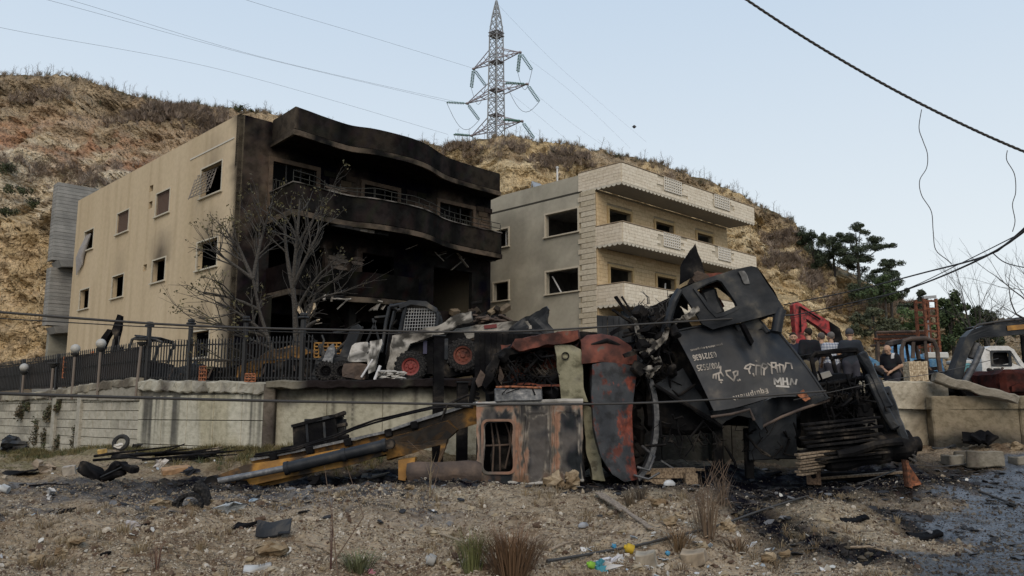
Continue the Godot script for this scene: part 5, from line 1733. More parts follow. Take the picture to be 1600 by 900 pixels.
func make_excavator_wreck() -> void:
	var d := 16.9
	var p0 := at(830, 757, d)
	var S := Flank.new(830, 757, d / 1300.0)
	var o := base("overturned_excavator", p0, 0, "burnt excavator lying on its side with rust red engine cover and scorched cab", "excavator")
	# ---- cab: its side panel faces us
	var cab := base_part("cab", o)
	var b := Mb.new()
	var L := S.q(746, 756); var H := S.q(910, 632)
	var w0 := S.q(757, 738); var w1 := S.q(802, 662)
	# front sheet in three fields: window field, two pressed fields
	var out1 := []
	var ou := rounded(L.x, L.y, S.q(812, 0).x, H.y, .06)
	var inn := rounded(w0.x, w0.y, w1.x, w1.y, .1)
	b.ring_plate(ou, inn, -.05, 0)
	for q in [[812, 862], [862, 909]]:
		var A := S.q(q[0], 755); var Bq := S.q(q[1], 633)
		var f := rounded(A.x, A.y, Bq.x, Bq.y, .02)
		var g := rounded(A.x + .1, A.y + .14, Bq.x - .1, Bq.y - .18, .12)
		b.ring_plate(f, g, -.05, 0)
		var h := rounded(A.x + .12, A.y + .16, Bq.x - .12, Bq.y - .2, .1)
		b.ring_plate(g, h, -.06, -.012)
		b.prism(h, -.055, -.022)
	for u in [813, 822, 861, 868]: b.box(S.p(u, 694, .015), Vector3(.035, 1.5, .05), Basis(), .012)
	b.split(.045, 7); b.crumple(noise, .045, 12); b.crumple(noise, .012, 45, 9.0); b.smooth(35)
	b.paint(func(p: Vector3) -> Color:
		var u := S.u0 + p.x / S.k; var v := S.v0 - p.y / S.k
		var w := fb(p.x * 70, p.y * 14, 3); var f := fb(p.x * 220, p.y * 90, 5)
		var c := C(.10, .094, .09).lerp(C(.022, .024, .03), clamp(.7 + fb(p.x * 36, p.y * 28, 9) * 2.2 + w, 0, 1))
		var e := 99.0                                           # heat-bleached along ribs, rims and the upper edge
		for x in [813, 822, 862, 868, 908, 748]: e = minf(e, absf(u - x) * 1.0)
		e = minf(e, absf(v - 640) * .8); e = minf(e, absf(u - 804) + maxf(0, 655 - v)); e = minf(e, absf(u - 755) + 2.0)
		var hot := clampf(.85 - e / 8.0 + w * 2.0 + f * 1.4 - smoothstep(690, 760, v) * .35, 0, 1)
		c = c.lerp(C(.20, .18, .155), clamp(hot * 1.5, 0, 1) * .75)
		c = c.lerp(C(.36, .20, .135), clamp((hot - .6) * 2.4 + f, 0, .8) * clamp(.35 + w * 2.5, 0, 1))
		var rim := 0.0
		for x in [820, 855, 870, 901, 752, 806]: rim = maxf(rim, 1.0 - absf(u - x + 14 * w) / 1.8)
		for y in [648, 743]: if u > 818: rim = maxf(rim, 1.0 - absf(v - y + 14 * w) / 1.8)
		c = c.lerp(C(.30, .275, .24), clampf(rim, 0, 1) * clampf(.5 + f * 2, 0, .9))
		c = c.lerp(C(.17, .10, .06), smoothstep(728, 756, v) * clamp(.5 + w * 2, 0, 1) * .8)
		return c)
	build(b, "side_panel", M.burnt_paint, cab)
	b = Mb.new()
	var fr := rounded(w0.x - .05, w0.y - .05, w1.x + .05, w1.y + .05, .13)
	b.ring_plate(fr, inn, -.02, .035)
	b.paint(func(p: Vector3) -> Color: return C(.14, .13, .12).lerp(C(.28, .16, .11), clamp(.3 + fb(p.x * 30, p.y * 30) * 2, 0, 1)))
	build(b, "window_frame", M.burnt_paint, cab)
	b = Mb.new()                                               # upper sheet (the cab's former side), edge rolled to us
	b.tube([S.p(745, 634, -.02), S.p(790, 632, .02), S.p(850, 631, .02), S.p(910, 631, -.02)], .05, 8)
	b.box(S.p(828, 633, -.6), Vector3(2.1, .05, 1.2), Basis(), .015)
	b.box(S.p(828, 753, -.6), Vector3(2.1, .06, 1.2), Basis(), .015)
	b.split(.2, 4); b.crumple(noise, .05, 10)
	build(b, "roof_sheet", M.ash_white, cab)
	b = Mb.new()
	b.box(S.p(748, 694, -.62), Vector3(.06, 1.55, .1)); b.box(S.p(748, 694, -1.15), Vector3(.07, 1.55, .1))
	b.box(S.p(909, 694, -.62), Vector3(.05, 1.55, 1.15))
	b.box(S.p(828, 694, -1.2), Vector3(2.05, 1.5, .05))
	b.split(.3, 3); b.crumple(noise, .05, 10)
	build(b, "cab_frame", M.char, cab)
	b = Mb.new()
	for q in [[775, 662, 782, 738], [768, 662, 770, 740], [800, 665, 790, 735], [757, 700, 802, 698], [790, 662, 797, 700]]: b.tube([S.p(q[0], q[1], -.35), S.p((q[0] + q[2]) * .5 + 3, (q[1] + q[3]) * .5, -.3), S.p(q[2], q[3], -.4)], .022, 5)
	b.paint(func(_p): return C(3.0, 1.8, 1.2))
	build(b, "bent_rod", M.rust_brown, cab)
	b = Mb.new()
	b.box(S.p(788, 712, -.75), Vector3(.5, .8, .5), Basis(), .08); b.split(.2, 3); b.crumple(noise, .12, 14)
	build(b, "seat", M.char, cab)
	# ---- engine bay
	b = Mb.new()
	b.prism(S.poly([806, 535, 830, 530, 868, 527, 905, 522, 906, 534, 880, 543, 858, 545, 838, 549, 812, 552, 800, 545]), -1.5, .05)
	b.split(.12, 5); b.crumple(noise, .07, 14); b.smooth(40)
	build(b, "engine_cover", M.red_rust, o)
	b = Mb.new()
	b.prism(S.poly([772, 560, 790, 547, 830, 545, 840, 550, 800, 556, 782, 568, 772, 600, 762, 612, 755, 608, 764, 585]), -1.4, -.1)
	b.split(.14, 5); b.crumple(noise, .06, 14)
	build(b, "torn_cover_edge", M.char, o)
	b = Mb.new()
	b.box(S.p(838, 578, -.75), Vector3(1.45, .95, .06))
	b.split(.1, 5); b.crumple(noise, .09, 12)
	build(b, "engine_wall", M.red_rust, o)
	b = Mb.new()
	b.box(S.p(835, 607, -.35), Vector3(1.0, .04, .8)); b.split(.15, 4); b.crumple(noise, .06, 14)
	b.paint(func(_p): return C(1.3, .9, .8))
	build(b, "engine_shelf", M.red_rust, o)
	b = Mb.new()
	rng.seed = 8
	for k in 34:
		var q := S.p(rng.randf_range(780, 905), rng.randf_range(550, 625), rng.randf_range(-.65, -.1))
		if rng.randf() < .5: b.box(q, Vector3(rng.randf_range(.1, .35), rng.randf_range(.08, .3), rng.randf_range(.1, .3)), Basis.from_euler(Vector3(rng.randf(), rng.randf(), rng.randf())), .03)
		else: b.tube([q, q + Vector3(rng.randf_range(-.3, .3), rng.randf_range(-.4, .1), 0), q + Vector3(rng.randf_range(-.4, .4), -.4, .1)], rng.randf_range(.015, .05), 6)
	build(b, "engine_parts", M.char, o)
	for q in [[831, 562, .085], [884, 561, .08], [853, 556, .06], [812, 565, .06]]:
		b = Mb.new()
		b.lathe([Vector2(q[2] * .72, .02), Vector2(q[2] * .72, .3), Vector2(q[2], .3), Vector2(q[2], 0)], 18, Transform3D(Basis(Vector3(1, 0, 0), PI / 2), S.p(q[0], q[1], -.55 if q[0] != 884 else -.28)))
		b.box(S.p(q[0], q[1], -.53 if q[0] != 884 else -.26), Vector3(q[2], q[2], .02))
		build(b, "pipe_mouth", M.char, o)
	b = Mb.new()
	b.prism(S.poly([866, 547, 893, 544, 906, 552, 911, 590, 917, 632, 879, 634, 871, 585]), -.12, -.03)
	b.split(.11, 5); b.crumple(noise, .05, 12); b.smooth(40)
	build(b, "olive_panel", M.olive, o)
	b = Mb.new()
	b.prism(S.poly([910, 636, 928, 640, 934, 700, 946, 752, 925, 752, 918, 700]), -.5, -.25)
	b.split(.12, 4); b.crumple(noise, .06, 12)
	build(b, "olive_strip", M.olive, o)
	b = Mb.new()
	b.box(S.p(810, 621, -.1), Vector3(.93, .26, .5), Basis(Vector3(0, 0, 1), .04), .02); b.split(.12, 4); b.crumple(noise, .05, 12)
	build(b, "battery_box", M.steel, o)
	b = Mb.new()
	b.tube([S.p(776, 610, .17), S.p(800, 609, .17), S.p(846, 611, .16)], .025, 6)
	build(b, "red_rail", M.orange_rust, o)
	b = Mb.new()
	b.prism(S.poly([745, 598, 752, 582, 759, 590, 757, 604, 748, 608]), -.3, -.2); b.prism(S.poly([783, 575, 789, 592, 784, 606, 779, 598]), -.3, -.2)
	b.split(.1, 3); b.crumple(noise, .05, 16)
	build(b, "torn_flap", M.rust_brown, o)
	b = Mb.new()
	for k in 6: b.box(S.p(741 + k * .6, 597 + k * 7, -.4), Vector3(.16, .055, .2), Basis(Vector3(0, 0, 1), -.3), .01)
	b.tube([S.p(736, 636, -.3), S.p(742, 600, -.3), S.p(770, 590, -.3)], .07, 6)
	hoop(b, S.p(766, 606, -.4), .13, .13, 0, TAU, .12, .05, 20)
	build(b, "chain_links", M.char, o)
	b = Mb.new()                                               # dark mass behind: frame and tanks
	b.box(S.p(840, 655, -1.5), Vector3(2.2, 2.3, .5), Basis(), .1); b.box(S.p(950, 650, -1.0), Vector3(1.2, 2.2, 1.0), Basis(), .1)
	b.split(.35, 3); b.crumple(noise, .12, 8)
	build(b, "frame", M.char, o)
	frayed(o, S, [775, 862, 552, 606], 34, 7)
	# ---- counterweight
	b = Mb.new()
	var cwp := S.poly([925, 575, 940, 572, 970, 573, 994, 578, 991, 610, 985, 650, 984, 700, 990, 748, 970, 752, 952, 742, 936, 715, 926, 670, 923, 620])
	b.prism(cwp, -1.3, .0)
	b.split(.06, 7)
	b.bend(func(p: Vector3) -> Vector3: return p + Vector3(0, 0, .22 * cos(clampf((p.x - S.q(955, 0).x) / .5, -1.4, 1.4)) * (1.0 if p.z > -.6 else 0.0)))
	b.crumple(noise, .03, 8); b.smooth(50)
	b.paint(func(p: Vector3) -> Color:
		var u := S.u0 + p.x / S.k; var v := S.v0 - p.y / S.k
		var w := fb(p.x * 50, p.y * 30, 3); var f := fb(p.x * 200, p.y * 140, 5)
		var c := C(.038, .042, .05).lerp(C(.075, .08, .088), clamp(.4 + w + smoothstep(640, 580, v) * .5, 0, 1))
		var red := smoothstep(958, 985, u + w * 40) * .9 + .8 * exp(-pow((v - 603) / 12.0, 2)) * smoothstep(935, 955, u) + .5 * exp(-pow((v - 660) / 16.0, 2)) * smoothstep(950, 965, u)
		return c.lerp(C(.29, .075, .048).lerp(C(.12, .045, .038), clamp(.3 + f * 2 + w, 0, 1)), clamp((red + w * .8 + f * 1.3 + fb(p.x * 420, p.y * 420) * .6 - .56) * 3.2, 0, 1)))
	build(b, "counterweight", M.orange_scorch, o)
	b = Mb.new()
	b.prism(S.poly([910, 574, 909, 536, 920, 526, 944, 523, 968, 530, 985, 543, 994, 560, 993, 573, 970, 574, 940, 571]), -1.35, .12)
	b.split(.12, 6)
	b.bend(func(p: Vector3) -> Vector3: return p + Vector3(0, 0, -.5 * pow(clampf((p.y - S.q(0, 570).y) / .62, 0, 1), 2.0) if p.z > -.6 else 0.0))
	b.crumple(noise, .03, 8); b.smooth(50)
	build(b, "counterweight_top", M.red_rust, o)
	b = Mb.new()
	b.tube([S.p(925, 543, -.05), S.p(950, 537, -.1), S.p(974, 548, -.08), S.p(986, 562, -.02)], [.02, .06, .06, .02], 8)
	build(b, "rim_groove", M.char, o)
	b = Mb.new()
	b.lathe([Vector2(.05, .0), Vector2(.05, .08), Vector2(.1, .08), Vector2(.1, 0)], 16, Transform3D(Basis(Vector3(1, 0, 0), PI / 2), S.p(966, 659, .12)))
	b.box(S.p(978, 660, .06), Vector3(.06, .2, .12), Basis(), .01)
	build(b, "lifting_eye", M.red_rust, o)
	# ---- slew ring hoop and running gear behind the counterweight
	b = Mb.new()
	hoop(b, S.p(975, 655, -.22), .58, 1.25, -1.2, 1.35, .3, .1, 40)
	build(b, "hoop", M.steel_dark, o)
	b = Mb.new()
	rng.seed = 15
	for k in 26:
		b.box(S.p(rng.randf_range(985, 1004), rng.randf_range(580, 730), rng.randf_range(-.95, -.5)), Vector3(rng.randf_range(.1, .3), rng.randf_range(.1, .4), .3), Basis.from_euler(Vector3(rng.randf(), rng.randf(), rng.randf())), .03)
	build(b, "running_gear", M.char, o)
	b = Mb.new()
	b.tube([S.p(1003, 700, -.2), S.p(1018, 715, .1), S.p(1008, 735, .2), S.p(990, 730, .2)], .03, 6)
	b.tube([S.p(985, 742, .2), S.p(1005, 747, .35), S.p(1022, 738, .3)], .025, 6)
	build(b, "hanging_hose", M.steel_dark, o)
	# ---- fuel drum at the foot of the boom
	b = Mb.new()
	b.lathe([Vector2(0, -.75), Vector2(.2, -.74), Vector2(.25, -.66), Vector2(.25, .6), Vector2(.22, .7), Vector2(0, .74)], 22, Transform3D(Basis(Vector3(0, 0, 1), PI / 2 + .04), S.p(697, 741, .1)))
	b.split(.15, 3); b.crumple(noise, .07, 12); b.smooth(50)
	build(b, "tank", M.rust_brown, o)
	b = Mb.new()
	b.prism(S.poly([628, 720, 652, 716, 652, 734, 642, 740, 640, 752, 628, 750]), -.3, .1)
	b.crumple(noise, .03, 20)
	build(b, "bracket", M.yellow, o)
	# ---- boom and stick (behind the cab, reaching left to the ground)
	b = Mb.new()
	b.prism(S.poly([338, 758, 340, 747, 392, 728, 470, 716, 560, 700, 600, 692, 606, 712, 540, 732, 470, 744, 400, 760]), -.4, -.05)
	b.split(.2, 5); b.crumple(noise, .02, 10)
	build(b, "stick", M.yellow, o)
	b = Mb.new()
	b.prism(S.poly([392, 722, 470, 708, 540, 695, 600, 680, 660, 660, 700, 648, 748, 634, 748, 664, 716, 676, 700, 690, 660, 704, 610, 716, 540, 722, 470, 728, 396, 730]), -.75, -.35)
	b.split(.2, 5); b.crumple(noise, .035, 10)
	build(b, "boom", M.yellow_char, o)
	b = Mb.new()
	b.prism(S.poly([392, 719, 470, 705, 600, 677, 660, 656, 700, 644, 748, 630, 748, 634, 700, 649, 660, 661, 600, 681, 470, 709, 396, 723]), -.8, -.25)
	b.split(.3, 4)
	build(b, "top_plate", M.steel, o)
	b = Mb.new()
	b.prism(S.poly([386, 758, 400, 756, 470, 744, 510, 734, 470, 750, 420, 762, 388, 764]), -.6, -.3)
	b.prism(S.poly([380, 738, 410, 724, 440, 722, 450, 740, 400, 748]), -.62, -.42)
	build(b, "side_plate", M.yellow, o)
	b = Mb.new()
	b.tube([S.p(352, 752, .1), S.p(400, 743, .12), S.p(462, 731, .14)], .065, 12)
	b.paint(func(_p): return C(2.0, 2.0, 2.0))
	build(b, "piston_rod", M.steel, o)
	b = Mb.new()
	b.tube([S.p(458, 732, .14), S.p(540, 713, .14), S.p(609, 697, .1)], .115, 16)
	for q in [[459, 732], [545, 712], [606, 698]]: b.lathe([Vector2(.115, -.04), Vector2(.135, -.04), Vector2(.135, .04), Vector2(.115, .04)], 16, Transform3D(Basis(Vector3(0, 0, 1), PI / 2 + .23), S.p(q[0], q[1], .14 if q[0] < 600 else .1)))
	build(b, "cylinder_barrel", M.char_sheet, o)
	b = Mb.new()
	b.lathe([Vector2(0, -.12), Vector2(.13, -.12), Vector2(.13, .12), Vector2(0, .12)], 16, Transform3D(Basis(Vector3(1, 0, 0), PI / 2), S.p(346, 753, .05)))
	b.lathe([Vector2(0, -.12), Vector2(.1, -.12), Vector2(.1, .12), Vector2(0, .12)], 16, Transform3D(Basis(Vector3(1, 0, 0), PI / 2), S.p(614, 696, .1)))
	build(b, "pivot", M.char, o)
	b = Mb.new()
	for k in 2:
		var path := []
		for i in 12:
			var u := lerpf(400.0, 740.0, i / 11.0)
			path.append(S.p(u, lerpf(719, 642, smoothstep(0, 1, i / 11.0)) - (8 if k < 3 else -20) * sin(i * .29) - 6 + k * 3.5 + 3 * fb(u * .5, k * 9), -.3 + .08 * k))
		b.tube(path, .022, 5)
	b.tube([S.p(690, 660, -.2), S.p(700, 636, -.2), S.p(730, 622, -.3), S.p(748, 620, -.3)], .025, 5)
	build(b, "hydraulic_hose", M.char, o)
	b = Mb.new()
	for q in [[430, 716], [486, 706], [545, 694], [608, 680], [648, 668]]: b.box(S.p(q[0], q[1], -.25), Vector3(.14, .16, .2), Basis(Vector3(0, 0, 1), .22), .02)
	build(b, "hose_clamp", M.char, o)
	b = Mb.new()
	b.prism(S.poly([600, 690, 660, 672, 700, 662, 716, 676, 700, 690, 692, 718, 684, 740, 690, 700, 660, 706, 606, 722]), -.45, -.2)
	b.split(.2, 4); b.crumple(noise, .05, 14)
	build(b, "boom_cheek", M.yellow_char, o)
	for q in [[345, 760, 12], [388, 760, 9], [500, 752, 14]]:
		b = Mb.new()
		b.rock(S.p(q[0], q[1], .0), Vector3(.3, .22, .3), noise, q[0], .4)
		build(b, "ground_shoe", M.char, o)
	# ---- the bucket, a thing of its own behind the boom
	p0 = at(497, 700, 18.2)
	S = Flank.new(497, 700, 18.2 / 1300.0)
	o = base("excavator_bucket", p0, 0, "black toothed excavator bucket lying behind the yellow boom", "bucket")
	b = Mb.new()
	b.prism(S.poly([455, 665, 492, 655, 521, 649, 530, 698, 458, 697]), -.1, 0.0)
	b.prism(S.poly([455, 665, 492, 655, 521, 649, 522, 653, 492, 660, 457, 669]), -1.0, .06)
	b.split(.2, 4); b.crumple(noise, .03, 12)
	build(b, "shell", M.char, o)
	b = Mb.new()
	b.prism(S.poly([500, 654, 521, 649, 530, 698, 510, 698]), -.9, -.8); b.box(S.p(492, 676, -.95), Vector3(.95, .55, .06))
	b.bar(S.p(455, 667, .02), S.p(521, 651, .02), .05, .06)
	for u in [478, 505]: b.bar(S.p(u, 661, .02), S.p(u + 4, 698, .02), .03, .05)
	build(b, "rib", M.char_sheet, o)
	for q in [[521, 652, 537, 646], [524, 667, 540, 664], [527, 685, 543, 682]]:
		b = Mb.new()
		b.bar(S.p(q[0], q[1], -.05), S.p(q[2], q[3], -.05), .16, .09, .02)
		build(b, "tooth", M.char, o)
	b = Mb.new()
	for q in [[442, 706, 520, 690], [446, 700, 505, 688], [452, 704, 512, 695]]: b.bar(S.p(q[0], q[1], .3), S.p(q[2], q[3], .3), .05, .04)
	build(b, "bent_strip", M.char, o)

# ---------------------------------------------------------------- the crushed machine with the lettered panel
func stroke(b: Mb, pts: Array, w: float, P: Callable) -> void:   # flat brush stroke through points (x, y) laid on a sheet
	for i in pts.size() - 1:
		var a: Vector2 = pts[i]; var c: Vector2 = pts[i + 1]
		var n := (c - a).normalized().orthogonal() * w * .5
		var e := (c - a).normalized() * w * .3
		b.quad(P.call(a - n - e), P.call(c - n + e), P.call(c + n + e), P.call(a + n - e))

func make_panel_wreck() -> void:
	var d := 16.6
	var p0 := at(1150, 700, d)
	var S := Flank.new(1150, 757, d / 1300.0)
	p0.y = at(1150, 757, d).y
	var o := base("crushed_excavator", p0, 0, "crushed black excavator with cab tilted over a lettered panel", "excavator")
	var b := Mb.new()
	# ---- cab
	var cab := base_part("cab", o)
	var outer := S.poly([1122, 521, 1106, 512, 1090, 485, 1070, 456, 1094, 444, 1130, 432, 1160, 424, 1186, 420, 1196, 422, 1212, 450, 1232, 486, 1232, 492, 1200, 500, 1160, 511])
	var inner := S.poly([1127, 496, 1118, 485, 1108, 470, 1097, 457, 1104, 452, 1116, 446, 1130, 441, 1137, 444, 1142, 452, 1150, 464, 1158, 477, 1160, 483, 1150, 488, 1138, 493])
	b.ring_plate(outer.duplicate(), inner.duplicate(), -.10, 0)
	b.split(.09, 6); b.crumple(noise, .035, 9); b.smooth(45)
	b.paint(func(p: Vector3) -> Color: return C(1.3, 1.4, 1.55).lerp(C(2.2, 2.1, 2.0), clamp(fb(p.x * 60, p.y * 60, 3) * 1.8 - .2, 0, 1)))
	build(b, "side_panel", M.char_sheet, cab)
	b = Mb.new()
	var inn2 := inner.map(func(p): return p * 1.0)
	var rim := []
	var cen := Vector2.ZERO
	for p in inner: cen += p
	cen /= inner.size()
	for p in inner: rim.append(p + (p - cen).normalized() * .07)
	b.ring_plate(rim, inn2, -.03, .04)
	b.smooth(50)
	build(b, "window_frame", M.char_sheet, cab)
	b = Mb.new()                                               # roof, back and lower edge depth
	var edge := outer.duplicate()
	for i in edge.size():
		var a: Vector2 = edge[i]; var c: Vector2 = edge[(i + 1) % edge.size()]
		if i in [0, 1, 2]: continue
		b.quad(Vector3(a.x, a.y, -.05), Vector3(a.x, a.y, -1.15), Vector3(c.x, c.y, -1.15), Vector3(c.x, c.y, -.05))
	b.split(.2, 5); b.crumple(noise, .06, 8); b.smooth(40)
	build(b, "cab_shell", M.char, cab)
	b = Mb.new()
	b.prism(S.poly([1070, 456, 1094, 444, 1130, 432, 1186, 420, 1212, 450, 1228, 484, 1200, 470, 1150, 440, 1100, 452, 1100, 480]), -1.2, -1.1)
	b.split(.2, 4); b.crumple(noise, .08, 9)
	build(b, "far_side", M.char, cab)
	b = Mb.new()
	b.tube([S.p(1072, 458, -.05), S.p(1060, 476, .02), S.p(1050, 508, .05), S.p(1040, 540, 0)], .085, 8)
	b.tube([S.p(1077, 462, -.6), S.p(1062, 490, -.5), S.p(1048, 530, -.5)], .06, 8)
	b.crumple(noise, .03, 12)
	build(b, "front_pillar", M.char_sheet, cab)
	b = Mb.new()
	b.tube([S.p(1231, 488, -.05), S.p(1226, 500, -.03), S.p(1220, 524, 0)], .11, 8)
	b.tube([S.p(1196, 500, -.3), S.p(1206, 512, -.3), S.p(1212, 524, -.2)], .06, 7)
	b.prism(S.poly([1160, 512, 1196, 500, 1206, 514, 1190, 522, 1165, 520]), -.6, -.2)
	build(b, "rear_pillar", M.char_sheet, cab)
	b = Mb.new()
	b.box(S.p(1128, 474, -.35), Vector3(.34, .62, .25), Basis(Vector3(0, 0, 1), .35), .06); b.split(.15, 3); b.crumple(noise, .05, 14)
	build(b, "seat_back", M.char_sheet, cab)
	b = Mb.new()
	b.prism(S.poly([1098, 460, 1115, 450, 1118, 462, 1112, 470, 1104, 470]), -.7, -.6)
	b.prism(S.poly([1118, 446, 1130, 444, 1136, 455, 1128, 452]), -.6, -.5)
	b.prism(S.poly([1136, 455, 1152, 478, 1142, 490, 1136, 475]), -.7, -.6)
	b.split(.1, 4); b.crumple(noise, .06, 16)
	b.paint(func(_p): return C(2.2, 1.6, 1.4))
	build(b, "scorched_lining", M.red_rust, cab)
	b = Mb.new(); b.col = C(.35, .36, .36)
	b.prism(S.poly([1163, 428, 1172, 426, 1178, 434, 1180, 446, 1174, 448, 1168, 440, 1165, 434]), .005, .03)
	b.split(.05, 3); b.crumple(noise, .05, 30)
	b.paint(func(p: Vector3) -> Color: return C(.1, .1, .1).lerp(C(.4, .4, .4), clamp(.5 + fb(p.x * 60, p.y * 60) * 2.5, 0, 1)))
	build(b, "peeled_patch", M.tint, cab)
	# ---- torn sheet standing on top and red cover behind
	b = Mb.new()
	b.prism(S.poly([1107, 378, 1112, 392, 1117, 410, 1122, 432, 1104, 428, 1090, 438, 1082, 444, 1081, 418, 1090, 402]), -.35, -.3)
	b.split(.1, 5)
	b.bend(func(p: Vector3) -> Vector3: return p + Vector3(0, 0, -.5 * absf(p.x - S.q(1098, 0).x)))
	b.crumple(noise, .1, 10)
	build(b, "torn_sheet", M.char, o)
	b = Mb.new()
	b.prism(S.poly([1092, 438, 1104, 424, 1122, 430, 1124, 440, 1100, 446]), -.8, -.35); b.split(.12, 4); b.crumple(noise, .12, 14)
	build(b, "charred_lump", M.rust_brown, o)
	b = Mb.new()
	b.prism(S.poly([1116, 424, 1130, 419, 1150, 418, 1165, 420, 1170, 440, 1120, 440]), -1.35, -1.0); b.split(.15, 4); b.crumple(noise, .05, 10); b.smooth(50)
	b.paint(func(_p): return C(1.7, 1.5, 1.4))
	build(b, "red_cover", M.red_rust, o)
	# ---- tangle at the left
	rng.seed = 44
	b = Mb.new()
	for k in 55:
		var q := S.p(rng.randf_range(998, 1060), rng.randf_range(490, 590), rng.randf_range(-.9, .1))
		if k % 3 == 0: b.box(q, Vector3(rng.randf_range(.1, .4), rng.randf_range(.1, .4), rng.randf_range(.1, .3)), Basis.from_euler(Vector3(rng.randf(), rng.randf(), rng.randf())), .03)
		else: b.bar(q, q + Vector3(rng.randf_range(-.5, .5), rng.randf_range(-.6, .6), rng.randf_range(-.3, .3)), rng.randf_range(.03, .1), rng.randf_range(.03, .08))
	b.split(.2, 3); b.crumple(noise, .1, 14)
	build(b, "tangled_frame", M.char, o)
	b = Mb.new()
	for q in [[992, 500, 1018, 560], [1018, 560, 1050, 520], [1060, 512, 1098, 486]]: b.bar(S.p(q[0], q[1], .1), S.p(q[2], q[3], .1), .05, .10, .01)
	for k in 22: b.rock(S.p(rng.randf_range(1008, 1036), rng.randf_range(535, 592), .1), Vector3(.12, .08, .06), noise, k, .5, 6, 4)
	b.split(.07, 4); b.crumple(noise, .09, 40)
	b.paint(func(p: Vector3) -> Color: return C(.75, .72, .68).lerp(C(.05, .045, .04), clamp(.55 + fb(p.x * 150, p.y * 150, 2) * 2.5, 0, 1)))
	build(b, "ashen_beam", M.ash_white, o)
	b = Mb.new()
	b.prism(S.poly([1000, 500, 1040, 470, 1075, 462, 1095, 500, 1120, 560, 1125, 640, 1030, 650, 1005, 600]), -1.3, -.9); b.split(.25, 4); b.crumple(noise, .15, 9)
	build(b, "hind_frame", M.char, o)
	b = Mb.new()
	for k in 26:
		var a := S.p(rng.randf_range(1010, 1062), rng.randf_range(470, 500), rng.randf_range(-.8, -.2))
		b.tube([a, a + Vector3(rng.randf_range(-.1, .1), .14, 0), a + Vector3(rng.randf_range(-.2, .2), rng.randf_range(.15, .3), 0)], [.012, .01, .005], 4)
	build(b, "burnt_wire", M.cable, o)
	frayed(o, S, [1000, 1062, 480, 600], 34, 5)
	frayed(o, S, [1030, 1240, 655, 700], 26, 6)
	# ---- the lettered panel: a bent sheet
	var c00 := S.p(1108, 646, .55); var c10 := S.p(1285, 628, .35); var c01 := S.p(1062, 523, -.1); var c11 := S.p(1232, 524, -.25)
	var mid := S.p(1160, 509, -.2)
	var sheet := func(s: float, t: float) -> Vector3:        # s along the top and bottom edge, t up
		var lo: Vector3 = c00.lerp(c10, s)
		lo.y -= .14 * sin(PI * s) * smoothstep(.0, .6, s) * -1.0 + .0
		var hi: Vector3 = c01.lerp(c11, s) + Vector3(0, .17 * sin(PI * s), 0)
		var p: Vector3 = lo.lerp(hi, t)
		var fold := exp(-pow((s - .52 - .12 * (t - .5)) / .05, 2.0)) * smoothstep(.2, 1.0, t)
		p.z += .10 * sin(PI * t) - .09 * fold + .05 * fb(s * 20, t * 16, 7) + .02 * fb(s * 60, t * 50, 8)
		return p
	var panel := base_part("lettered_panel", o)
	b = Mb.new()
	var ns := 36
	var nt := 24
	for i in ns:
		for j in nt:
			var s0 := float(i) / ns; var s1 := float(i + 1) / ns; var t0 := float(j) / nt; var t1 := float(j + 1) / nt
			var A: Vector3 = sheet.call(s0, t0); var B2: Vector3 = sheet.call(s1, t0); var Cc: Vector3 = sheet.call(s1, t1); var D: Vector3 = sheet.call(s0, t1)
			b.quad(A, B2, Cc, D)
			var z := Vector3(0, 0, -.035)
			b.quad(B2 + z, A + z, D + z, Cc + z)
	b.smooth(40)
	b.paint(func(p: Vector3) -> Color: return C(2.3, 2.4, 2.55).lerp(C(3.8, 3.4, 3.0), clamp(fb(p.x * 30, p.y * 22, 3) * 1.6 - .1 + .5 * fb(p.x * 120, p.y * 60, 8), 0, 1)).lerp(C(.8, .8, .85), clamp(fb(p.x * 26, p.y * 50, 13) * 2 - .1, 0, 1)))
	build(b, "bent_sheet", M.char_sheet, panel)
	b = Mb.new()
	var e := []
	for i in 13: e.append(sheet.call(i / 12.0, 1.0) + Vector3(0, .01, 0))
	b.tube(e, .03, 6)
	e = []
	for i in 13: e.append(sheet.call(1.0, i / 12.0))
	b.tube(e, .03, 6)
	build(b, "rolled_edge", M.char_sheet, panel)
	b = Mb.new()
	b.prism(S.poly([1163, 512, 1170, 514, 1182, 540, 1178, 546, 1172, 534]), -.05, .1); b.crumple(noise, .03, 14)
	b.bend(func(p: Vector3) -> Vector3: return p + Vector3(0, 0, .05))
	build(b, "tear_fold", M.char, panel)
	# lettering: the panel stands on its head, so the writing runs upside down
	var on := func(px: float, py: float) -> Vector3:         # photo pixel -> point just proud of the sheet
		var best_s := .5; var best_t := .5
		var target := S.q(px, py)
		for k in 14:
			var p: Vector3 = sheet.call(best_s, best_t)
			var ds: Vector3 = (sheet.call(best_s + .01, best_t) - p) / .01
			var dt: Vector3 = (sheet.call(best_s, best_t + .01) - p) / .01
			var ex := target.x - p.x; var ey := target.y - p.y
			var det := ds.x * dt.y - dt.x * ds.y
			best_s += clampf((ex * dt.y - dt.x * ey) / det, -.2, .2); best_t += clampf((ds.x * ey - ex * ds.y) / det, -.2, .2)
			best_s = clampf(best_s, 0, 1); best_t = clampf(best_t, 0, 1)
		return (sheet.call(best_s, best_t) as Vector3) + Vector3(0, .004, .012)
	var font := SystemFont.new()
	font.font_names = PackedStringArray(["Droid Sans"])
	font.font_weight = 700
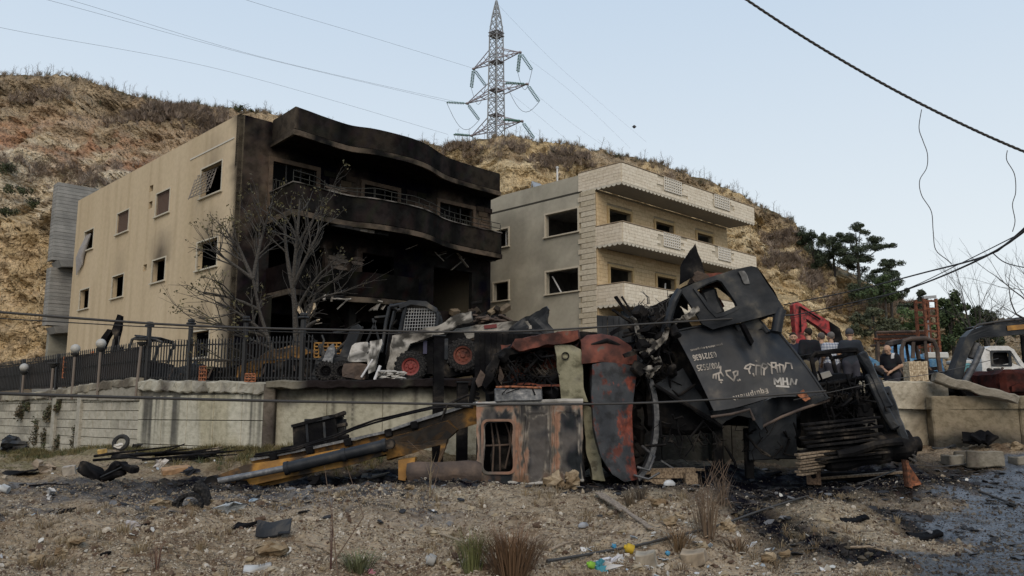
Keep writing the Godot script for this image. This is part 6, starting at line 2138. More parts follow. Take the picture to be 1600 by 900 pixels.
	for q in [["Equipment", 1192, 610, 1138, 622, 10.5, true], ["70075525", 1125, 572, 1088, 577, 9.5, true], ["03721636", 1121, 555, 1084, 561, 9.5, true], ["generators & equipment", 1134, 541, 1082, 551, 4.6, false]]:
		var tm := TextMesh.new()
		tm.text = q[0]
		tm.font = font
		tm.font_size = 32
		tm.depth = 0.0
		tm.pixel_size = .01
		var arr := tm.surface_get_arrays(0)
		var vv: PackedVector3Array = arr[Mesh.ARRAY_VERTEX]
		var ii: PackedInt32Array = arr[Mesh.ARRAY_INDEX]
		var lo := Vector3(1e9, 1e9, 0); var hi := -lo
		for p in vv:
			lo = lo.min(p); hi = hi.max(p)
		var a := Vector2(q[1], q[2]); var dirx := (Vector2(q[3], q[4]) - a) / (hi.x - lo.x)
		var diry: Vector2 = Vector2(-dirx.y, dirx.x).normalized() * -q[5] / (hi.y - lo.y)      # "up" of the letters points down the photo
		if diry.y < 0: diry = -diry
		b = Mb.new()
		b.col = C(.80, .72, .62) if q[6] else C(.5, .45, .38)
		for i in range(0, ii.size(), 3):
			var P := []
			for k in 3:
				var w: Vector3 = vv[ii[i + k]]
				var px: Vector2 = a + dirx * (w.x - lo.x) + diry * (w.y - lo.y)
				P.append(on.call(px.x, px.y))
			b.tri(P[0], P[1], P[2])
		b.paint(func(p: Vector3) -> Color: return C(.36, .32, .275).lerp(C(.07, .068, .065), clamp(fb(p.x * 120, p.y * 120, 4) * 2.2, 0, .85)))
		build(b, "lettering", M.tint, panel)
	# the arabic line, brushed as strokes (upside down as well)
	b = Mb.new()
	var P2 := func(p: Vector2) -> Vector3: return on.call(p.x, p.y)
	var strokes := [
		[1236, 582, 1236, 574, 1228, 573, 1226, 579, 1222, 586], [1221, 588, 1223, 577, 1217, 575], [1216, 588, 1217, 577, 1211, 577, 1210, 582], [1212, 588, 1212, 573, 1205, 573, 1205, 580, 1209, 580], [1203, 590, 1204, 578, 1199, 574],
		[1198, 577, 1192, 574, 1188, 579, 1193, 583, 1198, 579], [1192, 583, 1190, 592], [1186, 592, 1188, 578, 1181, 577, 1178, 592], [1183, 571, 1182, 570], [1178, 577, 1172, 575, 1165, 578, 1162, 582, 1169, 583, 1172, 578],
		[1174, 590, 1175, 594], [1169, 590, 1168, 585],
		[1151, 586, 1150, 592, 1145, 594, 1144, 588, 1149, 586], [1146, 594, 1143, 601, 1134, 592, 1133, 586, 1140, 585], [1153, 600, 1152, 599], [1150, 601, 1149, 600],
		[1128, 594, 1125, 588, 1119, 590, 1113, 592], [1122, 580, 1126, 579, 1124, 588], [1121, 590, 1121, 600, 1126, 600], [1117, 592, 1116, 598], [1124, 604, 1123, 603], [1113, 592, 1112, 597]]
	for s in strokes: stroke(b, V2(s), 2.4, P2)
	b.paint(func(p: Vector3) -> Color: return C(.34, .30, .26).lerp(C(.06, .06, .06), clamp(fb(p.x * 160, p.y * 160, 6) * 2.4 + .1, 0, .9)))
	build(b, "brushed_lettering", M.tint, panel, "", "", "", "stuff")
	# white flaking block letters at the lower right
	b = Mb.new()
	for s in [[1205, 606, 1205, 597, 1210, 603, 1215, 597, 1215, 607], [1218, 607, 1219, 597], [1219, 602, 1225, 602], [1225, 607, 1225, 597], [1229, 607, 1232, 598, 1235, 606], [1207, 609, 1226, 610], [1237, 606, 1240, 599]]: stroke(b, V2(s), 2.8, P2)
	b.paint(func(p: Vector3) -> Color: return C(.40, .38, .35).lerp(C(.05, .05, .05), clamp(fb(p.x * 160, p.y * 160, 16) * 2.5 + .2, 0, .95)))
	build(b, "flaked_lettering", M.tint, panel)
	b = Mb.new()
	b.prism(S.poly([1236, 622, 1246, 614, 1256, 628, 1248, 632]), .42, .45)
	build(b, "rust_patch", M.orange_rust, panel)
	# ---- skirts under the panel
	b = Mb.new()
	b.prism(S.poly([1108, 644, 1150, 641, 1200, 628, 1240, 622, 1286, 628, 1252, 640, 1226, 648, 1178, 674, 1168, 660, 1150, 653, 1134, 660, 1126, 670, 1118, 660]), .2, .3)
	b.split(.1, 5)
	b.bend(func(p: Vector3) -> Vector3: return p + Vector3(0, 0, .25 * sin(p.x * 5.0)))
	b.crumple(noise, .05, 12); b.smooth(40)
	build(b, "torn_skirt", M.char_sheet, o)
	b = Mb.new()
	b.tube([S.p(1176, 672, .45), S.p(1210, 655, .48), S.p(1245, 642, .45), S.p(1285, 630, .4)], .03, 6)
	b.tube([S.p(1104, 655, .5), S.p(1132, 651, .6), S.p(1160, 644, .6), S.p(1166, 660, .6)], .03, 6)
	build(b, "bent_lip", M.rust_brown, o)
	b = Mb.new()
	b.prism(S.poly([1028, 607, 1074, 581, 1100, 620, 1124, 668, 1080, 640]), -.2, -.1); b.split(.15, 4); b.crumple(noise, .04, 10)
	build(b, "wedge_plate", M.char_sheet, o)
	b = Mb.new()
	b.tube([S.p(1028, 606, -.05), S.p(1080, 638, 0), S.p(1128, 670, .1)], .04, 6); b.tube([S.p(1066, 622, -.02), S.p(1092, 605, 0)], .03, 6)
	build(b, "plate_edge", M.char, o)
	b = Mb.new()
	b.box(S.p(1080, 640, -.8), Vector3(1.5, 1.0, .8), Basis(), .1); b.box(S.p(1165, 640, -.7), Vector3(1.4, .7, .7), Basis(), .1)
	b.split(.3, 3); b.crumple(noise, .12, 9)
	build(b, "under_frame", M.char, o)
	b = Mb.new()
	b.box(S.p(1216, 682, -.35), Vector3(.95, 1.0, .08), Basis(), .02); b.split(.2, 3); b.crumple(noise, .06, 8)
	build(b, "hanging_plate", M.char_sheet, o)
	b = Mb.new()
	b.box(S.p(1131, 700, -.5), Vector3(.19, 1.25, .19), Basis(), .02)
	b.box(S.p(1180, 712, -.5), Vector3(.16, 1.0, .16), Basis(), .02)
	build(b, "leg", M.char, o)

# ---------------------------------------------------------------- the burnt truck at the right
func make_truck_wreck() -> void:
	var d := 16.4
	var p0 := at(1330, 745, d)
	var S := Flank.new(1330, 745, d / 1300.0)
	var o := base("burnt_truck", p0, 0, "black burnt out truck front with bare cab frame and stacked leaf springs", "truck")
	var b := Mb.new()
	for z in [-.1, -1.5]:
		b.tube([S.p(1298, 640, z), S.p(1288, 600, z), S.p(1282, 562, z), S.p(1288, 556, z), S.p(1330, 552, z), S.p(1352, 550, z), S.p(1358, 560, z), S.p(1366, 600, z), S.p(1380, 640, z)], .048, 8)
	for q in [[1284, 560], [1354, 556], [1290, 628], [1372, 620]]: b.bar(S.p(q[0], q[1], -.1), S.p(q[0], q[1], -1.5), .07, .06)
	b.split(.2, 3); b.crumple(noise, .03, 12)
	build(b, "cab_frame", M.char, o)
	b = Mb.new()
	b.prism(S.poly([1290, 555, 1350, 551, 1352, 554, 1292, 558]), -.2, -.05); b.crumple(noise, .04, 12)
	build(b, "roof_edge", M.char, o)
	b = Mb.new()
	rng.seed = 61
	for k in 40:
		var q := S.p(rng.randf_range(1286, 1372), rng.randf_range(618, 700), rng.randf_range(-1.2, .0))
		if k % 2: b.box(q, Vector3(rng.randf_range(.15, .6), rng.randf_range(.06, .3), .3), Basis.from_euler(Vector3(rng.randf(), rng.randf(), rng.randf_range(-.4, .4))), .03)
		else: b.tube([q, q + Vector3(rng.randf_range(-.4, .4), rng.randf_range(-.4, .3), 0), q + Vector3(rng.randf_range(-.6, .6), -.3, .1)], rng.randf_range(.02, .06), 6)
	b.tube([S.p(1290, 606, -.2), S.p(1320, 601, -.1), S.p(1364, 594, -.2)], .05, 8)
	build(b, "engine_parts", M.char, o)
	b = Mb.new(); b.box(S.p(1325, 650, -.9), Vector3(1.2, 1.6, .6), Basis(), .1); b.split(.25, 4); b.crumple(noise, .15, 8)
	build(b, "engine_block", M.char, o)
	b = Mb.new(); b.col = C(.3, .29, .27)
	b.prism(S.poly([1296, 588, 1318, 582, 1322, 590, 1298, 598]), -.5, -.4)
	build(b, "pale_scrap", M.tint, o)
	b = Mb.new()
	for q in [[1356, 556, 1392, 640], [1364, 590, 1400, 670], [1390, 610, 1414, 700]]: b.bar(S.p(q[0], q[1], .0), S.p(q[2], q[3], .1), .2, .16, .03)
	b.prism(S.poly([1378, 600, 1392, 598, 1404, 640, 1410, 690, 1396, 690, 1386, 640]), -.5, -.1)
	b.split(.15, 4); b.crumple(noise, .07, 12)
	build(b, "fender", M.char_sheet, o)
	b = Mb.new()
	b.lathe([Vector2(0, -.45), Vector2(.3, -.45), Vector2(.34, -.3), Vector2(.28, -.1), Vector2(.34, .1), Vector2(.3, .35), Vector2(.15, .4), Vector2(.15, .55), Vector2(0, .55)], 20, Transform3D(Basis(Vector3(0, 0, 1), -PI / 2 + .1), S.p(1398, 700, -.1)))
	b.split(.15, 3); b.crumple(noise, .06, 14)
	build(b, "axle_hub", M.char, o)
	b = Mb.new()
	for k in 5: b.tube([S.p(1412 + k, 680 + 9 * k, .1), S.p(1424, 690 + 8 * k, .15), S.p(1422, 700 + 6 * k, .1)], .03, 5)
	build(b, "loose_cable", M.cable, o)
	for k in 10:                                              # leaf springs
		b = Mb.new()
		var y0 := 668.0 + k * 6.6
		var x0 := 1252 - k * 1.0 + (k % 3) * 4; var x1 := 1372 - (k % 2) * 10 + (8 if k > 6 else 0)
		var path := []
		for i in 7: path.append(S.p(lerpf(x0, x1, i / 6.0), y0 - 1.5 - lerpf(0, 12 + 2.5 * fb(k * 30, 4), i / 6.0) + .7 * fb(k * 40, i * 9), .2 + .05 * (k % 3)))
		for i in 6: b.bar(path[i], path[i + 1], .12, .05, .008)
		build(b, "leaf_spring", M.char, o)
	b = Mb.new()
	b.tube([S.p(1300, 712, .3), S.p(1345, 702, .35), S.p(1400, 690, .3)], .08, 8); b.box(S.p(1340, 715, -.1), Vector3(1.3, .4, .5), Basis(Vector3(0, 0, 1), .1), .06)
	b.split(.2, 3); b.crumple(noise, .06, 12)
	build(b, "axle", M.char, o)
	frayed(o, S, [1296, 1372, 580, 690], 46, 8)
	# splayed planks under the springs
	var names := ["charred-end", "pale"]
	o = base("plank_bundle", at(1280, 748, d - .35), 0, "splayed bundle of split timber planks beneath the leaf springs", "planks")
	S = Flank.new(1280, 748, (d - .35) / 1300.0)
	for k in 8:
		b = Mb.new()
		var y := 712 + k * 4.2
		b.bar(S.p(1244 + (k % 3) * 2, y, .1 + .05 * (k % 2)), S.p(1330 - k * 7, y - 8 + k * 1.0, -.3), .12, .04, .006)
		b.paint(func(p: Vector3) -> Color: return Color.WHITE * rng.randf_range(.5, .8))
		build(b, "plank", M.wood, o)

# ---------------------------------------------------------------- people
func field_mesh(b: Mb, bones: Array, cell: float, soft: float, colour: Callable) -> void:   # surface nets over smoothly joined tapered capsules
	var lo := Vector3(1e9, 1e9, 1e9); var hi := -lo
	for q in bones:
		for k in 2:
			var r: float = q[2 + k] + soft + cell * 2
			lo = lo.min(q[k] - Vector3(r, r, r)); hi = hi.max(q[k] + Vector3(r, r, r))
	var nx := int((hi.x - lo.x) / cell) + 2; var ny := int((hi.y - lo.y) / cell) + 2; var nz := int((hi.z - lo.z) / cell) + 2
	var f := PackedFloat32Array()
	f.resize(nx * ny * nz)
	f.fill(1.0)
	for q in bones:
		var A: Vector3 = q[0]; var B: Vector3 = q[1]; var ra: float = q[2]; var rb: float = q[3]
		var flat: float = q[4] if q.size() > 4 else 1.0          # front-to-back squash
		var r: float = max(ra, rb) + soft + cell * 2
		var p0 := ((A.min(B) - Vector3(r, r, r) - lo) / cell).floor(); var p1 := ((A.max(B) + Vector3(r, r, r) - lo) / cell).ceil()
		var ab := B - A
		ab.z /= flat
		var L2: float = max(ab.length_squared(), 1e-9)
		for x in range(max(p0.x, 0), min(p1.x, nx)):
			for y in range(max(p0.y, 0), min(p1.y, ny)):
				for z in range(max(p0.z, 0), min(p1.z, nz)):
					var ap := lo + Vector3(x, y, z) * cell - A
					ap.z /= flat
					var t := clampf(ap.dot(ab) / L2, 0, 1)
					var d := (ap - ab * t).length() - lerpf(ra, rb, t)
					var i := (x * ny + y) * nz + z
					var e := f[i]
					if absf(d - e) < soft:
						var h := (soft - absf(d - e)) / soft
						f[i] = minf(d, e) - h * h * soft * .25
					elif d < e: f[i] = d
	var ids := {}
	var vs := PackedVector3Array()
	var off := [0, 1, nz, nz + 1, ny * nz, ny * nz + 1, ny * nz + nz, ny * nz + nz + 1]
	var cs := [Vector3(0, 0, 0), Vector3(0, 0, 1), Vector3(0, 1, 0), Vector3(0, 1, 1), Vector3(1, 0, 0), Vector3(1, 0, 1), Vector3(1, 1, 0), Vector3(1, 1, 1)]
	var ed := [[0, 1], [2, 3], [4, 5], [6, 7], [0, 2], [1, 3], [4, 6], [5, 7], [0, 4], [1, 5], [2, 6], [3, 7]]
	for x in nx - 1:
		for y in ny - 1:
			for z in nz - 1:
				var i := (x * ny + y) * nz + z
				var inside := 0
				for k in 8:
					if f[i + off[k]] < 0: inside += 1
				if inside == 0 or inside == 8: continue
				var s := Vector3.ZERO
				var n := 0
				for q in ed:
					var a := f[i + off[q[0]]]; var c := f[i + off[q[1]]]
					if (a < 0) != (c < 0):
						s += cs[q[0]].lerp(cs[q[1]], a / (a - c)); n += 1
				ids[i] = vs.size()
				vs.append(lo + (Vector3(x, y, z) + s / n) * cell)
	var tris := PackedInt32Array()
	var steps := [ny * nz, nz, 1]
	for i in ids:
		for a in 3:
			var u: int = steps[(a + 1) % 3]; var w: int = steps[(a + 2) % 3]; var e: int = steps[a]
			var s0 := f[i] < 0
			var s1 := f[i + e] < 0
			if s0 == s1 or not (ids.has(i - u) and ids.has(i - w) and ids.has(i - u - w)): continue
			var q := [ids[i], ids[i - u], ids[i - u - w], ids[i - w]]
			if not s0: q.reverse()
			tris.append_array([q[0], q[1], q[2], q[0], q[2], q[3]])
	var nn := PackedVector3Array()
	nn.resize(vs.size())
	for i in range(0, tris.size(), 3):
		var w := (vs[tris[i + 1]] - vs[tris[i]]).cross(vs[tris[i + 2]] - vs[tris[i]])
		for k in 3: nn[tris[i + k]] += w
	for i in range(0, tris.size(), 3):
		var P := []
		for k in 3: P.append([vs[tris[i + k]], nn[tris[i + k]].normalized()])
		var c0: int = b.c.size()
		b.smooth_tri(P[0], P[1], P[2])
		b.c[c0] = colour.call(P[0][0]); b.c[c0 + 1] = colour.call(P[2][0]); b.c[c0 + 2] = colour.call(P[1][0])

func hand_bones(w: Vector3, dir: Vector3, side: Vector3) -> Array:          # palm, four curled fingers, a thumb from the side
	var out := [[w, w + dir * .08, .03, .036, .8]]
	var curl := dir.cross(side).normalized()
	var len := [.07, .08, .075, .058]
	for k in 4:
		var r := w + dir * .075 + side * (.03 - .02 * k)
		var m: Vector3 = r + dir * len[k] * .55 + curl * .01
		out.append([r, m, .0095, .009]); out.append([m, m + dir * len[k] * .35 + curl * .03, .009, .0075])
	var t := w + dir * .025 + side * .03
	out.append([t, t + dir * .035 + side * .03, .012, .011]); out.append([t + dir * .035 + side * .03, t + dir * .07 + side * .032, .011, .009])
	return out

func person(where: Vector3, turn: float, h: float, label: String, o: Dictionary) -> void:
	var r := base("person", where, turn, label, "person", "men talking on the terrace")
	var s := h / 1.75
	var V := func(x: float, y: float, z: float) -> Vector3: return Vector3(x, y, z) * s
	var lean: float = o.get("lean", 0.0)
	var up := func(x: float, y: float, z: float) -> Vector3:                  # torso point, leant forward about the hips
		var q := Vector3(x, y - .95, z).rotated(Vector3.RIGHT, lean) + Vector3(0, .95, 0)
		return q * s
	var sh := [up.call(-.185, 1.42, 0), up.call(.185, 1.42, 0)]
	var el: Array = o.el.map(func(p): return up.call(p[0], p[1], p[2]))
	var wr: Array = o.wr.map(func(p): return up.call(p[0], p[1], p[2]))
	var neck0: Vector3 = up.call(0, 1.43, -.01); var neck1: Vector3 = up.call(0, 1.53, .01)
	var nod: float = o.get("nod", 0.0) + lean
	var yaw: float = o.get("yaw", 0.0)
	var hb := Basis(Vector3.UP, yaw) * Basis(Vector3.RIGHT, nod)
	var head := neck1 + hb * Vector3(0, .10, .02) * s
	var torso := [[V.call(-.07, .95, 0), V.call(.07, .95, 0), .135, .135, .8], [V.call(0, 1.0, 0), up.call(0, 1.2, 0), .15, .15, .75], [up.call(-.07, 1.3, 0), up.call(.07, 1.3, 0), .14, .14, .75], [up.call(-.13, 1.4, -.01), up.call(.13, 1.4, -.01), .085, .085, .9], [up.call(0, 1.15, .03), up.call(0, 1.22, .03), o.get("belly", .12), .12]]
	var arms := []
	for k in 2: arms.append([sh[k], el[k], .058 * s, .046 * s])
	var fore := []
	for k in 2: fore.append([el[k], wr[k], .045 * s, .028 * s])
	var legs := []
	for k in [-1, 1]:
		legs.append([V.call(.09 * k, .92, 0), V.call(.11 * k, .5, .02), .09 * s, .06 * s]); legs.append([V.call(.11 * k, .5, .02), V.call(.12 * k, .09, -.02), .058 * s, .04 * s])
	var skin: Color = o.skin
	var sk := func(_p: Vector3) -> Color: return skin
	var b := Mb.new()
	var grow := func(L: Array, d: float) -> Array: return L.map(func(q): return [q[0], q[1], q[2] + d, q[3] + d] + q.slice(4))
	field_mesh(b, [[neck0, neck1 + (head - neck1) * .4, .058 * s, .055 * s]] + grow.call(torso, -.02) + arms + fore + legs, .026, .05, sk)
	for k in 2:
		var dir: Vector3 = (wr[k] - el[k]).normalized()
		field_mesh(b, hand_bones(wr[k] + dir * .01, dir, dir.cross(Vector3.UP).normalized() * (1 if k else -1)), .007, .008, sk)
	# head: skull, jaw, nose, brow, ears
	var H := func(x: float, y: float, z: float) -> Vector3: return head + hb * Vector3(x, y, z) * s
	var beard: float = o.get("beard", 0.0)
	var hairc: Color = o.get("hair_col", C(.03, .025, .02))
	var face := func(p: Vector3) -> Color:
		var q := hb.inverse() * (p - head) / s
		var c := skin
		if q.z > .03 and absf(q.y + .052) < .007 and absf(q.x) < .024: c = skin * .55
		if q.y < -.045 and q.z > .0: c = c.lerp(hairc, beard)
		if q.z > .06 and absf(absf(q.x) - .031) < .013 and absf(q.y - .012) < .007: c = C(.03, .025, .02)
		if q.z > .06 and absf(absf(q.x) - .031) < .018 and absf(q.y - .03) < .006: c = skin.lerp(hairc, .7)
		return c
	field_mesh(b, [[H.call(0, .04, -.02), H.call(0, .035, .01), .088 * s, .08 * s], [H.call(0, -.03, .03), H.call(0, -.075, .05), .06 * s, .042 * s], [H.call(0, .0, .085), H.call(0, -.03, .102), .008 * s, .014 * s], [H.call(-.04, .035, .075), H.call(.04, .035, .075), .014 * s, .014 * s], [H.call(-.09, .02, -.005), H.call(-.088, -.02, .005), .018 * s, .012 * s], [H.call(.09, .02, -.005), H.call(.088, -.02, .005), .018 * s, .012 * s], [H.call(-.045, -.02, .045), H.call(.045, -.02, .045), .03 * s, .03 * s]], .011, .018, face)
	build(b, "body", M.skin, r)
	b = Mb.new()
	var shirt: Color = o.shirt
	var sc := func(p: Vector3) -> Color:
		if o.get("plaid", false):
			var a := fposmod(p.x * 14, 1.0) < .35; var e := fposmod(p.y * 14, 1.0) < .35
			return C(.10, .12, .18) if a and e else (C(.22, .25, .32) if a or e else C(.46, .48, .52))
		if o.has("stripe") and p.y > 1.36 * s and p.x * o.stripe > .07 and p.x * o.stripe < .15: return C(.6, .6, .6)
		return shirt * (1.0 + .5 * fb(p.x * 40, p.y * 40, p.z * 40))
	var sl := arms.duplicate(true)
	if o.get("long", false): sl += fore
	else:
		for q in sl: q[1] = q[0].lerp(q[1], .75)
	field_mesh(b, grow.call(torso, .012) + grow.call(sl, .018) + [[up.call(-.1, 1.42, -.01), up.call(.1, 1.42, -.01), .07, .07]], .024, .04, sc)
	build(b, "jacket" if o.get("long", false) else "shirt", M.cloth, r)
	b = Mb.new()
	var tc: Color = o.get("trousers", C(.05, .05, .06))
	field_mesh(b, grow.call(legs, .018) + [[V.call(-.07, .95, 0), V.call(.07, .95, 0), .145, .145, .8]], .026, .05, func(_p): return tc)
	build(b, "trousers", M.cloth, r)
	for k in [-1, 1]:
		b = Mb.new()
		field_mesh(b, [[V.call(.12 * k, .05, -.05), V.call(.13 * k, .04, .15), .05, .042], [V.call(.12 * k, .09, -.03), V.call(.12 * k, .05, .0), .05, .05]], .022, .03, func(_p): return C(.03, .03, .03))
		build(b, "shoe", M.cloth, r)
	b = Mb.new()
	if o.get("cap", false):
		field_mesh(b, [[H.call(0, .06, -.02), H.call(0, .06, .0), .098 * s, .09 * s], [H.call(-.03, .055, .1), H.call(.03, .055, .1), .02, .02], [H.call(-.03, .05, .15), H.call(.03, .05, .15), .014, .014]], .012, .03, func(_p): return C(.07, .07, .075))
		build(b, "cap", M.cloth, r)
	elif not o.get("bald", false):
		field_mesh(b, [[H.call(0, .06, -.03), H.call(0, .065, -.005), .092 * s, .082 * s], [H.call(0, .015, -.05), H.call(0, .03, -.045), .05 * s, .065 * s]], .012, .02, func(_p): return hairc)
		build(b, "hair", M.cloth, r)
	else:
		field_mesh(b, [[H.call(-.05, -.01, -.05), H.call(.05, -.01, -.05), .045 * s, .045 * s]], .012, .02, func(_p): return C(.25, .24, .22))
		build(b, "hair", M.cloth, r)

func make_people() -> void:
	var cloth := plain("cloth", C(1, 1, 1), .9)
	cloth.metallic_specular = .2
	var tan := C(.40, .24, .16)
	var dn := [[-.24, 1.16, -.02], [.24, 1.16, -.02]]
	var place := func(u: float, v: float, d: float) -> Array:                 # feet on the terrace, height from the head top
		var top := at(u, v, d)
		var y := terrace_y(top.x, d)
		return [Vector3(top.x, y, top.z), top.y - y]
	var a: Array = place.call(1239, 521, 20.9)
	person(a[0], -.25, clampf(a[1], 1.6, 1.85), "bearded man in a dark jacket facing us behind the lettered panel", {"skin": tan, "shirt": C(.03, .035, .05), "el": dn, "wr": [[-.24, .92, .1], [.24, .92, .1]], "beard": .85, "long": true})
	a = place.call(1263, 514, 20.4)
	person(a[0], PI + .2, clampf(a[1], 1.6, 1.88), "broad man in a black jacket seen from behind beside the red boom", {"skin": tan, "shirt": C(.018, .019, .023), "el": dn, "wr": [[-.2, .96, .12], [.2, .96, .12]], "long": true, "belly": .14, "trousers": C(.13, .11, .08)})
	a = place.call(1298, 520, 20.7)
	person(a[0], PI + .1, clampf(a[1], 1.6, 1.85), "man in a pale blue plaid shirt seen from behind", {"skin": tan, "shirt": C(.5, .5, .5), "plaid": true, "el": dn, "wr": [[-.18, 1.0, .2], [.18, 1.0, .2]], "hair_col": C(.13, .125, .12), "belly": .15})
	a = place.call(1327, 515, 20.5)
	person(a[0], PI - .25, clampf(a[1], 1.6, 1.88), "man in a grey cap and dark tee shirt seen from behind", {"skin": tan, "shirt": C(.035, .04, .05), "el": [[-.27, 1.17, .02], [.27, 1.17, .02]], "wr": [[-.1, 1.1, .25], [.1, 1.1, .25]], "cap": true, "belly": .14})
	a = place.call(1283, 521, 22.0)
	person(a[0], PI, clampf(a[1], 1.6, 1.85), "man half hidden between the black jacket and the plaid shirt", {"skin": tan, "shirt": C(.08, .08, .09), "el": dn, "wr": [[-.2, .95, .1], [.2, .95, .1]], "hair_col": C(.10, .09, .085)})
	a = place.call(1392, 545, 20.95)
	person(a[0], -.85, clampf(a[1] * 1.06, 1.6, 1.85), "man in a black shirt with white shoulder stripe bowing his head at the wall", {"skin": tan, "shirt": C(.016, .017, .02), "lean": .22, "nod": .35, "yaw": -.1, "el": [[-.25, 1.16, .03], [.27, 1.16, .0]], "wr": [[-.08, 1.08, .23], [.1, 1.06, .24]], "bald": true, "beard": .25, "hair_col": C(.2, .19, .18), "stripe": 1.0, "belly": .16})

# ---------------------------------------------------------------- things beyond the people
func make_far_yard() -> void:
	var d := 29.0
	var p0 := at(1280, 600, d)
	var S := Flank.new(1280, 600, d / 1300.0)
	var gy := terrace_y(p0.x, d)
	p0.y = at(0, 600, d).y
	var o := base("red_excavator", p0, 0, "red excavator with bent boom rising behind the group of men", "excavator")
	var b := Mb.new()
	b.prism(S.poly([1248, 600, 1245, 476, 1250, 472, 1258, 475, 1262, 486, 1266, 540, 1268, 600]), -.3, .1)
	b.prism(S.poly([1247, 474, 1262, 478, 1284, 492, 1306, 506, 1316, 516, 1318, 530, 1306, 530, 1296, 521, 1280, 508, 1258, 494]), -.25, .05)
	b.split(.3, 4); b.crumple(noise, .03, 8)
	build(b, "boom", M.red_paint, o)
	b = Mb.new()
	b.prism(S.poly([1300, 503, 1316, 513, 1322, 540, 1318, 600, 1304, 600, 1308, 540, 1302, 522]), -.28, .08); b.crumple(noise, .04, 9)
	b.tube([S.p(1252, 520, .2), S.p(1254, 480, .15), S.p(1285, 500, .15)], .04, 5)
	build(b, "stick", M.char, o)
	b = Mb.new()
	b.box(S.p(1285, 585, -1.0), Vector3(2.4, 1.2, 2.0), Basis(), .1); b.box(S.p(1285, 620, -1.0), Vector3(2.6, .6, 2.2), Basis(), .15)
	build(b, "body", M.char, o)
	# burnt tractor cab
	d = 25.5
	p0 = at(1440, 600, d)
	S = Flank.new(1440, 600, d / 1300.0)
	o = base("tractor_cab", p0, 0, "rusty burnt tractor cab frame without glass behind the rough wall", "tractor")
	b = Mb.new()
	for z in [0.0, -1.2]:
		b.tube([S.p(1412, 600, z), S.p(1413, 545, z), S.p(1417, 533, z), S.p(1428, 529, z), S.p(1452, 529, z), S.p(1464, 533, z), S.p(1468, 545, z), S.p(1472, 600, z)], .07, 8)
		b.tube([S.p(1430, 560, z), S.p(1431, 534, z)], .06, 6); b.tube([S.p(1452, 575, z), S.p(1450, 532, z)], .05, 6)
	for q in [[1417, 533], [1452, 529], [1464, 533], [1413, 560], [1470, 575]]: b.bar(S.p(q[0], q[1], 0), S.p(q[0], q[1], -1.2), .1, .1)
	b.box(S.p(1440, 530, -.6), Vector3(.9, .06, 1.3), Basis(), .02)
	b.split(.25, 3); b.crumple(noise, .03, 12)
	build(b, "cab_frame", M.rust_brown, o)
	b = Mb.new()
	b.box(S.p(1440, 598, -.6), Vector3(1.2, .7, 1.1), Basis(), .08); b.box(S.p(1456, 575, -.6), Vector3(.35, .6, .4), Basis(), .06)
	b.split(.2, 3); b.crumple(noise, .08, 12)
	build(b, "body", M.char, o)
	o = base("timber_stack", at(1432, 594, 22.0), .1, "pale stack of upright sawn boards beside the bowed man", "boards")
	for k in 9:
		b = Mb.new()
		b.box(Vector3(-.24 + k * .058, .22 + .012 * (k % 3), 0), Vector3(.055, .5, .3), Basis(), .006)
		build(b, "plank", M.pale_wood, o)
	b = Mb.new()
	b.box(Vector3(0, -.07, 0), Vector3(.55, .1, .34), Basis(), .01)
	build(b, "base_board", M.pale_wood, o)
	# scaffold tower
	d = 31.0
	p0 = at(1463, 610, d)
	S = Flank.new(1463, 610, d / 1300.0)
	o = base("scaffold_tower", p0, .15, "tall rusty orange lattice mast behind the tractor cab", "mast")
	b = Mb.new()
	for u in [1453, 1474]:
		for z in [0.0, -.5]: b.bar(S.p(u, 610, z), S.p(u, 466, z), .09, .09)
	b.paint(func(_p): return C(.6, .55, .55))
	build(b, "upright", M.orange_rust, o)
	for k in 8:
		b = Mb.new()
		b.bar(S.p(1453, 470 + k * 12, 0), S.p(1474, 470 + k * 12, 0), .06, .07); b.bar(S.p(1453, 470 + k * 12, -.5), S.p(1474, 470 + k * 12, -.5), .06, .07)
		b.paint(func(_p): return C(.55, .5, .5))
		build(b, "rung", M.orange_rust, o)
	b = Mb.new(); b.bar(S.p(1463, 606, -.2), S.p(1463, 500, -.2), .06, .06); b.bar(S.p(1452, 465, 0), S.p(1474, 463, 0), .1, .1)
	build(b, "centre_rod", M.galvanised, o)
	# blue hoods and sheets
	var blues := [[[1395, 552, 1402, 540, 1420, 536, 1440, 545, 1442, 590, 1400, 588], 28.5, "blue crumpled machine hood behind the bowed man"], [[1420, 560, 1448, 552, 1475, 556, 1478, 585, 1425, 590], 28.0, "pale blue sheet metal panel seen through the tractor cab"], [[1330, 545, 1338, 540, 1398, 580, 1398, 592, 1385, 590], 26.5, "long slanting blue conveyor side left of the bowed man"]]
	for q in blues:
		p0 = at(q[0][0], 595, q[1])
		S = Flank.new(q[0][0], 595, q[1] / 1300.0)
		o = base("blue_sheet", p0, 0, q[2], "sheet metal", "blue sheet metal beyond the wall")
		b = Mb.new(); b.prism(S.poly(q[0]), -.5, 0); b.split(.2, 4); b.crumple(noise, .08, 10)
		build(b, "sheet", M.blue_tarp, o)
		b = Mb.new()
		b.bar(S.p(q[0][0], 600, -.1), S.p(q[0][0] + 60, 596, -.1), .1, .1)
		build(b, "rail", M.rust_brown, o)
	# racks of rusty pipe
	o = base("pipe_rack", at(1400, 560, 33.0), 0, "rack of long rusty pipes and beams in front of the trees", "rack")
	S = Flank.new(1400, 560, 33.0 / 1300.0)
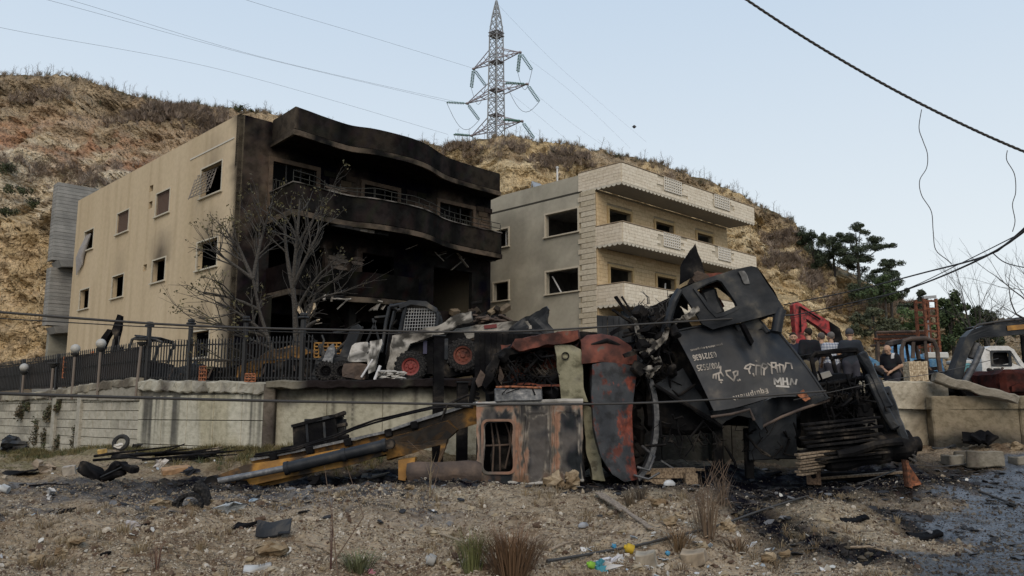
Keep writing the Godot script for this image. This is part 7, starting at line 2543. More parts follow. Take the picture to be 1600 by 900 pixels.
	for k in 7:
		b = Mb.new()
		b.tube([S.p(1372 + 3 * (k % 3), 519 + k * 3.2, -.1 * k), S.p(1462 - 4 * (k % 2), 517 + k * 3.4, -.1 * k)], .05, 6)
		build(b, "pipe", M.orange_rust if k % 2 else M.rust_brown, o)
	b = Mb.new()
	for u in [1380, 1418, 1455]: b.bar(S.p(u, 600, -.4), S.p(u, 516, -.4), .1, .1)
	build(b, "upright", M.rust_brown, o)
	# white truck
	d = 26.5
	p0 = at(1560, 612, d)
	S = Flank.new(1560, 612, d / 1300.0)
	o = base("white_truck", p0, 0, "white flat nosed truck with smashed windows behind the black arm", "truck")
	b = Mb.new()
	b.prism(S.poly([1538, 590, 1538, 555, 1546, 544, 1553, 542, 1553, 590]), -1.7, 0)
	b.prism(S.poly([1553, 572, 1585, 568, 1600, 574, 1604, 590, 1553, 590]), -1.7, .02)
	b.prism(S.poly([1546, 546, 1553, 541, 1580, 541, 1588, 546, 1588, 549, 1553, 549]), -1.75, .03)
	b.prism(S.poly([1583, 546, 1589, 546, 1606, 574, 1600, 576]), -.1, .02); b.prism(S.poly([1583, 546, 1589, 546, 1606, 574, 1600, 576]), -1.7, -1.6)
	build(b, "cab", M.white_paint, o)
	b = Mb.new()
	b.box(S.p(1570, 560, -.85), Vector3(.6, .5, 1.5), Basis(), .05)
	b.split(.2, 3); b.crumple(noise, .1, 14)
	build(b, "burnt_inside", M.char, o)
	b = Mb.new()
	b.ring_plate(rounded(S.q(1552, 0).x, S.q(0, 573).y, S.q(1584, 0).x, S.q(0, 548).y, .04), rounded(S.q(1555, 0).x, S.q(0, 570).y, S.q(1580, 0).x, S.q(0, 551).y, .08), .0, .04)
	build(b, "window_frame", M.char_sheet, o)
	b = Mb.new(); b.col = C(.02, .02, .02)
	b.box(S.p(1560, 578, .02), Vector3(.22, .09, .04), Basis(), .01)
	build(b, "door_handle", M.tint, o)
	wheel(o, S.p(1562, 606, -.1), .42, .3, M.steel)
	wheel(o, S.p(1510, 606, -.1), .42, .3, M.steel)
	b = Mb.new()
	b.box(S.p(1510, 590, -.8), Vector3(1.4, .3, 1.6), Basis(), .04); b.split(.3, 3); b.crumple(noise, .05, 10)
	build(b, "flatbed", M.char, o)
	b = Mb.new(); b.col = C(.09, .22, .24)
	b.box(S.p(1512, 578, -.3), Vector3(.5, .35, .5), Basis(Vector3(0, 0, 1), .2), .05)
	build(b, "turquoise_box", M.tint, o)
	b = Mb.new(); b.col = C(.5, .5, .48)
	b.box(S.p(1518, 565, -.6), Vector3(.6, .12, .5), Basis(), .03); b.box(S.p(1490, 553, -.9), Vector3(.7, .2, .3), Basis(), .03)
	build(b, "white_crate", M.tint, o)
	# black excavator arm
	d = 22.5
	p0 = at(1540, 612, d)
	S = Flank.new(1540, 612, d / 1300.0)
	o = base("black_excavator", p0, 0, "black excavator arm with a yellow band arching over the white truck", "excavator")
	b = Mb.new()
	b.prism(S.poly([1484, 604, 1494, 578, 1508, 548, 1518, 526, 1528, 516, 1546, 509, 1600, 502, 1720, 492, 1720, 520, 1600, 522, 1560, 527, 1541, 528, 1530, 535, 1515, 563, 1502, 604]), -.35, 0)
	b.split(.3, 4); b.crumple(noise, .03, 7)
	build(b, "boom", M.char_sheet, o)
	b = Mb.new(); b.box(S.p(1596, 512, .01), Vector3(.5, .13, .02), Basis(Vector3(0, 0, 1), .09))
	build(b, "yellow_band", M.yellow, o)
	b = Mb.new(); b.tube([S.p(1505, 598, .1), S.p(1525, 566, .12), S.p(1536, 543, .12)], .08, 10); b.tube([S.p(1530, 560, -.2), S.p(1538, 536, -.2)], .12, 10)
	build(b, "cylinder", M.steel_dark, o)
	b = Mb.new(); b.tube([S.p(1528, 514, .04), S.p(1535, 508, .06), S.p(1575, 502, .05), S.p(1720, 489, .05)], .03, 5)
	build(b, "hose", M.cable, o)
	b = Mb.new()
	b.box(S.p(1620, 600, -.8), Vector3(1.8, .8, 1.6), Basis(), .12); b.split(.3, 3); b.crumple(noise, .1, 10)
	b.prism(S.poly([1578, 612, 1578, 604, 1590, 599, 1640, 599, 1640, 612]), -.2, .1)
	b.paint(func(_p): return C(.4, .28, .28))
	build(b, "body", M.red_rust, o)
	# dark canopy
	o = base("canopy_roof", at(1590, 500, 30.0), 0, "thin dark canopy roof edge above the black arm", "canopy")
	S = Flank.new(1590, 500, 30.0 / 1300.0)
	b = Mb.new(); b.prism(S.poly([1552, 505, 1588, 496, 1700, 488, 1700, 494, 1590, 503, 1556, 508]), -2.0, 0)
	build(b, "roof", M.char_sheet, o)
	b = Mb.new()
	for u in [1600, 1690]: b.bar(S.p(u, 610, -.2), S.p(u, 500, -.2), .1, .1)
	build(b, "post", M.char, o)
	# burnt machine bodies seen between
	var lumps := [[1490, 606, 24.0, 3.0, .9, "low heap of burnt machine parts behind the low wall"], [1340, 600, 25.0, 2.2, .9, "charred machine body beneath the blue conveyor"], [1560, 612, 24.5, 3.4, .45, "heap of black scrap before the white truck"]]
	for q in lumps:
		p0 = at(q[0], q[1], q[2])
		o = base("scrap_heap", p0, 0, q[5], "scrap", "scrap heaps beyond the wall")
		b = Mb.new()
		rng.seed = q[0]
		for k in 22: b.box(Vector3(rng.randf_range(-.5, .5) * q[3], rng.randf_range(-.4, .5) * q[4], rng.randf_range(-.6, .3)), Vector3(rng.randf_range(.2, .8), rng.randf_range(.1, .4), rng.randf_range(.2, .6)), Basis.from_euler(Vector3(rng.randf(), rng.randf(), rng.randf_range(-.6, .6))), .03)
		b.split(.25, 3); b.crumple(noise, .1, 12)
		build(b, "scrap", M.char, o)
		b = Mb.new()
		for k in 8:
			var a := Vector3(rng.randf_range(-.5, .5) * q[3], rng.randf_range(0, .5) * q[4], .1)
			b.bar(a, a + Vector3(rng.randf_range(-.7, .7), rng.randf_range(-.3, .6), 0), .06, .05)
		build(b, "bent_bar", M.rust_brown, o)

# ---------------------------------------------------------------- vegetation
func leaf_cloud(b: Mb, cen: Vector3, rad: Vector3, n: int, size: float, dark: Color, light: Color) -> void:
	for i in n:
		var d := Vector3(rng.randfn(), rng.randfn(), rng.randfn()).normalized() * pow(rng.randf(), .45)
		var p := cen + d * rad
		var nrm := (d + Vector3(rng.randfn(), rng.randfn(), rng.randfn()) * .6).normalized()
		var x := nrm.cross(Vector3(rng.randfn(), rng.randfn(), rng.randfn())).normalized() * size * rng.randf_range(.6, 1.3)
		var y := nrm.cross(x).normalized() * size * rng.randf_range(.25, .6)
		b.col = dark.lerp(light, rng.randf())
		b.quad(p - x, p - y, p + x, p + y)

func limb(b: Mb, a: Vector3, dir: Vector3, len: float, r: float, depth: int, tips: Array, droop := 0.0, spread := .6) -> void:
	var path := [a]
	var rad := [r]
	var p := a
	var n := 4
	for i in n:
		dir = (dir + Vector3(rng.randfn() * .13, rng.randfn() * .09 - droop, rng.randfn() * .13)).normalized()
		p += dir * len / n
		path.append(p)
		rad.append(lerpf(r, r * .55, (i + 1.0) / n))
	b.tube(path, rad, 6 if depth > 1 else (5 if depth > 0 else 3), false)
	if depth == 0:
		tips.append(p)
		return
	for k in (3 if depth > 1 else 4):
		var t := rng.randf_range(.35, 1.0) if k > 0 else 1.0
		var q: Vector3 = path[int(round(t * n))]
		var side := Vector3(rng.randfn(), rng.randfn() * .5, rng.randfn()).normalized()
		limb(b, q, (dir + side * spread).normalized(), len * rng.randf_range(.5, .8), r * .5 * (1.0 if k == 0 else .8), depth - 1, tips, droop, spread)

func make_bare_tree() -> void:
	var p0 := at(467, 596, 24.3)
	var S := Flank.new(467, 596, 24.3 / 1300.0)
	p0.y = 2.35
	var o := base("bare_tree", p0, 0, "leafless half burnt tree with a split pale trunk before the black building", "tree")
	rng.seed = 1234
	var b := Mb.new()
	b.tube([S.p(450, 600, -.1), S.p(455, 560), S.p(460, 520), S.p(456, 470), S.p(452, 440)], [.10, .095, .085, .075, .065], 10)
	b.tube([S.p(455, 578), S.p(463, 545, .1), S.p(472, 515, .15), S.p(480, 485, .15), S.p(486, 467, .15)], [.11, .10, .09, .08, .07], 10)
	b.tube([S.p(450, 588), S.p(436, 560, .2), S.p(420, 520, .3), S.p(405, 478, .3), S.p(395, 430, .4)], [.075, .065, .058, .05, .04], 8)
	build(b, "trunk", M.bark, o)
	b = Mb.new()
	b.prism(S.poly([478, 500, 462, 478, 466, 470, 472, 484, 480, 478, 490, 466, 492, 474, 484, 490]), .08, .2)
	b.crumple(noise, .03, 30)
	build(b, "split_wood", M.pale_wood, o)
	var tips := []
	var mains := [[452, 442, .0, 430, 330, -.3, .075], [452, 440, 0, 462, 300, .3, .07], [452, 440, 0, 500, 350, .5, .065], [458, 480, 0, 505, 420, .6, .06], [395, 430, .4, 365, 360, .6, .065], [395, 430, .4, 410, 330, .2, .06], [395, 430, .4, 340, 390, .8, .055], [420, 520, .3, 350, 470, .9, .06], [420, 520, .3, 320, 500, .8, .05], [405, 478, .3, 330, 455, .9, .055], [400, 450, .3, 385, 350, -.3, .055], [486, 467, .15, 505, 440, .4, .05], [480, 470, .1, 535, 452, .5, .045], [436, 560, .2, 350, 560, .8, .045], [460, 520, 0, 500, 480, .8, .045], [452, 440, 0, 485, 310, -.2, .06], [430, 540, .2, 380, 520, 1.0, .045]]
	for q in mains:
		b = Mb.new()
		var a := S.p(q[0], q[1], q[2]); var e := S.p(q[3], q[4], q[5])
		var mid := a.lerp(e, .5) + Vector3(rng.randfn() * .08, .12, rng.randfn() * .1)
		var path := []
		var rad := []
		for i in 7:
			var t := i / 6.0
			path.append(a.lerp(mid, t).lerp(mid.lerp(e, t), t)); rad.append(lerpf(q[6], q[6] * .45, t))
		b.tube(path, rad, 6, false)
		var dir := (e - a).normalized()
		for k in 7:
			var i := rng.randi_range(2, 6)
			limb(b, path[i], (dir + Vector3(rng.randfn() * .55, rng.randfn() * .35 + .1, rng.randfn() * .5)).normalized(), rng.randf_range(.5, 1.1), rad[i] * .6, 1, tips, -.01, .55)
		build(b, "branch", M.bark, o)
	b = Mb.new()
	for t in tips:
		var share := .6 if t.x < -1.0 or t.y > 4.8 else .08
		if rng.randf() < share: leaf_cloud(b, t, Vector3(.16, .14, .16), rng.randi_range(3, 8), .05, C(.05, .045, .022), C(.12, .105, .045))
	build(b, "leaves", M.leaf, o, "", "", "", "stuff")
	# fallen, broken limbs by the trunk
	var fl := [[480, 596, 545, 530, "pale split branch end jutting up right of the bare tree's trunk"], [500, 540, 520, 605, "broken dark branch leaning over the wall edge below the bare tree"], [470, 520, 498, 500, "short snapped limb resting on the bare tree's trunk"]]
	for q in fl:
		var d := 23.4
		var a := at(q[0], q[1], d); var e := at(q[2], q[3], d - .6)
		var h := base("fallen_branch", a, 0, q[4], "branch", "broken limbs by the bare tree")
		b = Mb.new()
		b.tube([Vector3.ZERO, (e - a) * .5 + Vector3(.03, .06, 0), e - a], [.07, .06, .035], 7)
		build(b, "limb", M.bark, h)
		b = Mb.new(); b.tube([(e - a) * .95, (e - a) * 1.03], [.045, .02], 6)
		build(b, "split_end", M.pale_wood, h)

func crown_tree(called: String, p0: Vector3, height: float, clumps: Array, n: int, leaf: float, dark: Color, light: Color, label: String, group: String) -> void:
	var o := base(called, p0, 0, label, "tree", group)
	var b := Mb.new()
	b.tube([Vector3(0, -2.0, 0), Vector3(.05, height * .25, 0), Vector3(-.05, height * .6, .05), Vector3(0, height * .9, 0)], [height * .035, height * .028, height * .018, .04], 7)
	for c in clumps: b.tube([Vector3(0, height * rng.randf_range(.3, .6), 0), (c[0] as Vector3) * .6 + Vector3(0, height * .12, 0), c[0]], [height * .014, height * .009, .03], 5)
	build(b, "trunk", M.bark, o)
	b = Mb.new()
	for c in clumps:
		var rad: Vector3 = c[1]
		for k in 7:
			var off := Vector3(rng.randfn(), rng.randfn() * .7, rng.randfn()) * .6 * rad
			leaf_cloud(b, (c[0] as Vector3) + off, rad * rng.randf_range(.35, .65), int(n / 6.0), leaf, dark, light)
	build(b, "crown", M.leaf, o)

func make_trees() -> void:
	rng.seed = 99
	var ridge_d := func(u: float) -> float: return -cliff_surface(u, .97).z
	# pines on the right shoulder of the hill
	var G := "pines on the shoulder of the hill"
	var list := [
		[1342, 352, 440, 73.0, [[1345, 360, 14, 8], [1330, 372, 20, 9], [1362, 374, 18, 8], [1350, 388, 26, 9], [1378, 386, 12, 6], [1335, 398, 20, 9], [1318, 388, 14, 8], [1325, 408, 18, 9], [1356, 402, 18, 8]], "tallest dark pine with flat open layers on the hill's right shoulder"],
		[1272, 354, 430, 74.0, [[1270, 362, 14, 9], [1285, 372, 12, 10], [1262, 376, 9, 9], [1278, 390, 16, 12], [1288, 402, 16, 12], [1275, 412, 10, 8]], "dense round topped pine, leftmost on the hill beside the bare cliff"],
		[1304, 366, 435, 74.5, [[1302, 374, 14, 9], [1312, 390, 18, 12], [1296, 396, 16, 12], [1308, 412, 20, 12], [1330, 418, 18, 9]], "dark pine between the round topped pine and the tallest pine"],
		[1392, 402, 470, 72.0, [[1392, 410, 14, 7], [1380, 420, 16, 8], [1400, 424, 12, 7], [1372, 432, 16, 8]], "small dark pine on the steep slope right of the tallest pine"],
		[1358, 425, 480, 70.0, [[1372, 446, 22, 14], [1395, 450, 18, 14], [1350, 452, 18, 12], [1408, 455, 12, 10], [1370, 462, 26, 10], [1392, 436, 18, 10], [1338, 462, 16, 9]], "broad dark green pine spreading over the slope below the others"]]
	for q in list:
		var base_p := at(q[0], q[2], q[3])
		var k: float = q[3] / 1300.0
		var cl := []
		for c in q[4]: cl.append([Vector3((c[0] - q[0]) * k, (q[2] - c[1]) * k, rng.randf_range(-.5, .5)), Vector3(c[2] * k, c[3] * k * 1.2, c[2] * k)])
		crown_tree("pine_tree", base_p, (q[2] - q[1]) * k, cl, 1500, .085, C(.016, .026, .015), C(.06, .08, .04), q[5], G)
	var G2 := "trees beyond the yard"
	var list2 := [
		["olive_tree", 1368, 478, 545, 42.0, [[1368, 490, 16, 9], [1350, 500, 14, 10], [1388, 502, 14, 10], [1340, 516, 12, 9], [1372, 516, 18, 10], [1398, 520, 10, 8]], C(.035, .042, .022), C(.10, .11, .06), "grey green olive tree behind the group of men", .09, 500],
		["green_bush", 1432, 482, 530, 48.0, [[1430, 496, 18, 12], [1444, 506, 14, 13], [1418, 512, 15, 12], [1436, 520, 20, 12]], C(.03, .055, .02), C(.10, .15, .05), "bright green bush left of the orange mast", .09, 800],
		["green_bush", 1384, 425, 490, 66.0, [[1385, 440, 12, 8], [1365, 455, 14, 8], [1395, 462, 12, 8]], C(.03, .05, .02), C(.08, .12, .045), "lighter green shrub among the pines on the slope", .16, 420],
		["leafy_tree", 1490, 458, 560, 40.0, [[1484, 470, 11, 11], [1499, 480, 15, 13], [1482, 497, 13, 17], [1507, 502, 16, 17], [1525, 510, 13, 13], [1495, 525, 22, 16], [1480, 540, 18, 14]], C(.022, .04, .016), C(.07, .105, .04), "dark green leafy tree right of the orange mast", .09, 1100],
		["leafy_tree", 1540, 478, 560, 41.0, [[1535, 492, 11, 13], [1548, 500, 12, 12], [1540, 518, 18, 16], [1560, 522, 15, 13]], C(.025, .035, .02), C(.06, .075, .035), "small dull green tree behind the leafless tree", .1, 420],
		["leafy_tree", 1440, 450, 530, 60.0, [[1438, 458, 5, 5], [1446, 466, 6, 6], [1430, 472, 12, 7], [1420, 480, 12, 7]], C(.02, .03, .018), C(.05, .065, .035), "distant small tree at the foot of the hill's right end", .14, 300]]
	for q in list2:
		var base_p := at(q[1], q[3], q[4])
		var k: float = q[4] / 1300.0
		var cl := []
		for c in q[5]: cl.append([Vector3((c[0] - q[1]) * k, (q[3] - c[1]) * k, rng.randf_range(-.4, .4)), Vector3(c[2] * k * 1.2, c[3] * k * 1.25, c[2] * k)])
		crown_tree(q[0], base_p, (q[3] - q[2]) * k, cl, q[10], q[9], q[6], q[7], q[8], G2)
	# leafless trees at the right
	var bare := [[1528, 560, 36.0, 3.6, "leafless twiggy tree standing behind the white truck", 5, Vector3(0, 1, 0)], [1655, 560, 18.5, 1.9, "bare branches reaching in from beyond the right edge", 5, Vector3(-.35, .9, 0)], [1548, 560, 37.0, 3.0, "slender leafless tree right of the twiggy one", 4, Vector3(.05, 1, 0)]]
	for q in bare:
		var p0 := at(q[0], q[1], q[2])
		var o := base("leafless_tree", p0, 0, q[4], "tree", "leafless trees at the right")
		var b := Mb.new()
		b.tube([Vector3(0, -1, 0), Vector3(0, .5, 0)], [.12, .1], 7)
		build(b, "trunk", M.bark, o)
		for k in q[5]:
			b = Mb.new()
			var tips := []
			limb(b, Vector3(0, .3, 0), ((q[6] as Vector3) + Vector3(rng.randfn() * .28, 0, rng.randfn() * .2)).normalized(), q[3] * rng.randf_range(.45, .62), .032, 3, tips, -.03, .42)
			build(b, "branch", M.bark, o)
	# green shrubs on the left cliff ledges
	var sh := [[14, 268, .31, 1.6, "dark green shrub on the upper ledge at the far left"], [60, 318, .25, 1.5, "green shrub on the lower ledge beside the concrete block"], [12, 336, .22, 1.2, "round green bush on the cliff face at the far left"], [30, 300, .28, 1.2, "grey green shrub between the two ledge shrubs"], [376, 172, 0, .8, "small shrub on the skyline above the tan building"]]
	for q in sh:
		var d := 64.0
		var best := 1e9
		for i in 160:
			var t := i / 160.0
			var c := cliff_surface(q[0], t)
			var w := at(q[0], q[1], -c.z)
			if absf(w.y - c.y) < best: best = absf(w.y - c.y); d = -c.z
		var p0 := at(q[0], q[1], d - .4)
		var o := base("cliff_shrub", p0, 0, q[4], "shrub", "green shrubs on the cliff")
		var b := Mb.new()
		for k in 7: b.tube([Vector3.ZERO, Vector3(rng.randfn() * .3, .4, rng.randfn() * .2), Vector3(rng.randfn() * .7, .7, rng.randfn() * .4)], [.03, .02, .008], 4)
		build(b, "stem", M.bark, o)
		b = Mb.new()
		for k in 8: leaf_cloud(b, Vector3(rng.randfn() * .5 * q[3], rng.randf_range(-.1, .5) * q[3] * .7, rng.randfn() * .2), Vector3(.45, .32, .4) * q[3] * .7, 70, .1, C(.02, .03, .014), C(.075, .085, .035))
		build(b, "foliage", M.leaf, o)
	# weeds rooted in the block wall
	var wd := [[38, 640, .5, "brown drooping weed tuft high on the block wall"], [80, 646, .45, "green weed clump on the block wall, between two others"], [95, 632, .3, "small green weed clump just under the coping"], [62, 676, .65, "largest green weed clump low on the block wall"], [75, 688, .4, "weed clump at the foot of the block wall"], [96, 692, .45, "dark reddish weed clump at the wall's foot"], [120, 678, .35, "light green weed sprig on the wall, rightmost of the clumps"], [47, 634, .3, "thin weed beside the drooping tuft"]]
	for q in wd:
		var d := 30.0
		for i in 20: d = wall_d((q[0] - 800) / 1300.0 * d) - .1
		var p0 := at(q[0], q[1], d)
		var o := base("wall_weed", p0, 0, q[3], "weed", "weeds on the block wall")
		var b := Mb.new()
		for k in 5: leaf_cloud(b, Vector3(rng.randfn() * .2 * q[2], rng.randfn() * .3 * q[2], .08), Vector3(.42, .6, .24) * q[2], 90, .06, C(.025, .03, .015), C(.09, .10, .045) if k % 2 else C(.12, .09, .055))
		build(b, "foliage", M.leaf, o)
		b = Mb.new()
		for k in 4: b.tube([Vector3(0, 0, -.1), Vector3(rng.randfn() * .1, -.1, .1), Vector3(rng.randfn() * .2, -.35 * q[2], .1)], [.02, .015, .006], 4)
		build(b, "stem", M.bark, o)

func tuft_mesh(n: int, h: float, spread: float, wd: float, m: Material) -> ArrayMesh:
	var b := Mb.new()
	for i in n:
		var a := rng.randf() * TAU
		var r := rng.randf() * spread * .5
		var p := Vector3(cos(a) * r, -.03, sin(a) * r)
		var lean := Vector3(cos(a), 0, sin(a)) * spread * rng.randf_range(.2, 1.2)
		var q := p + lean * .4 + Vector3(0, h * rng.randf_range(.4, .7), 0); var e := p + lean + Vector3(rng.randfn() * .1 * h, h * rng.randf_range(.6, 1.1), 0)
		var s := Vector3(-sin(a), 0, cos(a)) * wd
		b.col = Color.WHITE * rng.randf_range(.55, 1.2)
		b.quad(p - s, p + s, q + s * .7, q - s * .7); b.tri(q - s * .7, q + s * .7, e)
	return b.mesh(m)

func make_scrub() -> void:                               # dry scrub over the hill, dead grass near the camera
	rng.seed = 31
	var xs := []; var cs := []
	var tuft := tuft_mesh(26, 1.0, .55, .025, M.leaf)
	for i in 1100:
		var u := rng.randf_range(-300, 1460)
		var left := 1.0 - smoothstep(330.0, 560.0, u)
		var t := rng.randf_range(.985, 1.03)
		if rng.randf() < .35: t = 1.0 - absf(rng.randfn()) * .045
		if u > 1280 and rng.randf() < .5: t = rng.randf_range(.3, 1.0)
		var p := cliff_surface(u, t)
		var k := fb(p.x * 5, p.y * 6, 111) + .4 * fb(p.x * 16, p.y * 18, 112)
		if t < .98 and k < .10 - left * .04: continue
		if p.y < 2: continue
		var s := rng.randf_range(.25, .6)
		xs.append(Transform3D(Basis.from_euler(Vector3(rng.randfn() * .15, rng.randf() * TAU, rng.randfn() * .15)).scaled(Vector3(s * 1.2, s * rng.randf_range(.5, 1.15), s * 1.2)), p + Vector3(0, 0, .1)))
		cs.append(C(.19, .15, .115).lerp(C(.34, .27, .18), rng.randf()) if rng.randf() < .8 else C(.10, .105, .06))
	# patches on the face: right cliff, ledge at the left
	for q in [[60, 266, 170, 10, 170], [165, 292, 60, 8, 70], [255, 182, 80, 12, 420], [335, 200, 36, 14, 150], [880, 255, 50, 12, 150], [1225, 410, 34, 12, 200], [1268, 440, 18, 16, 150], [1225, 372, 30, 12, 130], [800, 236, 30, 8, 40], [1010, 282, 40, 6, 60], [60, 150, 50, 10, 60], [720, 232, 40, 8, 80], [1380, 480, 50, 16, 260], [1300, 470, 30, 10, 60]]:
		for k in q[4]:
			var u: float = q[0] + rng.randfn() * q[2] * .5
			var v: float = q[1] + rng.randfn() * q[3] * .5
			var best := 1e9
			var p := Vector3.ZERO
			for i in 40:
				var c := cliff_point(u, i / 40.0)
				var e := absf(at(u, v, -c.z).y - c.y)
				if e < best: best = e; p = cliff_surface(u, i / 40.0 + rng.randf_range(-.012, .012))
			var s := rng.randf_range(.35, .95)
			xs.append(Transform3D(Basis.from_euler(Vector3(.3 + rng.randfn() * .2, rng.randf() * TAU, rng.randfn() * .2)).scaled(Vector3(s * 1.25, s * .75, s * 1.25)), p + Vector3(0, 0, .15)))
			cs.append(C(.20, .155, .13).lerp(C(.36, .285, .215), rng.randf()))
	scatter("dry_scrub", tuft, xs, cs, self, "dry brown scrub over the crest and ledges of the cliff", "scrub")
	# thin stalks on the skyline
	xs = []; cs = []
	var stalk := Mb.new()
	stalk.tube([Vector3(0, -.1, 0), Vector3(.03, .6, 0), Vector3(-.02, 1.2, .02)], [.02, .014, .006], 4, false)
	for k in 9: stalk.tube([Vector3(0, .4 + k * .09, 0), Vector3(rng.randfn() * .22, .62 + k * .09, rng.randfn() * .15)], [.008, .004], 3, false)
	var sm := stalk.mesh(M.leaf)
	for i in 210:
		var u := rng.randf_range(-200, 1300)
		var p := cliff_surface(u, rng.randf_range(.99, 1.03))
		var s := rng.randf_range(.4, 1.15)
		xs.append(Transform3D(Basis.from_euler(Vector3(rng.randfn() * .12, rng.randf() * TAU, rng.randfn() * .12)).scaled(Vector3(s, s, s)), p)); cs.append(C(.12, .10, .075))
	scatter("dry_stalks", sm, xs, cs, self, "thin dead stalks standing along the skyline of the cliff", "weeds")
	# grass strip at the foot of the left wall and tufts across the mound
	xs = []; cs = []
	var g := tuft_mesh(16, .18, .14, .006, M.leaf)
	for i in 3000:
		var x := rng.randf_range(-20.0, -3.0)
		var d := wall_d(x) - .3 - absf(rng.randfn()) * 1.0
		if fb(x * 9, d * 9, 6) < -.12: continue
		xs.append(Transform3D(Basis(Vector3.UP, rng.randf() * TAU).scaled(Vector3.ONE * rng.randf_range(.5, 1.4)), Vector3(x, ground_y(x, -d), -d)))
		cs.append(C(.12, .105, .04).lerp(C(.20, .16, .07), rng.randf()) if rng.randf() < .75 else C(.06, .08, .03))
	for i in 1400:
		var d := rng.randf_range(7.6, 14.0)
		var x := d * rng.randf_range(-.64, .45)
		if fb(x * 16, d * 16, 16) < .08: continue
		var s := rng.randf_range(.3, .9)
		xs.append(Transform3D(Basis(Vector3.UP, rng.randf() * TAU).scaled(Vector3(s, s, s)), Vector3(x, ground_y(x, -d), -d)))
		cs.append(C(.15, .105, .06).lerp(C(.26, .2, .12), rng.randf()))
	scatter("dry_grass", g, xs, cs, self, "short dry grass at the wall's foot and over the dirt mound", "grass")
	# the bigger tufts, each a plant of its own
	var big := [[800, 893, .45, .42, 420, C(.17, .10, .055), "large rust brown dry grass tuft at the bottom edge"], [738, 893, .42, .2, 150, C(.14, .15, .055), "yellow green grass tuft left of the rust brown tuft"], [1105, 838, .75, .3, 90, C(.17, .12, .08), "tall brown weed clump standing in the blackened gully"], [1128, 790, .55, .22, 60, C(.15, .11, .08), "thin brown weeds at the head of the gully"], [1060, 860, .3, .28, 160, C(.20, .13, .07), "low reddish dry grass at the gully's left bank"], [985, 790, .3, .16, 60, C(.12, .09, .06), "small dark tuft beside the long plank"], [672, 775, .7, .05, 7, C(.3, .24, .15), "single pale stalks before the rusty tank"], [517, 893, .8, .03, 4, C(.12, .06, .05), "tall dark red stalk at the left of the mound"], [1000, 778, .25, .2, 70, C(.10, .08, .06), "dark dead tuft near the fallen hoop"], [560, 893, .22, .25, 140, C(.12, .13, .06), "low green weeds at the bottom edge"], [1152, 858, .22, .3, 110, C(.19, .13, .08), "flattened straw right of the tall brown weeds"], [245, 893, .35, .12, 20, C(.13, .07, .05), "sparse dark weed at the lower left"]]
	for q in big:
		var p := spot(q[0], q[1])
		var m: Material = M.leaf
		var o := base("dry_weed", p, 0, q[6], "weed", "single weeds on the mound")
		var tm := tuft_mesh(q[4], q[2], q[3], .005, m)
		var mi := put(tm, "blades", Transform3D(), o)
		var mm: StandardMaterial3D = M.leaf.duplicate()
		mm.albedo_color = (q[5] as Color).linear_to_srgb()
		mi.material_override = mm
		if q[2] > .5:
			var b := Mb.new()
			for k in (2 if q[4] < 10 else 6): b.tube([Vector3(rng.randfn() * .06, -.05, rng.randfn() * .06), Vector3(rng.randfn() * .12, q[2] * .6, rng.randfn() * .08), Vector3(rng.randfn() * .2, q[2] * 1.2, rng.randfn() * .1)], [.007, .005, .002], 4)
			b.paint(func(_p): return C(.13, .09, .06))
			build(b, "stem", M.tint, o)

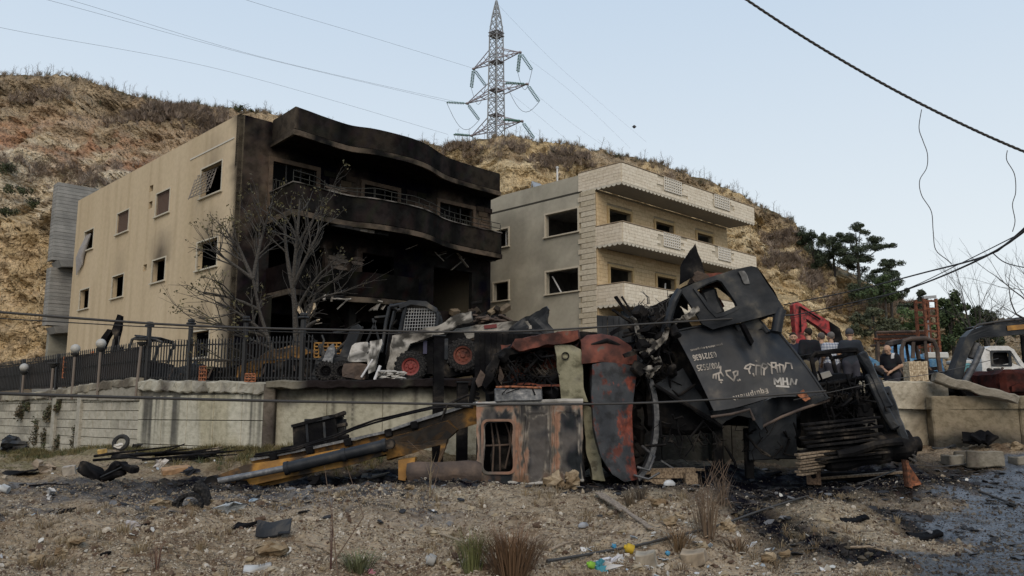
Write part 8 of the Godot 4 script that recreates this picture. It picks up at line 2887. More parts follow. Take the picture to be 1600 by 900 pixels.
# ---------------------------------------------------------------- the pylon and the wires
func make_pylon() -> void:
	var d := 108.0
	var foot := at(775, 226, d)
	var top := at(773.5, 1, d)
	foot.y -= 3.0
	var H := top.y - foot.y
	var yaw := deg_to_rad(-40.0)
	var o := base("lattice_pylon", foot, yaw, "tall steel lattice power pylon on the ridge between the buildings", "pylon")
	var k: float = d * 1.06 / 1300.0
	var hw := func(y: float) -> float:
		var q := y / H
		if q > .84: return lerpf(.64, .05, (q - .84) / .16)
		return lerpf(.88, .64, q / .84)
	for s in [[1, 1], [1, -1], [-1, 1], [-1, -1]]:
		var b := Mb.new()
		var path := []
		for i in 11: path.append(Vector3(s[0] * hw.call(H * i / 10.0), H * i / 10.0, s[1] * hw.call(H * i / 10.0)))
		for i in 10: b.bar(path[i], path[i + 1], .13, .13)
		b.paint(func(_p): return C(1.1, 1.02, 1.06))
		build(b, "leg", M.galvanised, o)
	var levels := 22
	for f in 4:
		var b := Mb.new()
		for i in levels:
			var y0 := H * i / levels * .97; var y1 := H * (i + 1) / levels * .97
			var w0: float = hw.call(y0); var w1: float = hw.call(y1)
			var R := Basis(Vector3.UP, PI / 2 * f)
			b.bar(R * Vector3(-w0, y0, w0), R * Vector3(w1, y1, w1), .07, .07)
			b.bar(R * Vector3(w0, y0, w0), R * Vector3(-w1, y1, w1), .07, .07)
			if i % 3 == 0: b.bar(R * Vector3(-w0, y0, w0), R * Vector3(w0, y0, w0), .07, .07)
		b.paint(func(_p): return C(1.15, 1.03, 1.06))
		build(b, "bracing", M.galvanised, o)
	var bm := Mb.new()
	for y in [H * .78, H * .8, H * .62, H * .3, H * .45]: bm.box(Vector3(0, y, 0), Vector3(1.6, .08, 1.6))
	bm.paint(func(_p): return C(.8, .72, .74))
	build(bm, "diaphragm", M.galvanised, o, "", "", "", "stuff")
	var arms := [[95, 4.2], [147, 5.4], [201, 4.5]]
	var i := 0
	for a in arms:
		var y: float = at(775, a[0], d).y - foot.y
		for s in [-1, 1]:
			var b := Mb.new()
			var tip := Vector3(s * a[1], y, 0)
			var w: float = hw.call(y)
			for z in [-w, w]:
				b.bar(Vector3(s * w, y, z), tip, .11, .11); b.bar(Vector3(s * w, y + 1.5, z), tip, .09, .09)
				b.bar(Vector3(s * w, y + .8, z), Vector3(s * a[1] * .5, y + .1, z * .5), .07, .07)
			for q in [.35, .6, .8]:
				b.bar(Vector3(s * lerpf(w, a[1], q), y, w * (1 - q)), Vector3(s * lerpf(w, a[1], q), y, -w * (1 - q)), .07, .07)
				b.bar(Vector3(s * lerpf(w, a[1], q), y + 1.5 * (1 - q), w * (1 - q)), Vector3(s * lerpf(w, a[1], q - .2), y, w * (1.2 - q)), .06, .06)
			b.box(tip, Vector3(.4, .25, .4), Basis(), .05)
			b.paint(func(_p): return C(.95, .78, .8))
			build(b, "cross_arm", M.galvanised, o)
			# twin strings of glass discs, one to each span, and the jumper loop between them
			var ends := []
			for e in 2:
				b = Mb.new()
				var dir := (Vector3(-.8, -.12, .55) if e == 0 else Vector3(.55, -.62, -.5)).rotated(Vector3.UP, -yaw).normalized()
				if a[1] > 5 and e == 0: dir = Vector3(-.95, -.02, .2).rotated(Vector3.UP, -yaw).normalized()
				if a[1] < 4.3 and e == 0: dir = Vector3(-.05, -1, .1).normalized()
				var st := tip + dir * .5
				var en := tip + dir * 2.7
				var side := dir.cross(Vector3.UP if absf(dir.y) < .9 else Vector3.RIGHT).normalized() * .18
				for t in [-1, 1]:
					b.tube([tip + dir * .2, st + side * t, en + side * t, en + dir * .2], .04, 5)
					for n in 11: b.lathe([Vector2(.03, -.04), Vector2(.15, -.02), Vector2(.1, .04), Vector2(.03, .05)], 7, Transform3D(Basis(Quaternion(Vector3.UP, dir)), st.lerp(en, n / 10.0) + side * t))
				build(b, "insulator_string", M.insulator, o)
				ends.append(en + dir * .2)
			b = Mb.new()
			var path := []
			for n in 11:
				var t := n / 10.0
				path.append((ends[0] as Vector3).lerp(ends[1], t) + Vector3(0, -2.6 * sin(PI * t), 0))
			b.tube(path, .03, 4)
			b.paint(func(_p): return C(6, 6, 6.5))
			build(b, "jumper", M.cable, o)
			i += 1

func wire(called: String, pts: Array, r, label: String, cat: String, group := "", sag := 0.0, tint := Color(1, 1, 1), n := 24, material: Material = null) -> Node3D:
	var c := Curve3D.new()                                  # a cable through surveyed points
	for i in pts.size():
		var t: Vector3 = (pts[min(i + 1, pts.size() - 1)] - pts[max(i - 1, 0)]) / 6.0
		c.add_point(pts[i], -t, t)
	var path := []
	var L := c.get_baked_length()
	for i in n + 1:
		var t := float(i) / n
		path.append(c.sample_baked(L * t, true) - pts[0] + Vector3(0, -sag * 4 * t * (1 - t), 0))
	var b := Mb.new()
	b.col = tint
	b.tube(path, r, 6)
	var o := build(b, called, M.cable if material == null else material, self, label, cat, group)
	o.position = pts[0]
	return o

func make_wires() -> void:
	# the twisted service cable at the upper right: two strands wound round each other
	var a := at(1110, -40, 7.2); var e := at(1680, 268, 7.2)
	var axis := (e - a).normalized()
	var s1 := axis.cross(Vector3.UP).normalized(); var s2 := s1.cross(axis)
	var o := base("twisted_cable", a, 0, "thick dark twisted cable crossing the upper right of the sky", "cable")
	for k in 3:
		var b := Mb.new()
		var path := []
		for i in 260:
			var t := i / 259.0
			var ang := t * 150.0 + TAU * k / 3
			path.append((e - a) * t + (s1 * cos(ang) + s2 * sin(ang)) * .007 + Vector3(0, -.16 * 4 * t * (1 - t), 0))
		b.tube(path, .0065, 5)
		build(b, "strand", M.cable, o)
	var w := func(L: Array, d: float) -> Array:
		var out := []
		for i in range(0, L.size(), 2): out.append(at(L[i], L[i + 1], d))
		return out
	wire("hanging_wire", w.call([1440, 171, 1436, 200, 1449, 240, 1448, 262, 1437, 282, 1440, 305, 1455, 330, 1458, 360, 1462, 390, 1480, 406, 1487, 412], 7.3), .0035, "long thin loose wire dangling from the twisted cable", "wire", "", 0, Color(1.4, 1.4, 1.4), 60)
	wire("hanging_wire", w.call([1574, 235, 1573, 250, 1585, 272, 1587, 300, 1582, 320, 1586, 345, 1582, 362], 7.2), .0035, "shorter thin wire hanging near the right edge", "wire", "", 0, Color(1.4, 1.4, 1.4), 40)
	# the cables that gather at the right
	wire("power_cable", [at(1640, 318, 10.0), at(1588, 368, 11.5), at(1540, 400, 13.0), at(1440, 427, 17.0), at(1330, 455, 21.0), at(1225, 476, 25.0)], .016, "upper dark cable falling from the right edge across the pines", "cable")
	wire("power_cable", [at(1640, 322, 10.0), at(1588, 371, 11.5), at(1525, 408, 13.5), at(1440, 444, 17.0), at(1380, 462, 19.5), at(1240, 493, 25.0)], .016, "lower dark cable running parallel below it to the red boom", "cable")
	wire("power_cable", [at(1592, 366, 11.4), at(1500, 412, 14.5), at(1415, 452, 18.0), at(1330, 478, 21.5), at(1235, 497, 25.0)], .008, "thin cable between the upper and lower dark cables", "cable")
	wire("branch_cable", [at(1552, 396, 12.6), at(1575, 412, 12.2), at(1640, 425, 11.0)], .008, "short cable forking off to the right edge", "cable")
	# the two low cables across the whole picture
	wire("low_cable", [at(-60, 483, 11.5), at(280, 508, 13.0), at(560, 516, 14.2), at(800, 518, 15.0), at(1060, 503, 16.0), at(1240, 492, 17.5)], .02, "dark sagging cable crossing above the retaining wall fence", "cable")
	wire("low_cable", [at(-60, 494, 11.6), at(280, 513, 13.1), at(560, 521, 14.3), at(700, 519, 15.0)], .009, "thin cable just under the dark sagging cable at left", "cable")
	wire("low_cable", [at(-60, 613, 9.0), at(200, 621, 10.3), at(500, 628, 12.0), at(800, 632, 13.5), at(1050, 628, 14.6), at(1290, 611, 15.4)], .021, "grey drooping cable crossing before the wall and the overturned cab", "cable", "", 0, Color(2.6, 2.3, 2.0))
	wire("low_cable", [at(1240, 625, 15.4), at(1330, 606, 15.6), at(1400, 592, 16.2), at(1460, 583, 18.5), at(1560, 560, 21.0)], .008, "thin cable drooping past the burnt truck to the black arm", "cable")
	# high voltage lines
	var hv := [[[-200, -10, 60], [0, 43, 70], [350, 110, 88], [700, 210, 105], "lowest high voltage line left of the pylon"], [[-100, -40, 60], [75, 0, 68], [400, 88, 90], [712, 162, 105], "middle high voltage line left of the pylon"], [[-40, -40, 60], [110, 0, 68], [420, 92, 92], [735, 164, 108], "high voltage line just above the middle one"], [[240, -50, 62], [385, 0, 72], [560, 52, 90], [737, 106, 105], "topmost high voltage line left of the pylon"]]
	for q in hv: wire("high_voltage_line", [at(q[0][0], q[0][1], q[0][2]), at(q[1][0], q[1][1], q[1][2]), at(q[2][0], q[2][1], q[2][2]), at(q[3][0], q[3][1], q[3][2])], .012, q[4], "power line", "", 0, Color(10, 10.5, 11))
	var hv2 := [[[776, 5, 108], [880, 110, 130], [1010, 222, 165], "high voltage line from the pylon's tip down to the right"], [[828, 94, 108], [900, 150, 128], [985, 232, 150], "high voltage line from the upper right arm"], [[838, 148, 108], [890, 190, 125], [940, 226, 145], "high voltage line from the middle right arm"], [[790, 140, 108], [840, 180, 120], [885, 218, 135], "high voltage line from the middle left arm passing behind the mast"]]
	for q in hv2: wire("high_voltage_line", [at(q[0][0], q[0][1], q[0][2]), at(q[1][0], q[1][1], q[1][2]), at(q[2][0], q[2][1], q[2][2])], .009, q[3], "power line", "", 0, Color(10, 10.5, 11))
	var b := Mb.new()
	var prof := []
	for k in 9: prof.append(Vector2(.27 * sin(PI * k / 8.0), -.27 * cos(PI * k / 8.0)))
	b.col = C(.05, .05, .055)
	b.lathe(prof, 14)
	b.bar(Vector3(-.35, 0, 0), Vector3(.35, 0, 0), .1, .1)
	var m := build(b, "line_marker", M.tint, self, "small dark ball in the sky right of the pylon", "marker")
	m.position = at(991, 198, 130)

# ---------------------------------------------------------------- rubbish, rocks, gravel
func spot(u: float, v: float) -> Vector3:                # the ground seen at a survey bearing
	var o := Vector3(0, EYE, 0)
	var dir := (at(u, v, 1.0) - o)
	var d := 5.0
	while d < 45.0:
		var p := o + dir * d
		if p.y <= ground_y(p.x, p.z): return Vector3(p.x, ground_y(p.x, p.z), p.z)
		d += .04
	return o + dir * 30.0

func make_gravel() -> void:
	rng.seed = 17
	var kinds := []
	for k in 3:
		var b := Mb.new()
		b.rock(Vector3.ZERO, Vector3(1, .62, .85), noise, k * 5.3, .6, 6, 4)
		kinds.append(b.mesh(M.stone_bits))
	for k in 3:
		var xs := []; var cs := []
		for i in 42000:
			var d: float = 7.4 * pow(3.0, rng.randf() * (.75 if rng.randf() < .8 else 1.0))
			var x := d * rng.randf_range(-.66, .66)
			var r := road_share(x, -d)
			if r > .5 and rng.randf() < .7: continue
			if d > wall_d(x) - .2: continue
			var so := soot_share(x, -d)
			var s := rng.randf_range(.008, .024) if rng.randf() < .9 else (rng.randf_range(.02, .045) if rng.randf() < .88 else rng.randf_range(.04, .08))
			if fb(x * 12, d * 12, 55) > .1: s *= 1.4
			xs.append(Transform3D(Basis.from_euler(Vector3(rng.randf() * 6, rng.randf() * 6, rng.randf() * 6)).scaled(Vector3.ONE * s), Vector3(x, ground_y(x, -d) + s * .12, -d)))
			var c := C(.24, .195, .14).lerp(C(.42, .365, .29), rng.randf())
			if rng.randf() < .1: c = C(.5, .46, .40)
			if rng.randf() < .22: c = C(.12, .085, .065)
			cs.append(c.lerp(C(.025, .025, .028), max(so * (.95 if rng.randf() < .85 else .2), r * .75)))
		scatter("gravel", kinds[k], xs, cs, self, ["pale broken gravel strewn over the mound", "brown stone chips strewn over the mound", "grey rubble bits strewn over the yard"][k], "gravel")
	# twigs, charred flakes
	var b := Mb.new()
	b.tube([Vector3(-.5, 0, 0), Vector3(0, .06, .05), Vector3(.5, 0, 0)], [.03, .025, .015], 4)
	var xs := []; var cs := []
	for i in 2600:
		var d := rng.randf_range(7.5, 19.0)
		var x := d * rng.randf_range(-.65, .62)
		if fb(x * 10, d * 10, 57) < -.05: continue
		var s := rng.randf_range(.06, .28)
		xs.append(Transform3D(Basis.from_euler(Vector3(rng.randfn() * .15, rng.randf() * 6, rng.randfn() * .15)).scaled(Vector3(s, s * .5, s * .5)), Vector3(x, ground_y(x, -d) + .012, -d)))
		cs.append(C(.13, .09, .065).lerp(C(.02, .02, .02), rng.randf()))
	scatter("twigs", b.mesh(M.leaf), xs, cs, self, "dead twigs and splinters scattered over the ground", "twigs")
	b = Mb.new()
	b.prism(V2([-.5, -.3, .1, -.45, .5, -.1, .35, .4, -.2, .3]), -.04, .04); b.bend(func(p): return Vector3(p.x, p.z + .1 * p.x * p.x, p.y))
	xs = []; cs = []
	for i in 2300:
		var d := rng.randf_range(9.0, 19.3)
		var x := d * rng.randf_range(-.62, .62)
		var so := max(soot_share(x, -d), max(ash_share(x, -d) * .7, road_share(x, -d) * .5))
		if rng.randf() > so + .04: continue
		var s := rng.randf_range(.03, .16)
		xs.append(Transform3D(Basis.from_euler(Vector3(rng.randfn() * .3, rng.randf() * 6, rng.randfn() * .3)).scaled(Vector3(s, s, s)), Vector3(x, ground_y(x, -d) + .015, -d)))
		cs.append(C(.012, .012, .014) if rng.randf() < .8 else C(.12, .12, .125))
	var xs2 := []; var cs2 := []
	for i in 260:
		var c: Array = [[2.0, 9.2, 1.1], [1.6, 9.6, .8], [-5.5, 12.5, 3.0], [-4.0, 10.5, 2.4], [2.8, 10.5, 1.2], [6.0, 16.0, 3.0], [-8.0, 20.5, 3.0]][rng.randi() % 7]
		var x: float = c[0] + rng.randfn() * c[2] * .6
		var d: float = c[1] + rng.randfn() * c[2] * .5
		if d < 7.8 or d > wall_d(x) - .3: continue
		var s := rng.randf_range(.02, .09)
		xs2.append(Transform3D(Basis.from_euler(Vector3(rng.randfn() * .5, rng.randf() * 6, rng.randfn() * .5)).scaled(Vector3(s, s, s)), Vector3(x, ground_y(x, -d) + .02, -d)))
		cs2.append([C(.5, .5, .5), C(.42, .40, .36), C(.3, .36, .42), C(.36, .28, .2), C(.46, .45, .42)][rng.randi() % 5])
	scatter("paper_scraps", b.mesh(M.tint), xs2, cs2, self, "small paper and plastic scraps blown over the ground", "litter")
	scatter("charred_flakes", b.mesh(M.tint), xs, cs, self, "black charred flakes and ash scraps over the burnt ground", "debris")

func make_rocks() -> void:
	rng.seed = 23
	# the two big boulders against the cab, then named stones, then the many alike
	var bigs := [[868, 764, .36, .32, "big pale limestone boulder against the overturned cab, left of two"], [894, 763, .30, .33, "pale limestone boulder against the cab, right of two"], [1048, 822, .16, .12, "squarish orange stone beside the blackened gully"], [1060, 812, .15, .1, "flat brown stone upslope of the squarish stone"], [1135, 832, .22, .14, "broken tan rock standing alone in the gully"], [1030, 792, .2, .14, "tan rock half sunk in the mound near the long plank"], [55, 884, .16, .14, "grey white stone at the lower left corner"], [93, 872, .13, .1, "white pebble right of the grey white stone"], [425, 866, .3, .14, "wide flat orange rock low on the mound"], [250, 790, .34, .1, "flat pale rock at the edge of the track"], [1203, 880, .17, .13, "pale lump at the gully's outlet"], [1228, 872, .12, .09, "small pale lump beside the gully's outlet"], [640, 765, .14, .07, "small pale stone on the crest of the mound"], [118, 850, .2, .1, "tan stone under the ash track"], [1495, 688, .4, .22, "rounded pale rubble block by the low wall"], [1548, 690, .28, .18, "rubble stone right of the rounded block"], [1590, 704, .3, .2, "pale rubble stone at the right edge"]]
	for q in bigs:
		var p := spot(q[0], q[1])
		var b := Mb.new()
		b.rock(Vector3(0, q[3] * .35, 0), Vector3(q[2], q[3], q[2] * .8), noise, q[0] * .1, .45, 14, 10)
		b.crumple(noise, q[2] * .16, 32.0 / q[2])
		b.paint(func(w: Vector3) -> Color: return C(.36, .29, .20).lerp(C(.20, .145, .09), clamp(.4 + fb(w.x * 90, w.y * 90, w.z * 90 + q[0]) * 2, 0, 1)))
		var o := build(b, "rock", M.stone_bits, self, q[4], "rock")
		o.position = p
	var n := 0
	while n < 150:
		var d: float = 7.8 + 8.5 * pow(rng.randf(), 1.5)
		var x := d * rng.randf_range(-.62, .5)
		if road_share(x, -d) > .3: continue
		n += 1
		var s := rng.randf_range(.045, .12)
		var b := Mb.new()
		b.rock(Vector3(0, s * .2, 0), Vector3(s * 1.2, s * .7, s), noise, n * 1.7, .6, 8, 6)
		var c := C(.28, .225, .15).lerp(C(.40, .34, .255), rng.randf()).lerp(C(.03, .03, .03), soot_share(x, -d) * .8)
		b.paint(func(_p): return c)
		var o := build(b, "loose_rock", M.stone_bits, self, "loose pale limestone rock on the dirt mound", "rock", "loose rocks on the mound")
		o.position = Vector3(x, ground_y(x, -d) - s * .08, -d)
		o.rotation.y = rng.randf() * 6

func lay(called: String, u: float, v: float, label: String, cat: String, group := "") -> Node3D:
	return base(called, spot(u, v), 0, label, cat, group)

func make_rubbish() -> void:
	rng.seed = 41
	var b: Mb
	var o := lay("bent_bumper", 170, 752, "black buckled bumper lying on the ash track", "bumper")
	b = Mb.new()
	for q in [[-.62, .32, -.1, .05], [-.1, .05, .35, .34]]:
		b.bar(Vector3(q[0], q[1], 0), Vector3(q[2], q[3], .1), .35, .2, .04)
	b.bar(Vector3(.3, .28, .1), Vector3(.62, .2, .1), .25, .22, .04); b.bar(Vector3(-.1, .1, .12), Vector3(.4, .1, .15), .2, .12, .03)
	b.split(.1, 5); b.crumple(noise, .09, 16); b.smooth(50)
	build(b, "shell", M.char, o)
	b = Mb.new(); b.tube([Vector3(-.6, .3, .15), Vector3(-.1, .08, .22), Vector3(.35, .3, .2)], .02, 5)
	build(b, "trim", M.char_sheet, o)
	o = lay("burnt_branches", 250, 722, "heap of long charred branches at the wall's foot", "branches")
	for k in 16:
		b = Mb.new()
		var a := Vector3(rng.randf_range(-1.6, .6), rng.randf_range(.03, .2), rng.randf_range(-.4, .4))
		b.tube([a, a + Vector3(rng.randf_range(.6, 1.2), rng.randf_range(0, .12), rng.randfn() * .2), a + Vector3(rng.randf_range(1.3, 2.4), rng.randf_range(-.05, .4), rng.randfn() * .3)], [.035, .03, .012], 5)
		build(b, "branch", M.char, o)
	o = lay("bin_bag", 18, 708, "black plastic bag dumped against the block wall's foot", "bag")
	b = Mb.new()
	b.rock(Vector3(0, .25, 0), Vector3(1.1, .6, .7), noise, 3, .6, 14, 9); b.crumple(noise, .1, 20)
	build(b, "bag", M.char_sheet, o)
	b = Mb.new(); b.rock(Vector3(.3, .12, .3), Vector3(.3, .2, .2), noise, 4, .5)
	build(b, "torn_fold", M.char, o)
	o = lay("bent_pipe", 318, 792, "stubby bent black pipe standing on end by the track", "pipe")
	b = Mb.new(); b.tube([Vector3(-.12, .34, 0), Vector3(-.02, .26, 0), Vector3(.06, .1, .02), Vector3(.08, -.03, .02)], [.11, .1, .09, .1], 10); b.split(.1, 2); b.crumple(noise, .05, 20)
	build(b, "pipe", M.rubber, o)
	o = lay("burnt_lump", 300, 793, "curled black rubber lump beside the bent pipe", "scrap")
	b = Mb.new()
	hoop(b, Vector3(0, .02, 0), .17, .15, -.2, PI + .3, .16, .05, 14); b.crumple(noise, .04, 25)
	build(b, "rubber", M.rubber, o)
	b = Mb.new(); b.rock(Vector3(-.2, .05, .1), Vector3(.15, .14, .12), noise, 2, .5)
	build(b, "knob", M.rubber, o)
	var sheets := [[428, 838, .44, .17, .25, "rectangular black plate fallen on the left slope of the mound", "char_sheet", .55], [386, 826, .34, .12, .2, "jagged black shard beside the rectangular plate", "char", .3], [168, 866, .1, .08, .1, "small black scrap", "char", .4], [30, 742, .9, .1, .4, "flat pile of charred slats at the left edge", "char", .1], [100, 800, .3, .05, .3, "thin black strip on the ash track", "char", .05], [1335, 812, .4, .06, .2, "black slab flake on the road's edge", "char", .1], [1447, 838, .45, .07, .25, "long black flake at the tip of the right mound", "char", .15], [215, 824, .2, .06, .2, "black flake near the gully at left", "char", .2], [1475, 700, .62, .05, .5, "black tilted board propped by the low wall", "char_sheet", .75], [1530, 700, .6, .3, .4, "black crumpled pile before the low wall", "char", .2], [585, 748, .6, .1, .4, "dark flattened sheet beneath the boom", "char_sheet", .1], [1205, 744, .5, .12, .3, "dark buckled scrap under the lettered panel", "char", .2]]
	for q in sheets:
		if q[5] == "small black scrap": q[5] = "small black scrap in the dirt at the lower left"
		o = lay("scrap_plate", q[0], q[1], q[5], "scrap")
		b = Mb.new()
		var w: float = q[2]; var h: float = q[3]
		b.box(Vector3(0, h * .5, 0), Vector3(w, max(h, .03) if q[7] > .4 else .03, q[4] if q[7] <= .4 else .03), Basis(Vector3(1, 0, 0), -.5 if q[7] > .4 else .1) * Basis(Vector3(0, 0, 1), .05), .008)
		if h > .2: for k in 8: b.box(Vector3(rng.randf_range(-.5, .5) * w, rng.randf_range(0, h), rng.randfn() * .1), Vector3(.3, .08, .25), Basis.from_euler(Vector3(rng.randf(), rng.randf(), rng.randf())), .01)
		b.split(.1, 4); b.crumple(noise, .06, 16)
		build(b, "plate", M[q[6]], o)
		b = Mb.new(); b.box(Vector3(w * .3, .02, .06), Vector3(w * .3, .03, .05), Basis(Vector3.UP, .4), .008)
		build(b, "chip", M[q[6]], o)
	# litter: small bright things, each its own
	var lit := [[985, 868, C(.62, .42, .03), .11, .12, "yellow plastic bottle lying in the rubbish", "bottle", 1], [962, 857, C(.05, .25, .42), .1, .05, "blue plastic scrap above the yellow bottle", "litter", 0], [1044, 868, C(.08, .3, .5), .05, .06, "blue bottle cap right of the yellow bottle", "litter", 1], [925, 890, C(.25, .5, .05), .08, .08, "lime green cup at the bottom edge", "cup", 1], [938, 892, C(.06, .28, .36), .13, .09, "teal wrapper beside the lime green cup", "litter", 0], [955, 881, C(.62, .62, .66), .24, .05, "white crumpled paper strip left of the yellow bottle", "litter", 0], [970, 878, C(.6, .6, .6), .07, .07, "white paper ball under the yellow bottle", "litter", 0], [1172, 853, C(.65, .66, .68), .14, .03, "white plastic strip on the black runoff", "litter", 0], [1046, 759, C(.55, .56, .57), .22, .1, "upturned white bowl before the burnt ground", "bowl", 2], [78, 778, C(.5, .5, .5), .18, .14, "crumpled white paper on the ash track", "litter", 0], [8, 772, C(.5, .52, .53), .2, .16, "white plastic canister at the left edge", "canister", 1], [360, 800, C(.40, .42, .43), .28, .1, "clear crumpled plastic sheet on the left slope", "plastic", 0], [395, 785, C(.35, .47, .6), .18, .05, "pale blue plastic bag by the track", "bag", 0], [402, 893, C(.45, .45, .44), .3, .06, "pale broken tile edge at the bottom", "tile", 3], [205, 830, C(.5, .46, .45), .16, .1, "pinkish white rag in the dirt hollow", "rag", 0], [675, 885, C(.4, .4, .39), .1, .12, "grey white plastic cup before the dry tufts", "cup", 1], [580, 897, C(.6, .25, .3), .08, .06, "pink flower like scrap at the bottom edge", "litter", 0], [250, 733, C(.5, .46, .42), .25, .2, "white torn cement bag near the charred branches", "bag", 0], [275, 738, C(.36, .22, .12), .62, .12, "orange brown board lying by the cement bag", "board", 3], [300, 740, C(.03, .035, .05), .35, .1, "dark blue cloth heap right of the orange board", "cloth", 0], [65, 738, C(.36, .29, .22), .5, .2, "pale cardboard heap on the left of the track", "cardboard", 0], [108, 742, C(.38, .34, .29), .28, .22, "upright pale cement chunk beside the cardboard heap", "chunk", 3], [188, 703, C(.3, .28, .26), .35, .3, "old tyre with a white rag at the slab wall's foot", "tyre", 4], [213, 705, C(.02, .02, .022), .35, .2, "black bag lump right of the old tyre", "bag", 0], [160, 708, C(.45, .3, .1), .25, .1, "ochre cardboard scrap left of the old tyre", "cardboard", 3], [1080, 845, C(.45, .45, .44), .1, .05, "white chip beside the tall brown weeds", "litter", 0], [945, 893, C(.5, .48, .46), .2, .08, "white plastic bag at the bottom edge", "bag", 0], [1085, 880, C(.33, .27, .2), .3, .14, "torn cardboard box in the rubbish", "cardboard", 3], [1010, 885, C(.34, .30, .24), .24, .16, "leaning cardboard flap at the bottom", "cardboard", 3], [912, 826, C(.3, .31, .33), .14, .06, "grey metal lid on the mound", "lid", 2]]
	for q in lit:
		o = lay("litter", q[0], q[1], q[5], q[6])
		o.name = numbered(String(q[6]).replace(" ", "_") + "_litter" if q[6] != "litter" else "plastic_litter", self)
		b = Mb.new()
		var w: float = q[3]; var h: float = q[4]
		match q[7]:
			0:
				b.rock(Vector3(0, h * .4, 0), Vector3(w, h, w * .6), noise, q[0], .9, 9, 7); b.crumple(noise, w * .35, 60)
			1: b.lathe([Vector2(0, 0), Vector2(h * .42, 0), Vector2(h * .45, w * .1), Vector2(h * .45, w * .7), Vector2(h * .2, w * .85), Vector2(h * .2, w), Vector2(0, w)], 12, Transform3D(Basis(Vector3(0, 0, 1), 1.2), Vector3(w * .3, h * .3, 0)))
			2: b.lathe([Vector2(w * .5, 0), Vector2(w * .48, h * .4), Vector2(w * .3, h * .85), Vector2(0, h)], 16)
			3: b.box(Vector3(0, h * .4, 0), Vector3(w, h, w * .5), Basis.from_euler(Vector3(.2, rng.randf_range(-.5, .5), .1)), .01); b.split(.1, 3); b.crumple(noise, .03, 30)
			4:
				var pr := []
				for k in 9: pr.append(Vector2(.19 + .06 * cos(TAU * k / 8.0), .06 * sin(TAU * k / 8.0)))
				b.lathe(pr, 18, Transform3D(Basis(Vector3(1, 0, 0), 1.2), Vector3(0, .2, 0)))
		var col: Color = q[2] if q[7] != 4 else C(.025, .025, .025)
		b.paint(func(p: Vector3) -> Color: return col * (.8 + .5 * fb(p.x * 200, p.y * 200, p.z * 200)))
		build(b, "body", M.tint, o)
		if q[7] == 4:
			b = Mb.new(); b.col = C(.5, .48, .45); b.rock(Vector3(0, .12, .1), Vector3(.25, .16, .12), noise, 1, .6)
			build(b, "rag", M.tint, o)
	# planks, beams and blocks
	o = lay("long_plank", 975, 802, "long weathered plank lying down the slope of the mound", "plank")
	var e1 := spot(936, 776) + Vector3(0, .05, 0) - o.position; var e2 := spot(1018, 832) + Vector3(0, .04, 0) - o.position
	b = Mb.new(); b.bar(e1, e1.lerp(e2, .55), .13, .025, .004); b.bar(e1.lerp(e2, .5) + Vector3(0, .01, 0), e2, .07, .025, .004)
	b.split(.12, 3); b.crumple(noise, .015, 30)
	b.paint(func(_p): return C(.75, .78, .85))
	build(b, "board", M.wood, o)
	o = lay("broken_pallet", 1060, 752, "broken wooden pallet pieces before the sooty wall", "pallet")
	for q in [[-.7, .2, .35, .22, .06, .12], [-.6, .12, .25, .1, .1, .1], [.1, .1, .35, .09, .2, .14], [.1, .0, .36, .0, .2, .12], [-.75, .0, -.2, .02, .25, .1], [.1, .22, .55, .23, .0, .06]]:
		b = Mb.new(); b.bar(Vector3(q[0], q[1], q[4]), Vector3(q[2], q[3], q[4] - .05), .12, q[5], .008); b.crumple(noise, .02, 20)
		build(b, "plank", M.wood, o)
	b = Mb.new(); b.bar(Vector3(-.35, .42, 0), Vector3(-.1, .26, .05), .03, .03)
	build(b, "grey_stick", M.steel, o)
	o = lay("square_block", 1272, 758, "small square timber block with a round hole", "block")
	b = Mb.new(); b.box(Vector3(0, .16, 0), Vector3(.27, .33, .2), Basis(Vector3.UP, -.35), .012)
	b.paint(func(_p): return C(.42, .36, .34))
	build(b, "block_body", M.wood, o)
	b = Mb.new(); b.lathe([Vector2(0, .0), Vector2(.05, .0), Vector2(.05, .012), Vector2(0, .012)], 14, Transform3D(Basis(Vector3.UP, -.35) * Basis(Vector3(1, 0, 0), PI / 2), Vector3(-.035, .17, .1)))
	build(b, "hole", M.char, o)
	o = lay("rusty_bracket", 1420, 762, "rust orange triangular bracket standing on its point", "bracket")
	b = Mb.new(); b.prism(V2([-.08, .48, -.02, .46, .2, .1, .02, .0, -.06, .02]), -.04, .02); b.prism(V2([-.08, .48, -.04, .47, .0, .0, -.06, .02]), -.04, .14)
	b.paint(func(_p): return C(.6, .6, .6))
	build(b, "plate", M.orange_rust, o)
	b = Mb.new(); b.bar(Vector3(-.05, .03, .05), Vector3(.18, .08, .05), .06, .04)
	build(b, "foot", M.orange_rust, o)
	o = lay("charred_beam", 1340, 752, "long charred square beam on the ground before the burnt truck", "beam")
	b = Mb.new(); b.bar(Vector3(-.75, .08, 0), Vector3(.85, .12, -.1), .2, .16, .02); b.split(.15, 4); b.crumple(noise, .03, 16)
	build(b, "timber", M.char, o)
	b = Mb.new(); b.bar(Vector3(-.95, .05, .1), Vector3(.9, .17, .12), .14, .05, .01); b.crumple(noise, .03, 16); b.paint(func(_p): return C(.8, .75, .7))
	build(b, "pale_board", M.wood, o)
	var blocks := [[1490, 726, .42, .2, "grey concrete block before the low wall, with a chipped corner"], [1530, 730, .78, .32, "long hollow concrete trough right of the grey block"], [1590, 725, .25, .16, "small concrete lump near the right edge"]]
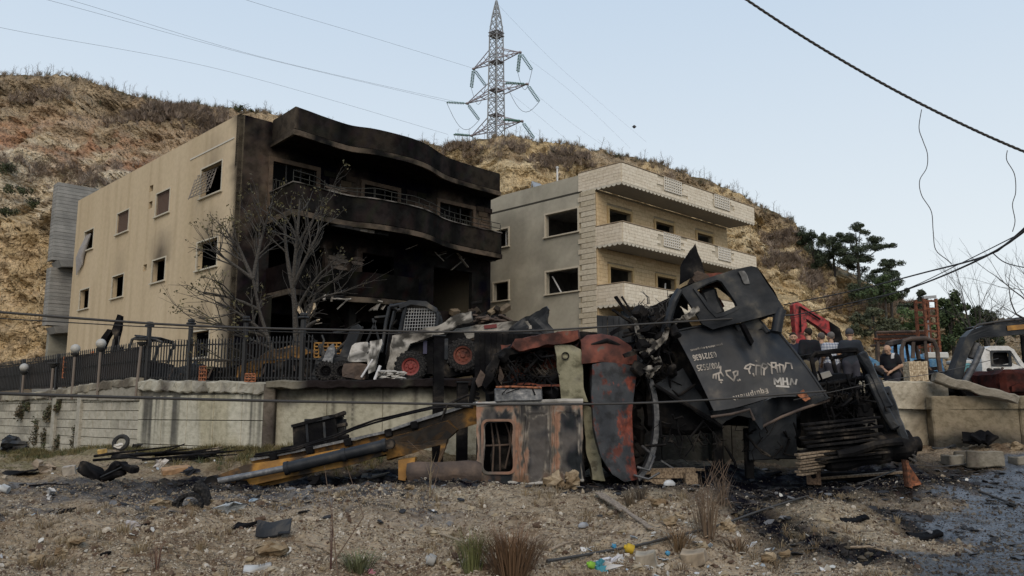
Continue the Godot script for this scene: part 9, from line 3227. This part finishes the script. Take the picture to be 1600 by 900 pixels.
	for q in blocks:
		o = lay("concrete_block", q[0], q[1], q[4], "block", "")
		b = Mb.new()
		if q[2] > .6:
			b.box(Vector3(0, q[3] * .5, .2), Vector3(q[2], q[3], .08), Basis(), .02); b.box(Vector3(0, q[3] * .5, -.2), Vector3(q[2], q[3], .08), Basis(), .02); b.box(Vector3(q[2] * .5, q[3] * .5, 0), Vector3(.08, q[3], .48), Basis(), .02); b.box(Vector3(0, .04, 0), Vector3(q[2], .06, .4), Basis(), .02)
		else: b.box(Vector3(0, q[3] * .45, 0), Vector3(q[2], q[3], .3), Basis(Vector3.UP, .2), .02)
		b.split(.1, 4); b.crumple(noise, .035, 20)
		b.paint(func(p: Vector3) -> Color: return C(.22, .2, .165).lerp(C(.09, .08, .07), clamp(.4 + fb(p.x * 30, p.y * 30, 3) * 2, 0, 1)))
		build(b, "block_body", M.concrete, o)
	# cables lying on the ground
	var ground_line := func(L: Array, lift: float) -> Array:
		var out := []
		for i in range(0, L.size(), 2): out.append(spot(L[i], L[i + 1]) + Vector3(0, lift, 0))
		return out
	wire("ground_cable", ground_line.call([855, 884, 920, 872, 1000, 858, 1060, 842, 1120, 826, 1190, 802, 1250, 782, 1262, 778], .03), .016, "dark cable lying across the mound and the gully", "cable", "", 0, Color(1.6, 1.6, 1.6), 40)
	wire("ground_cable", ground_line.call([1420, 735, 1470, 737, 1520, 732, 1565, 722], .1), .012, "loose cable trailing right from the rusty bracket", "cable", "", 0, Color(2, 2, 2), 30)
	wire("ground_cable", ground_line.call([1340, 762, 1370, 752, 1400, 742], .06), .014, "short dark rod leaning on the charred beam", "rod")
	wire("ground_cable", ground_line.call([1530, 770, 1560, 782, 1590, 794], .03), .02, "dark hose end on the wet road", "hose")
	var hoses := [[620, 772, 700, 770, "thin black hose on the crest of the mound"]]
	var sticks := [[45, 762, 110, 760, "long charred stick on the ash track"], [1330, 860, 1385, 868, "pale stick lying on the wet road"], [690, 840, 740, 862, "bleached stick on the mound"], [860, 862, 905, 850, "grey stick near the rubbish"], [480, 855, 520, 870, "pale twig at the left of the mound"]]
	for q in sticks:
		var a := spot(q[0], q[1]); var e := spot(q[2], q[3])
		o = base("stick", a, 0, q[4], "stick")
		b = Mb.new(); b.tube([Vector3(0, .02, 0), (e - a) * .5 + Vector3(0, .05, .03), e - a + Vector3(0, .02, 0)], [.018, .015, .008], 6)
		build(b, "wood", M.char if "charred" in q[4] else M.wood, o)
		b = Mb.new(); b.tube([(e - a) * .6 + Vector3(0, .05, .03), (e - a) * .75 + Vector3(0, .08, .12)], [.01, .005], 5)
		build(b, "side_twig", M.char if "charred" in q[4] else M.wood, o)

# ---------------------------------------------------------------- the scene
func _ready() -> void:
	var cam := Camera3D.new()
	cam.name = "camera"
	cam.position = Vector3(0, EYE, 0)
	cam.rotation.x = pitch
	cam.fov = rad_to_deg(2.0 * atan(450.0 / FOCAL))
	cam.near = 0.1
	cam.far = 1500.0
	add_child(cam, true)
	cam.current = true
	var env := Environment.new()
	env.background_mode = Environment.BG_SKY
	var sky := Sky.new()
	var sm := PanoramaSkyMaterial.new()
	var im := Image.create(256, 128, false, Image.FORMAT_RGBF)
	for j in 128:
		var el := sin((0.5 - (j + .5) / 128.0) * PI)
		for i in 256:
			var az := ((i + .5) / 256.0 - .5) * TAU               # 0 straight ahead, growing to the right
			var c := Color(.28, .425, .63).lerp(Color(.79, .825, .815), pow(clampf(1.0 - el, 0, 1), 1.5))
			var glow := pow(maxf(0, cos(az - 1.15)), 2.0) * pow(clampf(1.0 - absf(el), 0, 1), 2.5)   # the west, where the sun has gone
			c = c.lerp(Color(.93, .87, .77), glow * .55)
			if el < 0: c = c.lerp(Color(.2, .18, .15), smoothstep(0.0, -.25, el))
			im.set_pixel(i, j, c)
	sm.panorama = ImageTexture.create_from_image(im)
	sky.sky_material = sm
	env.sky = sky
	env.tonemap_mode = Environment.TONE_MAPPER_LINEAR
	env.tonemap_exposure = 1.17
	env.sdfgi_enabled = true
	env.ssao_enabled = true
	env.ssil_enabled = true
	var we := WorldEnvironment.new()
	we.name = "world_environment"
	we.environment = env
	add_child(we, true)
	var sun := DirectionalLight3D.new()
	sun.name = "sun"
	sun.light_energy = 0.5
	sun.light_angular_distance = 45.0
	sun.light_color = Color(1.0, .92, .81)
	sun.shadow_enabled = true
	sun.rotation = Vector3(deg_to_rad(-40), deg_to_rad(6), 0)
	add_child(sun, true)

	noise.noise_type = FastNoiseLite.TYPE_SIMPLEX
	noise.seed = 7
	noise.frequency = 0.03
	noise.fractal_octaves = 3
	fine.noise_type = FastNoiseLite.TYPE_CELLULAR
	fine.cellular_return_type = FastNoiseLite.RETURN_CELL_VALUE
	fine.seed = 5
	fine.frequency = 1.0
	fine.fractal_type = FastNoiseLite.FRACTAL_NONE
	make_materials()
	make_ground()
	make_terrace()
	make_cliff()
	make_burnt_building()
	make_stone_building()
	make_annex()
	make_walls()
	make_fence()
	make_lamps()
	make_terrace_machines()
	make_excavator_wreck()
	make_panel_wreck()
	make_truck_wreck()
	make_people()
	make_far_yard()
	make_bare_tree()
	make_trees()
	make_pylon()
	make_wires()
	make_scrub()
	make_rocks()
	make_rubbish()
	make_gravel()
